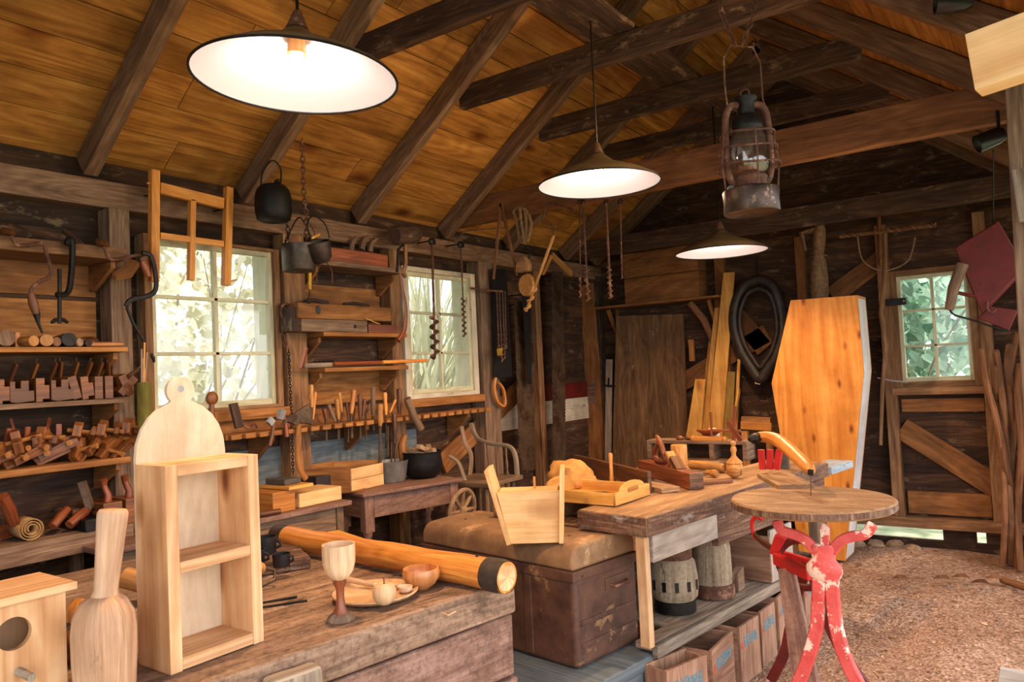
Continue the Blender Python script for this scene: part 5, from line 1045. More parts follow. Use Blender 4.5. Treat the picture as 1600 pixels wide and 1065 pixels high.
tube_thing('dark_stick', 'dark stick lying on the top plank behind the clamp', 'stick', 'beam_wood', [V(-3.60, px2y(100, 352, -3.6), 2.235), V(-3.5, px2y(128, 376, -3.5), 2.162)], .012)
solo('wooden_pulley', 'dark blocky shapes stored high behind the top plank', 'wood block', 'beam_wood', S(10, 360, -3.55), lambda mb: mb.blob(V(-3.55, px2y(12, 365, -3.55), 2.19), (.05, .09, .035), .15, n=14), smooth=True)
# knife/saw block at the right end, gimlets tied on the post
r = T('frame_saw', 'curved iron bow saw with wooden grip hung on the shelf post', 'saw', S(228, 410, -3.36))
part(r, 'saw_frame', 'dark_iron', lambda mb: mb.tube(BRX(spl([(222, 395), (236, 400), (243, 430), (243, 452), (232, 462), (205, 468), (197, 478)], 4), -3.37), .008, n=8, sq=1.5), smooth=True)
part(r, 'handle', 'tool_red', lambda mb: mb.tube(BRX([(222, 408), (228, 420), (232, 432)], -3.36), [.012, .017, .013], n=12), smooth=True)
tube_thing('wood_knee', 'small angular wooden offcut nailed to the shelf post', 'wood offcut', 'wall_mid', BRX([(178, 432), (200, 425), (212, 410)], -3.50), [.02, .03, .025], 4, smooth=False)
tube_thing('iron_rod', 'thin iron rod with ring leaning down the shelf post', 'iron rod', 'dark_iron', BRX([(198, 480), (208, 505), (225, 533)], -3.39), .007)
r = T('rod_tube', 'olive green canvas tube holding thin rods beside the first window', 'tube', S(226, 690, -3.36))
a_, b_ = S(227, 690, -3.37), S(225, 597, -3.37)
part(r, 'tube_body', 'green_tube', lambda mb: mb.tube([a_, a_.lerp(b_, .5), b_], [.030, .032, .031], n=20), smooth=50)
for k, (x_, y_) in enumerate(((221, 545), (226, 535), (230, 550), (223, 560))): part(r, 'rod', 'tool_tan' if k % 2 else 'grey_wood', lambda mb: mb.tube([b_+V(0, -.012+.008*k, -.03), S(x_, y_, -3.38)], .0045, n=6))
tube_thing('gimlet', 'short black gimlet with knobs at the window edge', 'gimlet', 'dark_iron', BRX([(236, 552), (239, 558), (241, 566)], -3.59), [.006, .010, .005])
# ------------------------------------------------------------------ shelves between the windows
B0, B1 = 2.80, 3.66
def bsh(z, lab, mat, t, y0=B0+.155, y1=3.655, xf=-3.45):
    r = shelf_board('shelf', lab, mat, -3.685, xf, y0, y1, z, t); brack(r, y0+.03, z-t-.001, .16, .13); brack(r, y1-.03, z-t-.001, .16, .13); return r
bsh(2.215, 'highest shelf between the windows carrying the long red box', 'old_wood', .03); bsh(1.79, 'upper shelf between the windows with two timber blocks', 'shelf_wood', .025); bsh(1.58, 'lower shelf between the windows with augers and rods', 'shelf_wood', .025)
r = T('tool_rack', 'long notched tool rack board full of chisels, running below both windows', 'rack', (-3.5, 3.3, 1.22))
def rack(mb):
    mb.bb((-3.60, 2.30, 1.225), (-3.455, 4.52, 1.250)); y = 2.31
    while y < 4.45: mb.bb((-3.454, y, 1.225), (-3.425, y+.058, 1.250)); y += .085
part(r, 'rack_board', 'shelf_wood', rack, bev=.0015)
for yy in (2.6, 3.3, 4.3): part(r, 'bracket', 'wall_mid', lambda mb: mb.prism([(0, 0), (.2, 0), (.2, -.03), (.03, -.16), (0, -.16)], (-3.682, yy, 1.2245), (1, 0, 0), (0, 0, 1), .03), bev=.002)
part(r, 'backing_strip', 'wall_mid', lambda mb: mb.bb((-3.60, 2.30, 1.2505), (-3.585, 3.78, 1.34)))
# chisels standing through the rack
CH = [(486, 600, 487, 636, 8, 'tool_tan', 680), (493, 611, 489, 655, 5, 'handle_amber', 0), (506, 638, 510, 657, 7, 'tool_brown', 688), (513, 631, 524, 658, 7, 'old_wood', 0), (526, 622, 529, 655, 8, 'tool_tan', 686), (530, 612, 534, 643, 6, 'tool_tan', 0), (541, 628, 544, 652, 4, 'tool_brown', 690), (553, 608, 549, 646, 9, 'handle_amber', 684), (562, 615, 563, 652, 8, 'tool_brown', 686), (570, 622, 567, 650, 6, 'tool_brown', 0), (579, 624, 572, 648, 5, 'beam_wood', 686), (583, 604, 583, 650, 9, 'old_wood', 672), (594, 630, 594, 665, 10, 'tool_tan', 738), (601, 612, 603, 648, 8, 'handle_amber', 700), (618, 624, 609, 645, 6, 'handle_amber', 0), (624, 606, 624, 648, 10, 'tool_brown', 0), (616, 645, 617, 680, 9, 'tool_brown', 692)]
for k, (x0, y0, x1, y1, w_, mt, yb) in enumerate(CH):
    xp = -3.41 if k in (12, 16) else -3.49; a_, b_ = S(x0, y0, xp), S(x1, y1, xp)
    if xp < -3.45: b_.z = max(b_.z, 1.2505) if not yb else b_.z
    R_ = w_*.5*.0036; d = (a_-b_); nm = {'tool_tan': 'tan', 'handle_amber': 'amber', 'tool_brown': 'dark brown', 'old_wood': 'greyish', 'beam_wood': 'blackish'}[mt]
    r = T('chisel', '%s handled chisel, %s from the left in the rack below the shelves' % (nm, ORD[k]), 'chisel', b_, 'chisels in the tool rack')
    part(r, 'handle', mt, lambda mb: mb.lathe(b_, [(0, 0), (R_*.62, 0), (R_*.7, d.length*.1), (R_*1.0, d.length*.35), (R_*.85, d.length*.6), (R_*1.05, d.length*.85), (R_*.9, d.length*.97), (0, d.length)], axis=d, n=14), smooth=50)
    if yb: e = S(x1+(1 if k % 2 else 0), yb, xp); part(r, 'blade', 'blade_steel', lambda mb: mb.beam(b_, e, R_*1.2, .005, up=(1, 0, 0)))
# axe, hammers, marking tools hung on the rack
r = T('axe', 'broad axe hanging head up from the tool rack, long curved wooden helve', 'axe', S(466, 650, -3.40))
part(r, 'axe_head', 'blade_steel', lambda mb: mb.prism([(-.15, -.03), (-.11, .02), (-.07, .025), (-.03, .045), (.045, .075), (.05, -.045), (.0, -.03), (-.06, -.04), (-.11, -.015)], S(474, 652, -3.405), (0, 1, 0), (0, 0, 1), .02), bev=.004)
part(r, 'helve', 'shelf_wood', lambda mb: mb.tube(BRX(spl([(467, 662), (466, 690), (466, 715), (470, 735), (478, 748)], 4), -3.405), .018, n=12, sq=.6), smooth=True)
r = T('hammer', 'hammer with steel head hanging left of the axe', 'hammer', S(447, 670, -3.41))
part(r, 'hammer_head', 'galvanised', lambda mb: mb.beam(S(437, 655, -3.41), S(441, 640, -3.41), .03, .02, up=(1, 0, 0), h1=.035)); part(r, 'handle', 'tool_red', lambda mb: mb.tube(BRX([(441, 640), (446, 660), (448, 682)], -3.41), [.010, .012, .014], n=10), smooth=True)
r = T('hatchet', 'small hatchet with bright blade edge at the left part of the rack', 'hatchet', S(425, 670, -3.41))
part(r, 'hatchet_head', 'galvanised', lambda mb: mb.beam(S(420, 662, -3.41), S(426, 654, -3.41), .035, .02, up=(1, 0, 0))); part(r, 'handle', 'tool_brown', lambda mb: mb.tube(BRX([(428, 658), (425, 680), (421, 696)], -3.41), [.010, .011, .012], n=10), smooth=True)
solo('sharpening_block', 'dark rectangular block leaning against the first window sill', 'block', 'beam_wood', S(375, 668, -3.46), lambda mb: mb.beam(S(374, 668, -3.47), S(364, 630, -3.50), .045, .022, up=(1, 0, 0)), bev=.002)
r = T('round_mallet', 'dark wooden spoon shaped mallet standing on the first window sill', 'mallet', S(331, 645, -3.5))
part(r, 'mallet_head', 'tool_brown', lambda mb: mb.blob(S(331, 622, -3.50), (.022, .034, .036), 0, n=16), smooth=True); part(r, 'handle', 'tool_brown', lambda mb: mb.tube(BRX([(331, 628), (330, 648), (334, 664)], -3.50), [.012, .018, .02], n=10), smooth=True)
solo('iron_pincers', 'small rusty iron pieces lying on the rack below the first window', 'iron piece', 'rust', S(392, 668, -3.5), lambda mb: (mb.tube(BRX(spl([(380, 664), (388, 668), (398, 662), (402, 668)], 3), -3.5), .007, n=6)), smooth=True)
r = T('wooden_beetle', 'pale cylindrical club hanging slantwise below the second window', 'club', S(640, 630, -3.40))
part(r, 'club_body', 'old_wood', lambda mb: mb.tube(BRX([(636, 622), (646, 648), (658, 670)], -3.40), [.024, .024, .024], n=20), smooth=50)
tube_thing('wooden_crook', 'curved brown wooden stick hanging below the rack, right of the chisels', 'stick', 'wall_mid', BRX(spl([(633, 680), (628, 695), (630, 718)], 4), -3.47), [.02]*4+[.026]*5, 8)
for k, (x0, y0, x1, y1) in enumerate(((611, 690, 612, 722), (619, 690, 617, 722), (606, 665, 606, 712))): tube_thing('steel_rod', 'thin dark steel rod hanging under the rack, %s from the left' % ORD[k], 'rod', 'blade_steel', BRX([(x0, y0), (x1, y1)], -3.46), .006, 6)
# --- timber blocks, rods, red box
def bx(name, lab, cat, mat, x0, x1, pxa, pxb, py, z0, z1, bev=.004, xref=None):
    xr = xref or x1; y0, y1 = px2y(pxa, py, xr), px2y(pxb, py, xr)
    return solo(name, lab, cat, mat, ((x0+x1)/2, (y0+y1)/2, z0), lambda mb: mb.bb((x0, y0, z0), (x1, y1, z1)), bev=bev)
r = T('timber_block', 'long upper timber plane with oval iron hole on the shelf between windows', 'wood block', (-3.53, 3.3, 1.86))
ya_, yb_ = px2y(466, 484, -3.46), px2y(611, 484, -3.46)
part(r, 'block_body', 'shelf_wood', lambda mb: mb.bb((-3.60, ya_, 1.866), (-3.46, yb_, 1.955)), bev=.004); part(r, 'oval_hole', 'black_plastic', lambda mb: mb.lathe(S(497, 484, -3.4605), [(.0, .003), (.017, .003), (.02, 0)], axis=(1, 0, 0), n=20, sy=1.3))
r = T('timber_block', 'lower shorter timber block with round hole on the shelf between windows', 'wood block', (-3.53, 3.2, 1.79))
yb2 = px2y(574, 505, -3.46); part(r, 'block_body', 'old_wood', lambda mb: mb.bb((-3.60, ya_+.02, 1.791), (-3.46, yb2, 1.864)), bev=.004); part(r, 'round_hole', 'black_plastic', lambda mb: mb.lathe(S(555, 510, -3.4605), [(0, .003), (.011, .003), (.013, 0)], axis=(1, 0, 0), n=16))
bx('dark_block', 'dark wooden block right of the lower timber block', 'wood block', 'tool_red', -3.60, -3.47, 576, 622, 510, 1.791, 1.845)
bx('dark_block', 'dark iron block at the left end of the timber blocks', 'wood block', 'beam_wood', -3.60, -3.48, 455, 468, 490, 1.791, 1.93)
solo('wood_sliver', 'bright yellow splinter stuck between the timber blocks', 'splinter', 'yellow_pine', S(575, 500, -3.44), lambda mb: mb.beam(S(570, 497, -3.45), S(592, 506, -3.44), .012, .004))
tube_thing('leather_strap', 'dark curled strap lying on the upper timber block', 'strap', 'leather', [V(-3.52, px2y(480, 470, -3.5)+.0, 1.966), V(-3.54, px2y(495, 470, -3.5), 1.985), V(-3.52, px2y(516, 470, -3.5), 1.968)], .012, 8)
tube_thing('leather_strap', 'second dark curled strap toward the right on the timber block', 'strap', 'leather', [V(-3.52, px2y(540, 475, -3.5), 1.966), V(-3.54, px2y(560, 472, -3.5), 1.98), V(-3.52, px2y(580, 475, -3.5), 1.966)], .010, 8)
bx('long_box', 'long low reddish brown box on the highest shelf', 'box', 'tool_red', -3.66, -3.47, 508, 606, 402, 2.216, 2.30)
for k, (px, py) in enumerate(((548, 378), (565, 376), (578, 380))): tube_thing('wood_offcut', 'dark curved offcut sticking up behind the long box, %s from the left' % ORD[k], 'wood offcut', 'old_wood', BRX([(px, py+14), (px+3, py), (px+9+2*k, py-8)], -3.56), [.02, .016, .01], 6)
for k, (x0, x1, py, rr, mt, lab) in enumerate(((478, 600, 566, .015, 'grey_wood', 'long grey split stick on the lower shelf between windows'), (520, 630, 572, .013, 'tool_red', 'brown stick lying in front on the lower shelf'), (590, 660, 565, .012, 'handle_amber', 'amber round stick projecting past the second window frame'))):
    tube_thing('wooden_stick', lab, 'stick', mt, [V(-3.50+.03*k, px2y(x0, py, -3.48), 1.597+.004*k), V(-3.48+.02*k, px2y(x1, py, -3.48), 1.60+.005*k)], rr, 8)
def auger(mb, a, b, R, shaft, turns, frac, n=8):
    """shaft from a to b, helix over the last frac"""
    d = (b-a); Ln = d.length; d.normalize(); u = d.orthogonal().normalized(); w_ = d.cross(u); mb.tube([a, b], [shaft, shaft*.8], n=8)
    s0 = Ln*(1-frac); N_ = int(turns*12); pts = [a+d*(s0+(Ln-s0)*k/N_)+(u*math.cos(2*PI*turns*k/N_)+w_*math.sin(2*PI*turns*k/N_))*R*.62 for k in range(N_+1)]
    vs = []; th = (Ln-s0)/turns*.16                                # a flat spiral flight with thickness
    for k in range(N_+1):
        an = 2*PI*turns*k/N_; rd = u*math.cos(an)+w_*math.sin(an); c = a+d*(s0+(Ln-s0)*k/N_)
        vs += [c+rd*shaft*.5-d*th, c+rd*R-d*th*.45, c+rd*R+d*th*.45, c+rd*shaft*.5+d*th]
    fs = [(4*k+i, 4*k+(i+1) % 4, 4*k+4+(i+1) % 4, 4*k+4+i) for k in range(N_) for i in range(4)]+[(3, 2, 1, 0), tuple(4*N_+i for i in range(4))]
    mb.add(vs, fs, [[(0, 0)]*4]*len(fs))
for k, (x0, x1, py) in enumerate(((462, 520, 556), (545, 600, 553))):
    a_, b_ = V(-3.60, px2y(x0, py, -3.6), 1.61), V(-3.60, px2y(x1, py, -3.6), 1.615); solo('auger_bit', 'black auger bit lying at the back of the lower shelf, %s' % ('left one' if k == 0 else 'right one'), 'auger', 'dark_iron', a_, lambda mb: auger(mb, a_, b_, .014, .008, 5, .6), smooth=True)
tube_thing('wood_splint', 'flat brown splint standing up at the left of the lower shelf', 'splint', 'tool_red', [V(-3.48, px2y(470, 568, -3.48), 1.582), S(479, 543, -3.47)], .014, 4, sq=.4)
r = T('spring_scale', 'yellow brass spring scale hanging under the highest shelf', 'spring scale', S(483, 420, -3.46)); part(r, 'scale_body', 'brass', lambda mb: mb.beam(S(484, 424, -3.46), S(484, 453, -3.46), .024, .012, up=(1, 0, 0), w1=.02), bev=.004) if 'brass' in MATS else None
mottled('brass', (150,112,34), (196,156,56), rough=.4, metal=.5, scale=20)
part(r, 'scale_body', 'brass', lambda mb: mb.beam(S(484, 424, -3.46), S(484, 453, -3.46), .022, .012, up=(1, 0, 0), w1=.02), bev=.004)
part(r, 'hook', 'dark_iron', lambda mb: mb.tube(BRX(spl([(484, 453), (483, 462), (480, 472), (484, 474)], 3), -3.46), .003, n=6), smooth=True)
def chain(mb, pts, R=.012, w_=.003, ln=None):
    """alternating links along a polyline"""
    ln = ln or R*2.6; P_ = [Vector(p) for p in pts]; acc = 0; i = 0; segs = []; tot = sum((P_[k+1]-P_[k]).length for k in range(len(P_)-1)); n = max(2, int(tot/ln))
    def at(s):
        for k in range(len(P_)-1):
            l = (P_[k+1]-P_[k]).length
            if s <= l or k == len(P_)-2: return P_[k].lerp(P_[k+1], min(1, s/l)), (P_[k+1]-P_[k]).normalized()
            s -= l
    for k in range(n):
        c, d = at((k+.5)*tot/n); u = d.orthogonal().normalized(); w2 = d.cross(u); s_ = u if k % 2 else w2; L2 = tot/n*.68
        mb.tube([c+d*(L2*math.cos(a))+s_*(R*math.sin(a)) for a in [2*PI*j/10 for j in range(10)]], w_, n=5, closed=True)
solo('iron_chain', 'rusty iron chain hanging on the stud right of the first window', 'chain', 'rust', S(447, 480, -3.56), lambda mb: (chain(mb, BRX([(444, 478), (443, 505), (446, 540)], -3.555), .010, .0035), mb.tube([S(447, 487, -3.55)+V(0, math.cos(a)*.035, math.sin(a)*.045) for a in [2*PI*k/16 for k in range(16)]], .008, n=8, closed=True)), smooth=True)
solo('iron_chain', 'long thin chain hanging down the stud beside the axe', 'chain', 'dark_iron', S(455, 600, -3.56), lambda mb: chain(mb, BRX([(451, 545), (455, 640), (458, 742)], -3.55), .007, .0026), smooth=True)
# --- the hanging sash, kettle and pots
xs = -3.49
r = T('window_sash', 'unfinished orange pine sash frame hanging from the wall plate over the first window', 'sash', S(300, 300, xs))
def bar(mb, a, b, w_, t=.035, xx=xs, w1=None): mb.beam(S(*a, xx), S(*b, xx), t, w_, up=(0, 0, 1) if abs(a[0]-b[0]) > abs(a[1]-b[1]) else (0, 1, 0), h1=w1)
part(r, 'stile', 'sash_pine', lambda mb: bar(mb, (240, 264), (240, 442), .045), bev=.002) if 0 else None
wood('sash_pine', (190,118,48), (216,146,68), (232,172,96), grain=12, along=.9, knots=1.5, vary=.15, rough=.5, bump=.06)
part(r, 'stile', 'sash_pine', lambda mb: bar(mb, (241, 266), (240, 440), .042), bev=.002)
part(r, 'stile', 'sash_pine', lambda mb: bar(mb, (357, 293), (353, 446), .040), bev=.002)
part(r, 'glazing_bar', 'sash_pine', lambda mb: bar(mb, (300, 312), (298, 438), .030, .03), bev=.002)
part(r, 'top_rail', 'sash_pine', lambda mb: bar(mb, (249, 294), (348, 318), .055, .030), bev=.002)
part(r, 'middle_rail', 'sash_pine', lambda mb: bar(mb, (249, 368), (348, 381), .030, .026), bev=.002)
for q in ((245, 300), (352, 325)): part(r, 'hanging_nail', 'dark_iron', lambda mb: mb.tube([S(*q, xs), V(-3.602, S(*q, xs).y, S(*q, xs).z)], .004, n=6))
for q in ((230, 286), (232, 295)): part(r, 'peg', 'sash_pine', lambda mb: mb.tube([S(q[0], q[1], xs), S(q[0]+10, q[1]+1, xs)], .005, n=8))
part(r, 'peg', 'sash_pine', lambda mb: mb.tube([S(360, 439, xs), S(371, 437, xs)], .004, n=8))
mottled('bare_glass', (150,150,150), (160,160,160))
def hang_pot(name, lab, cat, mat, x, cx, cy, wpx, prof, bail, tilt=(0, 0, 1), label_bail='wire bail handle'):
    c = S(cx, cy, x); k = 1186/((c-EYE).dot(CF)); R_ = wpx/2/k; r = T(name, lab, cat, c)
    part(r, 'pot_body', mat, lambda mb: mb.lathe(c, [(a*R_, b*R_) for a, b in prof], axis=tilt, n=36), smooth=50)
    part(r, 'bail', 'dark_iron', lambda mb: mb.tube(BRX(spl(bail, 5), x), .0045, n=6), smooth=True); return r
r = hang_pot('black_kettle', 'big soot black kettle hanging from the rafter by its bail', 'kettle', 'soot_iron', -3.30, 428, 346, 56, [(0, 0), (.72, .0), (.9, .10), (1, .5), (1.0, 1.3), (.9, 1.75), (.7, 2.0), (.45, 2.08), (0, 2.15)], [(408, 300), (410, 270), (425, 251), (438, 262), (439, 285)])
part(r, 'lid_knob', 'soot_iron', lambda mb: mb.blob(S(434, 284, -3.30), (.02, .02, .015), 0, n=10), smooth=True)
part(r, 'hanging_wire', 'rust', lambda mb: mb.tube([S(425, 252, -3.30), S(417, 243, -3.2)], .004, n=6))
r = hang_pot('iron_cauldron', 'wide grey iron stewpot hanging beside the first window', 'pot', 'pot_iron', -3.32, 468, 424, 54, [(0, 0), (.86, 0), (.93, .08), (1.0, 1.55), (.96, 1.56), (.9, .15), (0, .06)], [(442, 384), (450, 372), (455, 358), (470, 340), (490, 380)])
part(r, 'hanger', 'dark_iron', lambda mb: chain(mb, BRX([(447, 345), (450, 360), (448, 380)], -3.32), .010, .003), smooth=True)
c = S(500, 398, -3.24)
r = T('small_pot', 'small dark iron pot tilted on the hanging chain', 'pot', c)
part(r, 'pot_body', 'pot_iron', lambda mb: mb.lathe(c+V(0, .01, -.045), [(0, 0), (.04, .004), (.062, .03), (.068, .12), (.064, .12), (.055, .03), (0, .012)], axis=(.15, -.35, 1), n=32), smooth=50)
part(r, 'bail', 'dark_iron', lambda mb: mb.tube(BRX(spl([(487, 378), (480, 350), (490, 337), (508, 350), (515, 372)], 4), -3.24), .004, n=6), smooth=True)
part(r, 'brass_clip', 'brass', lambda mb: mb.beam(S(487, 372, -3.18), S(499, 366, -3.18), .01, .012))
solo('hanging_chain', 'long rusty chain hanging from the second rafter above the pots', 'chain', 'rust', S(472, 222, -3.22), lambda mb: chain(mb, [PX(-3.10, 472, 218), PX(-3.20, 475, 300), PX(-3.26, 479, 338), PX(-3.3, 479, 375)], .011, .0042), smooth=True)
r = T('ice_tongs', 'open rusty tongs hanging under the small pot', 'tongs', S(505, 408, -3.3)); part(r, 'cord', 'rust', lambda mb: mb.tube([S(505, 405, -3.3), S(500, 395, -3.31), S(490, 360, -3.31), S(480, 342, -3.268)], .003, n=6))
for pts in ([(505, 403), (496, 422), (495, 442)], [(505, 403), (518, 422), (519, 442)]): part(r, 'tong_arm', 'rust', lambda mb: mb.tube(BRX(spl(pts, 4), -3.3), .004, n=6), smooth=True)
# --- beetle, adze, augers at the second window
r = T('big_beetle', 'heavy wooden maul with long handle hanging at the second window', 'maul', S(632, 362, -3.45))
a_, b_ = S(615, 368, -3.42), S(650, 366, -3.50)
part(r, 'maul_head', 'beam_wood', lambda mb: mb.tube([a_, a_.lerp(b_, .1), a_.lerp(b_, .9), b_], [.052, .062, .062, .05], n=20), smooth=50)
part(r, 'handle', 'stud_wood', lambda mb: mb.tube([S(633, 374, -3.45), S(634, 412, -3.46), S(630, 425, -3.46), S(633, 432, -3.47)], [.014]*4, n=10), smooth=True)
r = T('curved_adze', 'long dark curved slasher blade hanging left of the second window', 'slasher', S(625, 400, -3.44))
part(r, 'blade', 'tool_red', lambda mb: mb.tube(BRX(spl([(624, 415), (629, 450), (634, 480), (632, 515), (622, 532)], 5), -3.45), [.006+.0008*k for k in range(21)], n=8, sq=.5), smooth=True)
part(r, 'handle', 'dark_iron', lambda mb: mb.tube(BRX([(621, 425), (622, 390), (637, 375)], -3.44), .008, n=8), smooth=True)
for k, (pts, R_, tn, fr, lab) in enumerate((([(675, 380), (680, 560)], .034, 4.2, .36, 'large four coil auger hanging before the second window'), ([(720, 385), (726, 525)], .018, 7, .42, 'slender auger hanging at the right side of the second window'))):
    a_, b_ = S(*pts[0], -3.46), S(*pts[1], -3.46)
    r = T('auger', lab, 'auger', a_); part(r, 'hanging_nail', 'dark_iron', lambda mb: mb.tube([a_+V(.01, 0, .02), V(-3.603, a_.y, a_.z+.02)], .005, n=6)); part(r, 'shaft', 'rust', lambda mb: auger(mb, a_, b_, R_, .009 if k == 0 else .006, tn, fr), smooth=True); part(r, 'eye', 'dark_iron', lambda mb: mb.blob(a_+V(0, 0, .012), (.02, .035, .026), .1, n=12), smooth=True)
# ------------------------------------------------------------------ side tables under the windows
TLX = Matrix.Translation((-3.16, 2.86, 0)) @ Matrix.Rotation(math.radians(-3), 4, 'Z')
r = T('side_table', 'plain side table behind the cabinet piled with small boxes', 'table', TLX @ V(-.25, -.6, 0))
part(r, 'table_top', 'table_pink', lambda mb: L_(mb, TLX).bb((-.42, -1.3, .825), (0, 0, .85)), bev=.003)
part(r, 'apron', 'old_wood', lambda mb: (L_(mb, TLX).bb((-.06, -1.25, .70), (-.04, -.08, .824)), mb.bb((-.38, -.06, .70), (-.09, -.04, .824))), bev=.002)
for a, b in ((-.055, -.055), (-.38, -.055), (-.055, -1.25), (-.38, -1.25)): part(r, 'leg', 'old_wood', lambda mb: L_(mb, TLX).beam((a, b, 0), (a, b, .824), .045, .045), bev=.003)
TRX = Matrix.Translation((-3.255, 3.03, 0)) @ Matrix.Rotation(math.radians(-13), 4, 'Z')
r = T('side_table', 'older side table with turned legs carrying the tub and the cauldron', 'table', TRX @ V(-.2, .35, 0))
part(r, 'table_top', 'table_pink', lambda mb: L_(mb, TRX).bb((-.40, 0, .828), (.0, .72, .85)), bev=.006)
part(r, 'apron', 'table_pink', lambda mb: (L_(mb, TRX).bb((-.05, .09, .70), (-.03, .64, .827)), mb.bb((-.32, .03, .70), (-.09, .05, .827)), mb.bb((-.32, .67, .70), (-.09, .69, .827))), bev=.002)
for a, b in ((-.055, .055), (-.33, .055), (-.055, .665), (-.33, .665)):
    part(r, 'leg', 'table_pink', lambda mb: (L_(mb, TRX).beam((a, b, .62), (a, b, .827), .06, .06), mb.lathe((a, b, 0), [(0, 0), (.016, 0), (.022, .05), (.018, .09), (.026, .20), (.030, .35), (.026, .48), (.018, .53), (.028, .55), (.018, .575), (.026, .6), (.028, .62)], n=20)), smooth=35)
def onT(px, py): p = PZ(.851, px, py); p.z = .851; return p
p = onT(622, 755); r = T('metal_tub', 'grey galvanised oval tub on the turned leg table', 'tub', p+V(-.04, .02, 0)); c = p+V(-.10, .05, 0)
part(r, 'tub_body', 'galvanised', lambda mb: mb.lathe(c, [(0, .002), (.078, 0), (.082, .004), (.104, .128), (.108, .132), (.102, .132), (.080, .01), (0, .008)], n=40, sx=.9, sy=1.15), smooth=50)
p = onT(678, 748); c = p+V(-.12, .03, 0)
r = T('firewood_cauldron', 'black iron cauldron heaped with firewood on the turned leg table', 'cauldron', c)
part(r, 'cauldron_body', 'soot_iron', lambda mb: mb.lathe(c, [(0, .0), (.08, .0), (.115, .03), (.130, .09), (.122, .15), (.128, .17), (.12, .17), (.118, .1), (0, .03)], n=40), smooth=50)
for k, (a, zz) in enumerate(((0, .15), (1.2, .165), (2.3, .16), (3.6, .17), (4.8, .155), (5.6, .18))):
    q = c+V(math.cos(a)*.05, math.sin(a)*.05, zz); solo('firewood', 'split piece of firewood in the cauldron, %s of the heap' % ['right end', 'back', 'back left', 'left end', 'front left', 'front right'][k], 'firewood', 'firewood_bark', q, lambda mb: mb.beam(q-V(math.cos(a*2)*.06, math.sin(a*2)*.06, .01), q+V(math.cos(a*2)*.06, math.sin(a*2)*.06, .03), .035, .03), 'firewood in the cauldron', bev=.004)
# nailed crate
a_, b_ = onT(549, 769), onT(599, 757)
d = (b_-a_).normalized(); n_ = V(-d.y, d.x, 0); wq = (b_-a_).length; hq = .145; dq = .30; dl = n_*.86+d*-.5; dl.normalize()
def QQ(u, v, z): return a_+d*u+dl*v+V(0, 0, z+.002)
r = T('nailed_box', 'open crate of thin nailed boards standing across both side tables', 'crate', a_+n_*.15)
for z0_ in (0, .068): part(r, 'front_slat', 'box_pine', lambda mb: mb.beam(QQ(0, 0, z0_+.033), QQ(wq, 0, z0_+.033), .010, .065), bev=.001)
part(r, 'side_panel', 'shelf_wood', lambda mb: mb.beam(QQ(.002, .008, .07), QQ(.002, dq, .07), .010, .15), bev=.001)
part(r, 'side_panel', 'shelf_wood', lambda mb: mb.beam(QQ(wq-.002, .008, .08), QQ(wq-.002, dq, .08), .010, .15), bev=.001)
part(r, 'back_panel', 'shelf_wood', lambda mb: mb.beam(QQ(0, dq+.005, .08), QQ(wq, dq+.005, .08), .010, .16), bev=.001)
part(r, 'base_panel', 'shelf_wood', lambda mb: mb.beam(QQ(wq/2, .01, .003), QQ(wq/2, dq, .003), wq-.02, .006))
def tb(name, lab, cat, mat, x0, x1, pa, pb, z0, z1, bev=.003, group=None):
    a, b = PZ(z0, *pa), PZ(z0, *pb); y0, y1 = a.y, b.y; return solo(name, lab, cat, mat, ((x0+x1)/2, (y0+y1)/2, z0), lambda mb: mb.bb((x0, y0, z0), (x1, y1, z1)), group, bev=bev)
tb('pine_box', 'small pine box on the plain side table, with slabs stacked on it', 'box', 'handle_amber', -3.45, -3.22, (400, 800), (466, 796), .852, .955)
tb('thin_board', 'yellow board lying on the pine box', 'board', 'yellow_pine', -3.44, -3.20, (400, 762), (463, 757), .957, .975)
tb('whetstone', 'dark grey stone slab on the yellow board', 'whetstone', 'whetstone', -3.42, -3.26, (403, 755), (448, 752), .977, 1.005)
tb('open_tray_box', 'low box with rough frayed side, right of the pine box', 'box', 'box_pine', -3.42, -3.23, (473, 794), (540, 780), .852, .925, .004)
tb('dark_case', 'dark purplish case lying behind the small boxes', 'case', 'dark_box', -3.66, -3.46, (435, 770), (493, 765), .852, .96)
tube_thing('wooden_spindle', 'brown spindle lying before the pine box on the plain side table', 'spindle', 'tool_brown', [PZ(.868, 405, 803), PZ(.868, 438, 798)], .014, 10)
solo('bench_block', 'pale block standing behind the dark case', 'wood block', 'box_pine', (-3.60, 2.75, .853), lambda mb: mb.bb((-3.68, px2y(447, 735, -3.6), .853), (-3.60-.0, px2y(459, 735, -3.6), 1.06)), bev=.003) if 0 else None
# chair with bentwood arms
cxp = -3.05
def CH_(px, py, x=-3.1): return PX(x, px, py)
r = T('armchair', 'old unpainted armchair with curved arms and turned spindles by the left wall', 'chair', PZ(.0, 790, 860))
sz = CH_(770, 745, -3.25).z
part(r, 'seat', 'old_wood', lambda mb: mb.prism([(0, 0), (.44, .04), (.42, .46), (.02, .44)], V(-3.46, 3.86, sz), (1, 0, 0), (0, 1, 0), .03), bev=.006)
for pts in ([(721, 666), (726, 690), (736, 712), (734, 742)],): part(r, 'back_post', 'old_wood', lambda mb: mb.tube(BRX(spl(pts, 5), -3.1), .018, n=8, sq=.6), smooth=True)
part(r, 'armrest', 'grey_wood', lambda mb: mb.tube([PX(x_, a, b) for a, b, x_ in spl([(736, 662, -3.45), (746, 684, -3.35), (768, 693, -3.2), (795, 697, -3.05), (805, 712, -2.98), (808, 742, -2.96)], 5)], .018, n=10, sq=.7), smooth=True)
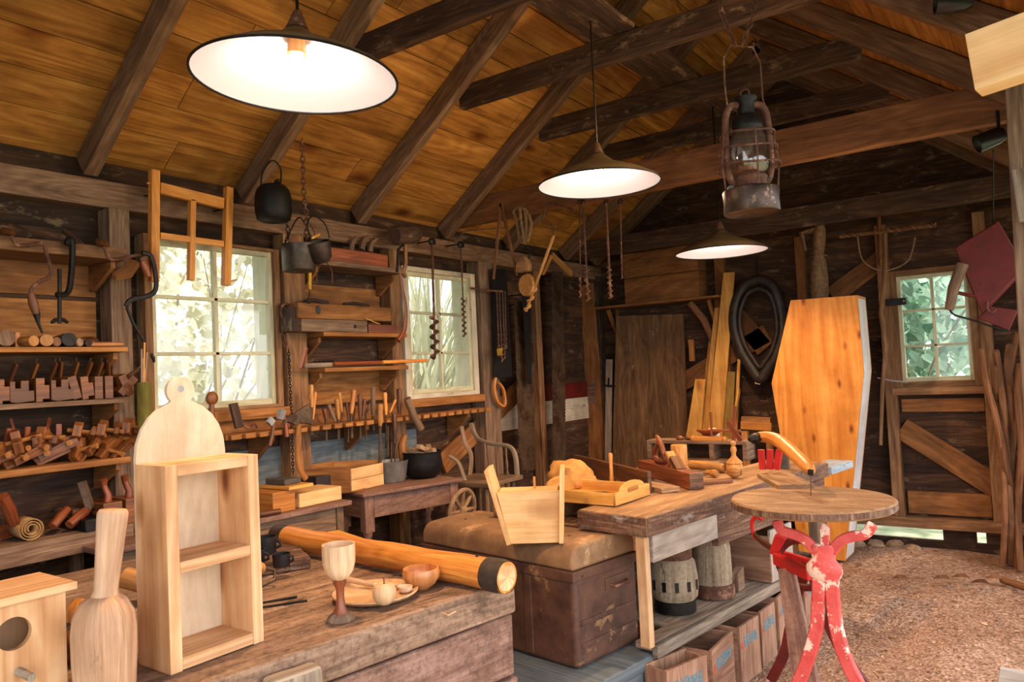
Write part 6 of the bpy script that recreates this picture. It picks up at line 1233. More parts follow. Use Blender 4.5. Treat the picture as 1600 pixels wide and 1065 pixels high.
part(r, 'armrest', 'grey_wood', lambda mb: mb.tube([PX(x_, a, b) for a, b, x_ in spl([(702, 712, -3.42), (716, 722, -3.36), (723, 740, -3.3), (727, 752, -3.26)], 5)], .018, n=10, sq=.7), smooth=True)
for a, b in ((757, 692), (775, 695), (790, 698)):
    q0, q1 = PX(-3.15, a, b), PX(-3.15, a+3, 746); part(r, 'spindle', 'old_wood', lambda mb: mb.lathe(q1, [(.007, 0), (.011, .03), (.007, .06), (.012, .10), (.007, .14), (.009, .19), (.007, (q0-q1).length)], axis=q0-q1, n=12), smooth=True)
for q in (V(-3.08, 3.95, sz), V(-3.10, 4.28, sz), V(-3.42, 4.3, sz), V(-3.42, 4.65, sz)): part(r, 'leg', 'old_wood', lambda mb: mb.lathe((q.x, q.y, 0), [(0, 0), (.014, 0), (.018, .1), (.014, .2), (.02, .3), (.015, q.z-.03)], n=12), smooth=True)
r = T('cart_wheel', 'small ornate wheel leaning in the gap under the turned leg table', 'wheel', PX(-3.0, 722, 800))
wc = PX(-3.02, 722, 798); 
part(r, 'rim', 'firewood_bark', lambda mb: mb.tube([wc+V(.02*math.sin(a), math.cos(a)*.12, math.sin(a)*.13) for a in [2*PI*k/32 for k in range(32)]], .014, n=8, closed=True), smooth=True)
part(r, 'hub', 'firewood_bark', lambda mb: mb.blob(wc, (.035, .035, .035), .1, n=14), smooth=True)
for k in range(8): a = PI*k/4; part(r, 'spoke', 'firewood_bark', lambda mb: mb.tube([wc, wc+V(.01*math.sin(a), math.cos(a)*.06, math.sin(a)*.065), wc+V(.02*math.sin(a), math.cos(a)*.115, math.sin(a)*.125)], [.008, .014, .008], n=8), smooth=True)
solo('floor_box', 'brown box on the floor below the turned leg table', 'box', 'tool_brown', (-3.1, 3.95, 0), lambda mb: mb.bb((-3.45, 3.85, .005), (-2.95, 4.2, .30)), bev=.005)
# ================================================================== far corner, back wall, hanging things, lantern
def saw_blade(name, lab, x, outline, teeth, tp=10.0, mat='blade_steel', handle=None):
    """outline in photo points on the plane X=x; teeth: (p0,p1) edge with triangular teeth"""
    O = S(*outline[0], x); r = T(name, lab, 'saw', O)
    q = [S(*p, x) for p in outline]; poly = [(p.y-O.y, p.z-O.z) for p in q]
    a, b = S(*teeth[0], x), S(*teeth[1], x); i = min(range(len(q)), key=lambda k: (q[k]-a).length); n = max(4, int((b-a).length/.028)); tl = []
    for k in range(n):
        p0 = a.lerp(b, k/n); pm = a.lerp(b, (k+.5)/n); tl += [(p0.y-O.y, p0.z-O.z), (pm.y-O.y+.016, pm.z-O.z)]
    poly = poly[:i]+tl+poly[i+1:]
    tp_ = max(q, key=lambda p: p.z); part(r, 'hanging_nail', 'dark_iron', lambda mb: mb.tube([V(x+.01, tp_.y-.02, tp_.z-.02), V(-3.71, tp_.y-.02, tp_.z-.02)], .005, n=6))
    part(r, 'blade', mat, lambda mb: mb.prism(poly, (x, O.y, O.z), (0, 1, 0), (0, 0, 1), .003, grain=1))
    return r
r = saw_blade('hand_saw', 'hand saw with open wooden handle hanging right of the second window', -3.52, [(768, 420), (790, 420), (800, 588), (772, 592)], [(790, 420), (800, 588)], mat='soot_iron')
part(r, 'handle', 'handle_amber', lambda mb: mb.tube(BRX(spl([(774, 590), (772, 605), (776, 625), (786, 634), (789, 626), (786, 608), (779, 598)], 4), -3.52), .012, n=8, sq=1.2), smooth=True)
saw_blade('pit_saw', 'long toothed pit saw hanging in front of the whitewashed plank', -3.50, [(803, 470), (829, 470), (834, 560), (834, 734), (812, 734)], [(834, 560), (834, 734)])
saw_blade('pit_saw', 'second long pit saw, farther along near the corner boards', -3.50, [(862, 424), (879, 424), (882, 560), (883, 736), (864, 736)], [(882, 560), (883, 736)])
saw_blade('rip_saw', 'dark narrow saw hanging high between the two pit saws', -3.44, [(815, 455), (828, 455), (830, 600), (824, 600)], [(828, 455), (830, 600)], mat='soot_iron')
for k, (x0, x1, yb) in enumerate(((776, 780, 556), (780, 785, 565), (785, 789, 560), (789, 791, 545))):
    a_, b_ = S(x0, 455, -3.46+.012*k), S(x1, yb, -3.46+.012*k); solo('auger_bit', 'long auger bit in the bundle hanging by the window stud, %s from the left' % ORD[k], 'auger', 'rust', a_, lambda mb: auger(mb, a_, b_, .010, .005, 5, .35), 'bundle of auger bits', smooth=True)
tube_thing('iron_peg', 'iron peg driven through the wide stud holding the bits', 'peg', 'rust', [S(735, 450, -3.55), S(755, 453, -3.50), S(785, 455, -3.44)], .009, 8)
solo('yellow_tag', 'yellow cloth tied round the hanging bits', 'cloth', 'brass', S(783, 545, -3.43), lambda mb: mb.prism([(-.03, 0), (.05, .01), (.03, -.03), (.035, -.05), (-.02, -.05)], S(780, 545, -3.425), (0, 1, 0), (0, 0, 1), .006))
# corner: tall boards, lever, cabinet door
def lean(name, lab, cat, mat, pts4, y, t, thick_up=(0, 1, 0), bev=.003, dy=0):
    """flat board, 4 photo corners on plane Y=y (bl, br, tr, tl)"""
    q = [PY(y, *p) for p in pts4]; O = q[0]
    return solo(name, lab, cat, mat, O, lambda mb: mb.prism([(p.x-O.x, p.z-O.z) for p in q], (O.x, y, O.z), (1, 0, 0), (0, 0, 1), t, grain=1), bev=bev)
def down(p, y, px):   # photo x of the foot of a board standing on the floor below photo point
    return px
r = T('notched_board', 'tall tapered reddish board with a carved notch leaning in the corner', 'board', PY(6.40, 930, 770))
q = [PY(6.40, *p) for p in ((917, 800), (955, 800), (926, 442), (891, 450))]; O = q[0]
part(r, 'board_body', 'wall_mid', lambda mb: mb.prism([(p.x-O.x, p.z-O.z) for p in q], (O.x, 6.40, O.z), (1, 0, 0), (0, 0, 1), .035, grain=1), bev=.003)
part(r, 'carved_notch', 'bench_edge', lambda mb: mb.prism([(p.x-O.x, p.z-O.z) for p in [PY(6.38, *c_) for c_ in spl([(914, 630), (912, 612), (920, 600), (933, 597), (930, 615), (930, 630), (914, 630)], 3)]], (O.x, 6.379, O.z), (1, 0, 0), (0, 0, 1), .006), bev=.001)
lean('dark_plank', 'narrow dark plank behind the notched board', 'plank', 'beam_wood', ((900, 800), (918, 800), (892, 450), (880, 452)), 6.46, .03)
lean('pit_board', 'dark brown upright board close to the corner post', 'plank', 'wall_mid', ((862, 790), (852, 790), (853, 420), (862, 420)), 6.30, .03)
r = T('grey_lever', 'weathered grey slotted lever standing between notched board and door', 'lever', PY(6.35, 952, 790))
part(r, 'lever_body', 'grey_wood', lambda mb: mb.beam(PY(6.35, 949, 800), PY(6.35, 952, 561), .055, .03, up=(0, 1, 0), w1=.06), bev=.004); part(r, 'pin', 'dark_iron', lambda mb: mb.tube([PY(6.33, 943, 602), PY(6.33, 961, 603)], .010, n=8), smooth=True); part(r, 'slot', 'black_plastic', lambda mb: mb.beam(PY(6.333, 951, 605), PY(6.333, 951, 590), .016, .004, up=(0, 1, 0)))
r = T('old_door', 'big old plank door leaning against the back wall behind the bench', 'door', PY(6.45, 1015, 800))
q = [PY(6.45, *p) for p in ((955, 812), (1080, 838), (1068, 490), (964, 494))]; n_ = 4
for k in range(n_):
    c4 = [q[0].lerp(q[1], k/n_), q[0].lerp(q[1], (k+.985)/n_), q[3].lerp(q[2], (k+.985)/n_), q[3].lerp(q[2], k/n_)]; O = c4[0]
    part(r, 'door_board', 'door_wood' if 'door_wood' in MATS else wood('door_wood', (70,48,30), (108,78,50), (138,104,70), grain=14, vary=.25, rough=.75, wear=(150,120,86), wear_amt=-.2), lambda mb: mb.prism([(p.x-O.x, p.z-O.z) for p in c4], (O.x, 6.45, O.z), (1, 0, 0), (0, 0, 1), .03, grain=1), bev=.002)
r = T('wall_shelf', 'long thin shelf on the back wall above the old door, with crooked brackets', 'shelf', PY(6.5, 1025, 472))
a_, b_ = PY(6.42, 926, 478), PY(6.42, 1127, 464); zs = (a_.z+b_.z)/2
part(r, 'shelf_board', 'wall_mid', lambda mb: mb.bb((a_.x, 6.36, zs-.02), (b_.x, 6.60, zs)), bev=.002)
for x_ in (PY(6.4, 950, 480).x, PY(6.4, 1108, 480).x): part(r, 'bracket', 'wall_mid', lambda mb: (mb.beam((x_, 6.585, zs-.30), (x_, 6.585, zs-.021), .03, .03, up=(0, 1, 0)), mb.beam((x_, 6.57, zs-.28), (x_, 6.40, zs-.035), .028, .03)), bev=.002)
part(r, 'crooked_brace', 'bark_stick', lambda mb: mb.tube([PY(6.45, 1078, 473), PY(6.47, 1100, 500), PY(6.52, 1112, 530), PY(6.57, 1116, 560)], [.03, .034, .026, .02], n=10), smooth=True)
a_, b_ = PY(6.40, 978, 466), PY(6.40, 1094, 458); zt = PY(6.40, 1040, 388).z
solo('long_chest', 'large dim brown plank box standing on the back wall shelf', 'box', 'wall_mid', (a_.x, 6.5, zs), lambda mb: (mb.bb((a_.x, 6.38, zs+.002), (b_.x, 6.58, (zs+zt)/2-.002)), mb.bb((a_.x, 6.38, (zs+zt)/2+.002), (b_.x, 6.58, zt))), bev=.004)
solo('hung_block', 'short orange block hanging beside the old door', 'wood block', 'shelf_wood', PY(6.5, 1081, 565), lambda mb: mb.beam(PY(6.52, 1082, 564), PY(6.52, 1080, 530), .05, .03, up=(0, 1, 0)), bev=.003)
for k, (bl, br, tr, tl, y, mt, lab) in enumerate((((1091, 820), (1119, 820), (1148, 425), (1131, 426), 6.42, 'yellow_pine', 'tallest yellow plank leaning at the back wall'),
    ((1083, 820), (1092, 820), (1124, 480), (1117, 481), 6.48, 'yellow_pine', 'narrow yellow plank just left of the tallest one'),
    ((1074, 820), (1082, 820), (1115, 515), (1110, 515), 6.52, 'tool_tan', 'thin dull plank third from the tallest one'),
    ((1050, 820), (1086, 820), (1102, 592), (1087, 592), 6.36, 'yellow_pine', 'short wide plank at the left of the leaning planks'),
    ((1116, 820), (1138, 820), (1149, 581), (1136, 580), 6.46, 'green_pine', 'short greenish plank right of the tallest one'),
    ((1138, 820), (1146, 820), (1157, 562), (1153, 560), 6.40, 'yellow_pine', 'pointed thin stake at the right of the leaning planks'))):
    if mt == 'green_pine' and mt not in MATS: wood('green_pine', (120,96,48), (156,126,66), (180,150,86), grain=12, vary=.1)
    lean('leaning_plank', lab, 'plank', mt, (bl, br, tr, tl), y, .022, bev=.002)
r = T('rounded_paddle', 'pale wooden paddle with rounded head among the leaning planks', 'paddle', PY(6.34, 1150, 700))
part(r, 'shaft', 'yellow_pine', lambda mb: mb.beam(PY(6.34, 1141, 690), V(PY(6.34, 1128, 800).x, 6.34, 0), .03, .02, up=(0, 1, 0)))
part(r, 'paddle_blade', 'yellow_pine', lambda mb: mb.tube([PY(6.34, 1141, 690), PY(6.34, 1148, 650), PY(6.34, 1154, 612), PY(6.34, 1154, 605)], [.03, .032, .034, .02], n=12, sq=.4), smooth=True)
r = T('sawing_trestle', 'orange wooden trestle with toothed rack behind the finial', 'trestle', PY(6.0, 1180, 690))
part(r, 'top_rail', 'wall_mid', lambda mb: mb.beam(PY(6.0, 1160, 656), PY(6.0, 1205, 658), .06, .06)); part(r, 'rail', 'handle_amber', lambda mb: mb.beam(PY(5.98, 1158, 664), PY(5.98, 1206, 667), .04, .06), bev=.003)
for x_ in (1160, 1198): part(r, 'leg', 'shelf_wood', lambda mb: mb.beam(PY(6.0, x_+4, 672), (PY(6.0, x_+4, 672).x, 6.0, .0), .05, .05, up=(0, 1, 0)), bev=.003)
# horse collar
yc = 6.42
r = T('horse_collar', 'dark padded leather horse collar hanging on the back wall', 'horse collar', PY(yc, 1185, 440))
ring = spl([(1185, 436), (1206, 446), (1219, 480), (1222, 520), (1210, 560), (1196, 580), (1188, 590), (1176, 575), (1158, 545), (1148, 510), (1150, 475), (1164, 446), (1185, 436)], 5)[:-1]
part(r, 'collar_pad', 'collar_leather', lambda mb: mb.tube([PY(yc, *p) for p in ring], [.042+.012*math.sin(PI*k/len(ring)) for k in range(len(ring))], n=12, closed=True), smooth=True)
inr = [(1185+(x-1185)*.78, 508+(y-508)*.80) for x, y in ring]
part(r, 'hame', 'collar_leather', lambda mb: mb.tube([PY(yc-.05, *p) for p in inr], .020, n=10, closed=True), smooth=True)
part(r, 'tip', 'ply_pale', lambda mb: mb.beam(PY(yc, 1186, 586), PY(yc, 1184, 600), .045, .035, up=(0, 1, 0)), bev=.006, label='pale block at the lower tip'); part(r, 'hanging_strap', 'dark_iron', lambda mb: mb.tube([PY(yc, 1182, 400), PY(yc, 1184, 440)], .007, n=6))
brace('crossed brace board seen through the horse collar', PY(6.585, 1196, 545), PY(6.585, 1140, 480), .16, .03)
# sack and spiral rod and hanging sticks
ys = 6.3
r = T('cloth_sack', 'brown cloth sack tied with cord hanging above the coffin', 'sack', PY(ys, 1282, 360))
part(r, 'sack_body', 'sack_cloth', lambda mb: mb.tube([PY(ys, a, b) for a, b in ((1281, 470), (1281, 455), (1280, 430), (1279, 410), (1279, 398), (1280, 378), (1281, 360), (1281, 352))], [.085, .095, .092, .080, .055, .068, .064, .05], n=20, sq=.7), smooth=True)
part(r, 'cord', 'rope_fibre', lambda mb: (mb.tube([PY(ys, 1279, 400)+V(math.cos(a)*.06, math.sin(a)*.045, 0) for a in [2*PI*k/16 for k in range(16)]], .006, n=6, closed=True), mb.tube([PY(ys-.06, 1281, 402), PY(ys-.07, 1286, 420), PY(ys-.07, 1292, 432)], .004, n=6), mb.tube([PY(ys-.06, 1279, 402), PY(ys-.07, 1274, 418), PY(ys-.07, 1276, 430)], .004, n=6)), smooth=True)
part(r, 'folded_flap', 'sack_cloth', lambda mb: mb.tube([PY(ys, 1286, 356), PY(ys, 1268, 360), PY(ys-.02, 1252, 364), PY(ys-.03, 1258, 392)], [.04, .045, .035, .02], n=10, sq=.6), smooth=True)
a_, b_ = PY(6.25, 1312, 369), PY(6.25, 1462, 351)
def twist(mb):
    d = b_-a_; n = 90
    for ph in (0, PI): mb.tube([a_+d*(k/n)+V(0, math.cos(k*.9+ph), math.sin(k*.9+ph))*.009 for k in range(n+1)], .010, n=6)
solo('twisted_rod', 'twisted brown rod lying level above the back window', 'rod', 'bark_stick', a_, twist, smooth=True)
tube_thing('hazel_stick', 'long crooked hazel stick hanging left of the back window', 'stick', 'stud_wood', [PY(6.3, a, b) for a, b in ((1383, 362), (1383, 410), (1381, 450), (1376, 490), (1384, 540), (1379, 600), (1376, 695))], [.017, .017, .016, .017, .016, .015, .013], 10)
tube_thing('hazel_stick', 'thinner short stick hanging beside the long hazel stick', 'stick', 'wall_mid', [PY(6.53, 1372, 300), PY(6.5, 1376, 415)], .015, 8)
tube_thing('wire_loop', 'thin drooping wire between sack and window', 'wire', 'rope_fibre', [PY(6.3, *p) for p in spl([(1340, 370), (1347, 405), (1370, 421), (1395, 420), (1420, 405), (1430, 370)], 5)], .006, 6)
tube_thing('pale_string', 'pale string stretched from the coffin to the window sill', 'string', 'hose_grey', [PY(6.35, 1371, 590), PY(6.35, 1390, 594), PY(6.42, 1418, 597)], .005, 6)
r = T('strap_hinge', 'black strap hinge at the left of the back window', 'hinge', PY(6.5, 1400, 470)); part(r, 'hinge_plate', 'dark_iron', lambda mb: mb.beam(PY(6.50, 1384, 473), PY(6.50, 1416, 470), .006, .055), bev=.002); part(r, 'bolt', 'galvanised', lambda mb: mb.lathe(PY(6.494, 1412, 470), [(.008, 0), (.006, .004), (0, .005)], axis=(0, -1, 0), n=12))
# coffin
yk = 5.95
cf = [(1322, 882), (1368-18, 580), (1340, 461), (1236, 469), (1206, 598), (1247, 882)]
q = [PY(yk, *p) for p in cf]; zb_ = .012
q[0].z = q[5].z = zb_; q[5].x = q[0].x-.32
O = V((q[0].x+q[5].x)/2, yk, zb_); tilt = 0
r = T('coffin', 'tall plain pine coffin standing upright against the back wall', 'coffin', O)
poly = [(p.x-O.x, p.z-O.z) for p in q]; D_ = .28
def sheet(mb, yy, t_, ins=0): mb.prism([(x*(1-ins), z if 0 < i < 5 else z) for i, (x, z) in enumerate(poly)], (O.x, yy, O.z), (1, 0, 0), (0, 0, 1), t_, grain=1)
part(r, 'lid', 'coffin_pine', lambda mb: sheet(mb, yk, .022), bev=.002)
part(r, 'bottom_board', 'coffin_pine', lambda mb: sheet(mb, yk+D_, .018), bev=.002)
def side(i, j, nm, mt):
    a, b = V(O.x+poly[i][0], 0, O.z+poly[i][1]), V(O.x+poly[j][0], 0, O.z+poly[j][1]); ym_ = yk+D_/2; a.y = b.y = ym_; d = (b-a).normalized(); nn = V(d.z, 0, -d.x); c = V(O.x, ym_, 1.1)
    if nn.dot(c-a) < 0: nn = -nn
    part(r, nm, mt, lambda mb: mb.beam(a+nn*.011, b+nn*.011, D_-.0205, .020, up=nn), bev=.001)
side(0, 1, 'side_board', 'coffin_side_daylit'); side(1, 2, 'side_board', 'coffin_side_daylit'); side(3, 4, 'side_board', 'coffin_pine'); side(4, 5, 'side_board', 'coffin_pine'); side(2, 3, 'head_board', 'coffin_pine'); side(5, 0, 'foot_board', 'coffin_pine')
# red box with pipe, right of the window
y_ = 5.6
r = T('red_box', 'dull red square metal box tilted up under the roof at the right', 'box', PY(y_, 1540, 420))
q = [PY(y_, *p) for p in ((1491, 387), (1560, 345), (1602, 418), (1534, 490))]; O = q[0]
part(r, 'box_body', 'red_paint_old', lambda mb: mb.prism([(p.x-O.x, p.z-O.z) for p in q], (O.x, y_+.07, O.z), (1, 0, 0), (0, 0, 1), .16), bev=.008)
q2 = [PY(y_, *p) for p in ((1528, 497), (1545, 478), (1590, 484), (1576, 516))]; O2 = q2[0]
part(r, 'lower_flap', 'red_paint_old', lambda mb: mb.prism([(p.x-O2.x, p.z-O2.z) for p in q2], (O2.x, y_+.05, O2.z), (1, 0, 0), (0, 0, 1), .06), bev=.004)
part(r, 'grey_spout', 'old_wood', lambda mb: mb.tube([PY(y_-.02, 1504, 412), PY(y_-.03, 1490, 450), PY(y_-.04, 1483, 484)], [.036, .034, .026], n=14), smooth=True)
part(r, 'rod', 'red_paint_old', lambda mb: mb.tube([PY(y_-.02, 1495, 457), PY(y_, 1530, 464)], .012, n=8)); part(r, 'wire', 'dark_iron', lambda mb: mb.tube([PY(y_-.05, *p) for p in spl([(1484, 484), (1492, 492), (1520, 500), (1550, 510), (1576, 517)], 4)], .006, n=6), smooth=True)
part(r, 'hook', 'rust', lambda mb: mb.tube([PY(y_-.03, *p) for p in spl([(1543, 470), (1543, 482), (1550, 488), (1557, 482)], 3)], .006, n=6), smooth=True)
part(r, 'hanging_wire', 'dark_iron', lambda mb: mb.tube([PY(y_+.07, 1552, 352), (PY(y_+.07, 1552, 352).x+.05, 5.2, 2.66)], .004, n=6))
# branches
brs = [((1532, 545), (1542, 600), (1556, 650), (1566, 710), (1570, 800), (1566, 880)), ((1556, 548), (1562, 590), (1568, 640), (1572, 700), (1578, 790), (1584, 900)), ((1578, 540), (1575, 570), (1580, 640), (1583, 690), (1576, 760), (1574, 880)), ((1590, 520), (1582, 560), (1575, 600), (1578, 660), (1590, 740), (1592, 890)), ((1594, 570), (1590, 620), (1596, 700), (1590, 800), (1596, 905)), ((1553, 572), (1560, 640), (1573, 730), (1588, 800), (1590, 880)), ((1598, 600), (1600, 660), (1594, 740), (1584, 830), (1580, 900)), ((1564, 715), (1571, 780), (1577, 850), (1578, 900))]
for k, b in enumerate(brs):
    y0_ = 6.15+.05*(k % 4); P_ = [PY(y0_+.08*(i % 2), *p) for i, p in enumerate(b)]; P_[-1].z = .01
    tube_thing('leaning_branch', 'bare crooked branch leaning in the right corner, %s from the left' % ORD[k], 'branch', 'bark_stick', [V(*p) for p in spl([tuple(p) for p in P_], 4)], .019+.003*(k % 3), 9, 'branches leaning in the right corner')
for k in range(3):
    x = .02-.0*k; tube_thing('leaning_branch', 'bare branch hugging the right wall, %s one from the front' % ORD[k], 'branch', 'bark_stick', [(x+.03, 5.2+.3*k, .01), (x+.05, 5.4+.3*k, .8), (x+.02, 5.5+.3*k, 1.6)], .02, 8, 'branches leaning in the right corner')
tube_thing('fallen_branch', 'short branch lying on the floor at the right edge', 'branch', 'bark_stick', [PZ(.03, 1566, 905), PZ(.03, 1590, 913), PZ(.03, 1612, 920)], .024, 9)
solo('old_bricks', 'low pale heap of dusty rubble at the foot of the back wall', 'rubble', 'firewood_bark', (-1.25, 6.45, .02), lambda mb: [mb.blob(V(-1.75+.13*k, 6.42+.05*(k % 3), .03), (.07, .05, .04), .15, n=10, seed=k) for k in range(7)], smooth=True, kind='stuff')
for k, (px, py) in enumerate(((1470, 905), (1500, 903), (1530, 912), (1552, 905), (1405, 905))):
    p = PZ(.03, px, py); solo('dry_leaf', 'curled dry brown leaf on the floor near the back wall, %s from the left' % ORD[(k+1) % 5], 'leaf', 'bark_stick', p, lambda mb: mb.add([p+V(-.05, 0, 0), p+V(-.02, .03, .02), p+V(.03, .02, .03), p+V(.06, -.01, .01), p+V(.01, -.04, .02)], [(0, 1, 2, 3, 4)], [[(0, 0)]*5]))
# things hanging from the tie beam
yb = 4.37
def H(px, py, y=yb): return PY(y, px, py)
def hau(lab, pts, R_, sh, tn, fr, mt='rust'):
    a, b = H(*pts[0]), H(*pts[1]); r = T('auger', lab, 'auger', a); part(r, 'shaft', mt, lambda mb: auger(mb, a, b, R_, sh, tn, fr), smooth=True); part(r, 'eye', 'dark_iron', lambda mb: mb.tube([a+V(math.cos(t)*.014, 0, .012+math.sin(t)*.014) for t in [2*PI*k/12 for k in range(12)]], .004, n=6, closed=True), smooth=True)
hau('slim auger hanging under the middle lamp, left of the pair', [(906, 318), (907, 464)], .012, .006, 5, .32); hau('thicker auger hanging under the middle lamp, right of the pair', [(911, 318), (919, 470)], .020, .008, 5, .36)
hau('stout reddish auger hanging right of the lamp pair', [(947, 318), (954, 466)], .018, .010, 6, .33, 'rust'); hau('thin auger hanging furthest right under the middle lamp', [(969, 318), (972, 435)], .009, .005, 8, .33)
r = T('wooden_compass', 'large wooden compass with two long legs hanging from the tie beam', 'compass', H(783, 318))
for e in ((771, 436), (808, 430)): part(r, 'compass_leg', 'bark_stick', lambda mb: mb.beam(H(783, 318), H(*e), .022, .02, up=(0, 1, 0), w1=.010), bev=.001)
r = T('pulley_block', 'carved pale pulley block hanging on a hank of rope', 'pulley', H(826, 400))
part(r, 'rope_hank', 'rope_fibre', lambda mb: [mb.tube([H(*p, yb-.02*(k % 2)) for p in spl(pts, 4)], .011, n=8) for k, pts in enumerate((((802, 330), (808, 350), (812, 378)), ((812, 324), (815, 350), (820, 380)), ((820, 326), (822, 350), (820, 382)), ((826, 334), (830, 352), (824, 378)), ((802, 330), (808, 325), (818, 326), (824, 332))))], smooth=True)
part(r, 'hook', 'dark_iron', lambda mb: mb.tube([H(*p) for p in spl([(819, 378), (822, 388), (828, 396), (826, 404)], 4)], .007, n=8), smooth=True)
part(r, 'block_shell', 'stud_wood', lambda mb: mb.prism([(-.05, 0), (-.045, .055), (-.025, .10), (.03, .11), (.055, .05), (.05, 0)], H(818, 425), (1, 0, 0), (0, 0, 1), .07), bev=.012)
part(r, 'sheave', 'tool_tan', lambda mb: mb.lathe(H(821, 445, yb-.055), [(0, 0), (.058, 0), (.066, .012), (.066, .035), (.058, .045), (0, .045)], axis=(0, 1, 0), n=28, sy=1.2), smooth=50)
r = T('bar_auger', 'long wooden auger with cranked iron handle crossing behind the pulley block', 'auger', H(868, 356))
P_ = [H(*p, yb-.03) for p in ((858, 318), (849, 346), (870, 352), (866, 372), (842, 440))]
part(r, 'crank', 'rust', lambda mb: mb.tube([H(*p, yb-.03) for p in ((902, 318), (895, 328), (862, 316), (853, 318), (848, 346), (868, 354), (864, 372))], .008, n=8), smooth=True)
a_, b_ = H(865, 368, yb-.03), H(822, 486, yb-.03); part(r, 'auger_shaft', 'tool_tan', lambda mb: auger(mb, a_, b_, .022, .012, 3.2, .36), smooth=True)
lean_ = solo('saw_knee', 'angled flat wooden knee hanging behind the long auger', 'wood bracket', 'tool_tan', PX(-3.4, 870, 420), lambda mb: (mb.beam(PX(-3.45, 862, 398), PX(-3.45, 893, 428), .05, .02, up=(1, 0, 0)), mb.beam(PX(-3.45, 861, 400), PX(-3.45, 848, 428), .03, .02, up=(1, 0, 0)), mb.tube([PX(-3.44, 862, 402), V(-3.71, PX(-3.44, 862, 402).y, PX(-3.44, 862, 402).z)], .006, n=6)), bev=.002)
tube_thing('iron_strip', 'thin wires lying along the rafter feet near the tie beam', 'wire', 'rust', [PX(-3.5, 715, 362), PX(-3.4, 755, 358), PX(-3.3, 792, 355)], .004, 6)
# ------------------------------------------------------------------ hurricane lantern
lx, ly = -.74, 2.38
def LZ(px, py): return PY(ly, px, py)
c0 = LZ(1175, 333); c0 = V(c0.x, ly, c0.z); lx = c0.x; k_ = 1186/((c0-EYE).dot(CF))
def zz(py): return LZ(1175, py).z-c0.z
r = T('hurricane_lantern', 'rusty hurricane lantern with sooty glass and wire guard hanging on chains', 'lantern', c0)
part(r, 'fuel_tank', 'lantern_rust', lambda mb: mb.lathe(c0, [(.0, .012), (.080, .004), (.084, .0), (.086, .004), (.084, .04), (.087, .068), (.084, .074), (.05, .078), (0, .08)], n=44), smooth=50) if 'lantern_rust' in MATS else None
mottled('lantern_rust', (38,30,26), (78,60,50), rough=.42, metal=.4, scale=22, c3=(160,130,108), amt=.58)
part(r, 'fuel_tank', 'lantern_rust', lambda mb: mb.lathe(c0, [(.0, .012), (.080, .004), (.084, .0), (.086, .004), (.084, .04), (.087, .068), (.084, .074), (.05, .078), (0, .08)], n=44), smooth=50)
part(r, 'burner', 'rust', lambda mb: mb.lathe(c0, [(.045, .078), (.052, .084), (.050, .10), (.054, .112), (.048, .12), (.04, .122), (0, .12)], n=32), smooth=50)
part(r, 'glass_globe', 'lantern_glass', lambda mb: mb.lathe(c0, [(.046, .122), (.058, .135), (.063, .16), (.060, .20), (.052, .24), (.046, .262)], n=40), smooth=True)
part(r, 'chimney', 'dark_iron', lambda mb: mb.lathe(c0, [(.048, .262), (.05, .27), (.05, .275), (.046, .30), (.03, .312), (.028, .312), (.026, .35), (.036, .362), (.036, .368), (0, .37)], n=32), smooth=50)
part(r, 'top_ring', 'rust', lambda mb: mb.tube([c0+V(math.cos(a)*.014, 0, .382+math.sin(a)*.014) for a in [2*PI*k/14 for k in range(14)]], .003, n=6, closed=True), smooth=True)
e1 = V(.81, .58, 0)
for s_ in (-1, 1): part(r, 'side_tube', 'rust', lambda mb: mb.tube([c0+e1*(s_*u)+V(0, 0, z) for u, z in spl([(.035, .088), (.058, .105), (.068, .14), (.069, .20), (.068, .27), (.062, .32), (.045, .343), (.02, .345)], 4)], .0115, n=12), smooth=True)
for k, z in enumerate((.145, .198, .245)): part(r, 'guard_wire', 'rust', lambda mb: mb.tube([c0+V(math.cos(a)*(.094-.006*k), math.sin(a)*(.094-.006*k), z+.004*math.cos(3*a)) for a in [2*PI*j/40 for j in range(40)]], .0032, n=6, closed=True), smooth=True)
for a in (.6, 2.3, 4.0, 5.3): part(r, 'guard_post', 'rust', lambda mb: mb.tube([c0+V(math.cos(a)*.086, math.sin(a)*.086, .074), c0+V(math.cos(a)*.094, math.sin(a)*.094, .15), c0+V(math.cos(a)*.082, math.sin(a)*.082, .25)], .0028, n=6), smooth=True)
part(r, 'filler_cap', 'galvanised', lambda mb: mb.lathe(c0-e1*.06+V(0, 0, .076), [(.012, 0), (.012, .010), (.008, .014), (0, .015)], n=14), smooth=50)
bt = LZ(1168, 62)
part(r, 'bail', 'rust', lambda mb: mb.tube([c0+e1*u+V(0, 0, z) for u, z in ((-.064, .335), (-.058, .345), (-.062, .42), (-.060, .50), (-.035, .54), (.0, .535), (.035, .53), (.055, .48), (.056, .36), (.062, .34))], .0032, n=6), smooth=True)
tp = c0+V(0, 0, .537)
solo('lantern_chain', 'twisted rusty chain holding the lantern from the collar beam', 'chain', 'rust', tp, lambda mb: (chain(mb, [tp+e1*-.02, tp+e1*-.055+V(0, 0, .10), tp+e1*-.10+V(0, .05, .30), tp+e1*-.1+V(0, .2, .60)], .008, .0028), chain(mb, [tp+e1*.0, tp+e1*.045+V(0, 0, .10), tp+e1*.06+V(0, .05, .30), tp+e1*.06+V(0, .2, .60)], .008, .0028)), smooth=True)
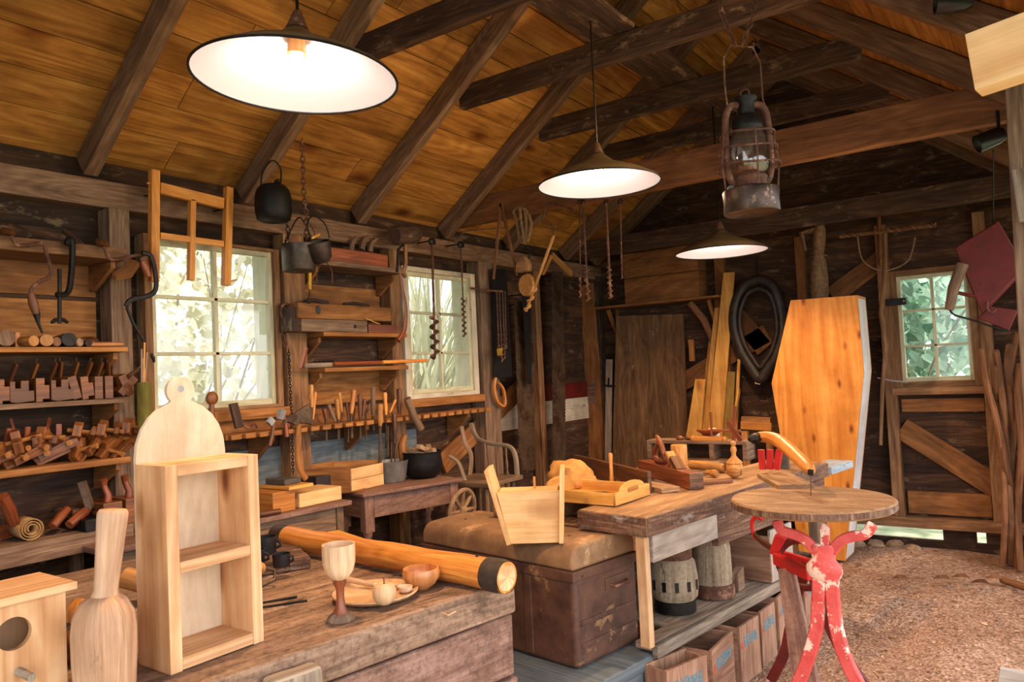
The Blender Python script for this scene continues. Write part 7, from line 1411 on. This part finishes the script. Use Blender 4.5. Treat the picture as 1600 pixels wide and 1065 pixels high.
# near right: sawn timber end and doorway post
a_ = PY(1.5, 1515, 92); 
solo('sawn_timber', 'fresh pale sawn timber end jutting in at the top right', 'timber', 'box_pine', a_, lambda mb: mb.beam(PY(1.5, 1521, 103), PY(1.42, 1521, 103)+V(.55, .0, .075), .05, .098), bev=.001)
r = solo('doorway_post', 'brown wooden post at the right edge below the sawn timber', 'post', 'old_wood', PY(3.2, 1600, 300), lambda mb: mb.beam((PY(3.2, 1590, 150).x, 3.2, 2.45), (PY(3.2, 1612, 700).x+.0, 3.2, 0), .07, .07, up=(0, 1, 0)), kind='structure', bev=.004)
solo('pale_board', 'short pale board nailed to the post at the right edge', 'board', 'grey_wood', PY(3.1, 1594, 300), lambda mb: mb.beam(PY(3.12, 1594, 264), PY(3.12, 1606, 345), .05, .02, up=(0, 1, 0)), bev=.001)
p = PZ(.30, 1562, 1040)
solo('pale_block', 'corner of a pale block at the bottom right edge', 'block', 'pale_plank', (p.x+.15, p.y-.1, 0), lambda mb: mb.bb((p.x, p.y-.3, 0), (p.x+.3, p.y, .30)), bev=.004)
# ------------------------------------------------------------------ small fittings belong to the part that carries them
def nest(child, owner, things=None):
    for r in list(bpy.data.objects):
        if r.parent is None and r.type == 'EMPTY':
            par = next((c for c in r.children if c.name.split('.')[0] == owner), None)
            if par is None: continue
            for c in list(r.children):
                if c.name.split('.')[0] == child and c is not par and not c.children: c.parent = par
for a, b in (('bulb', 'socket'), ('rim', 'lamp_shade'), ('shade_lining', 'lamp_shade'), ('spoke_socket', 'hub_body'), ('rivet', 'lid'), ('handle_slot', 'tray_end'), ('nail', 'pole'), ('end_grain', 'pole'),
             ('filler_cap', 'fuel_tank'), ('handle_plate', 'trunk_body'), ('paint_patch', 'trunk_body'), ('moulded_rib', 'trunk_body'), ('metal_strap', 'trunk_body'), ('glass', 'sash'), ('lid_knob', 'pot_body'), ('wing_nut', 'screw'), ('brass_clip', 'bail'),
             ('blade_clamp', 'saw_arm'), ('edge_trim', 'bench_plank'), ('stencil', 'front_panel'), ('vise_screw', 'vise_jaw'), ('oval_hole', 'block_body'), ('round_hole', 'block_body'), ('bolt', 'hinge_plate'), ('slot', 'lever_body'), ('guard_post', 'guard_wire')): nest(a, b)
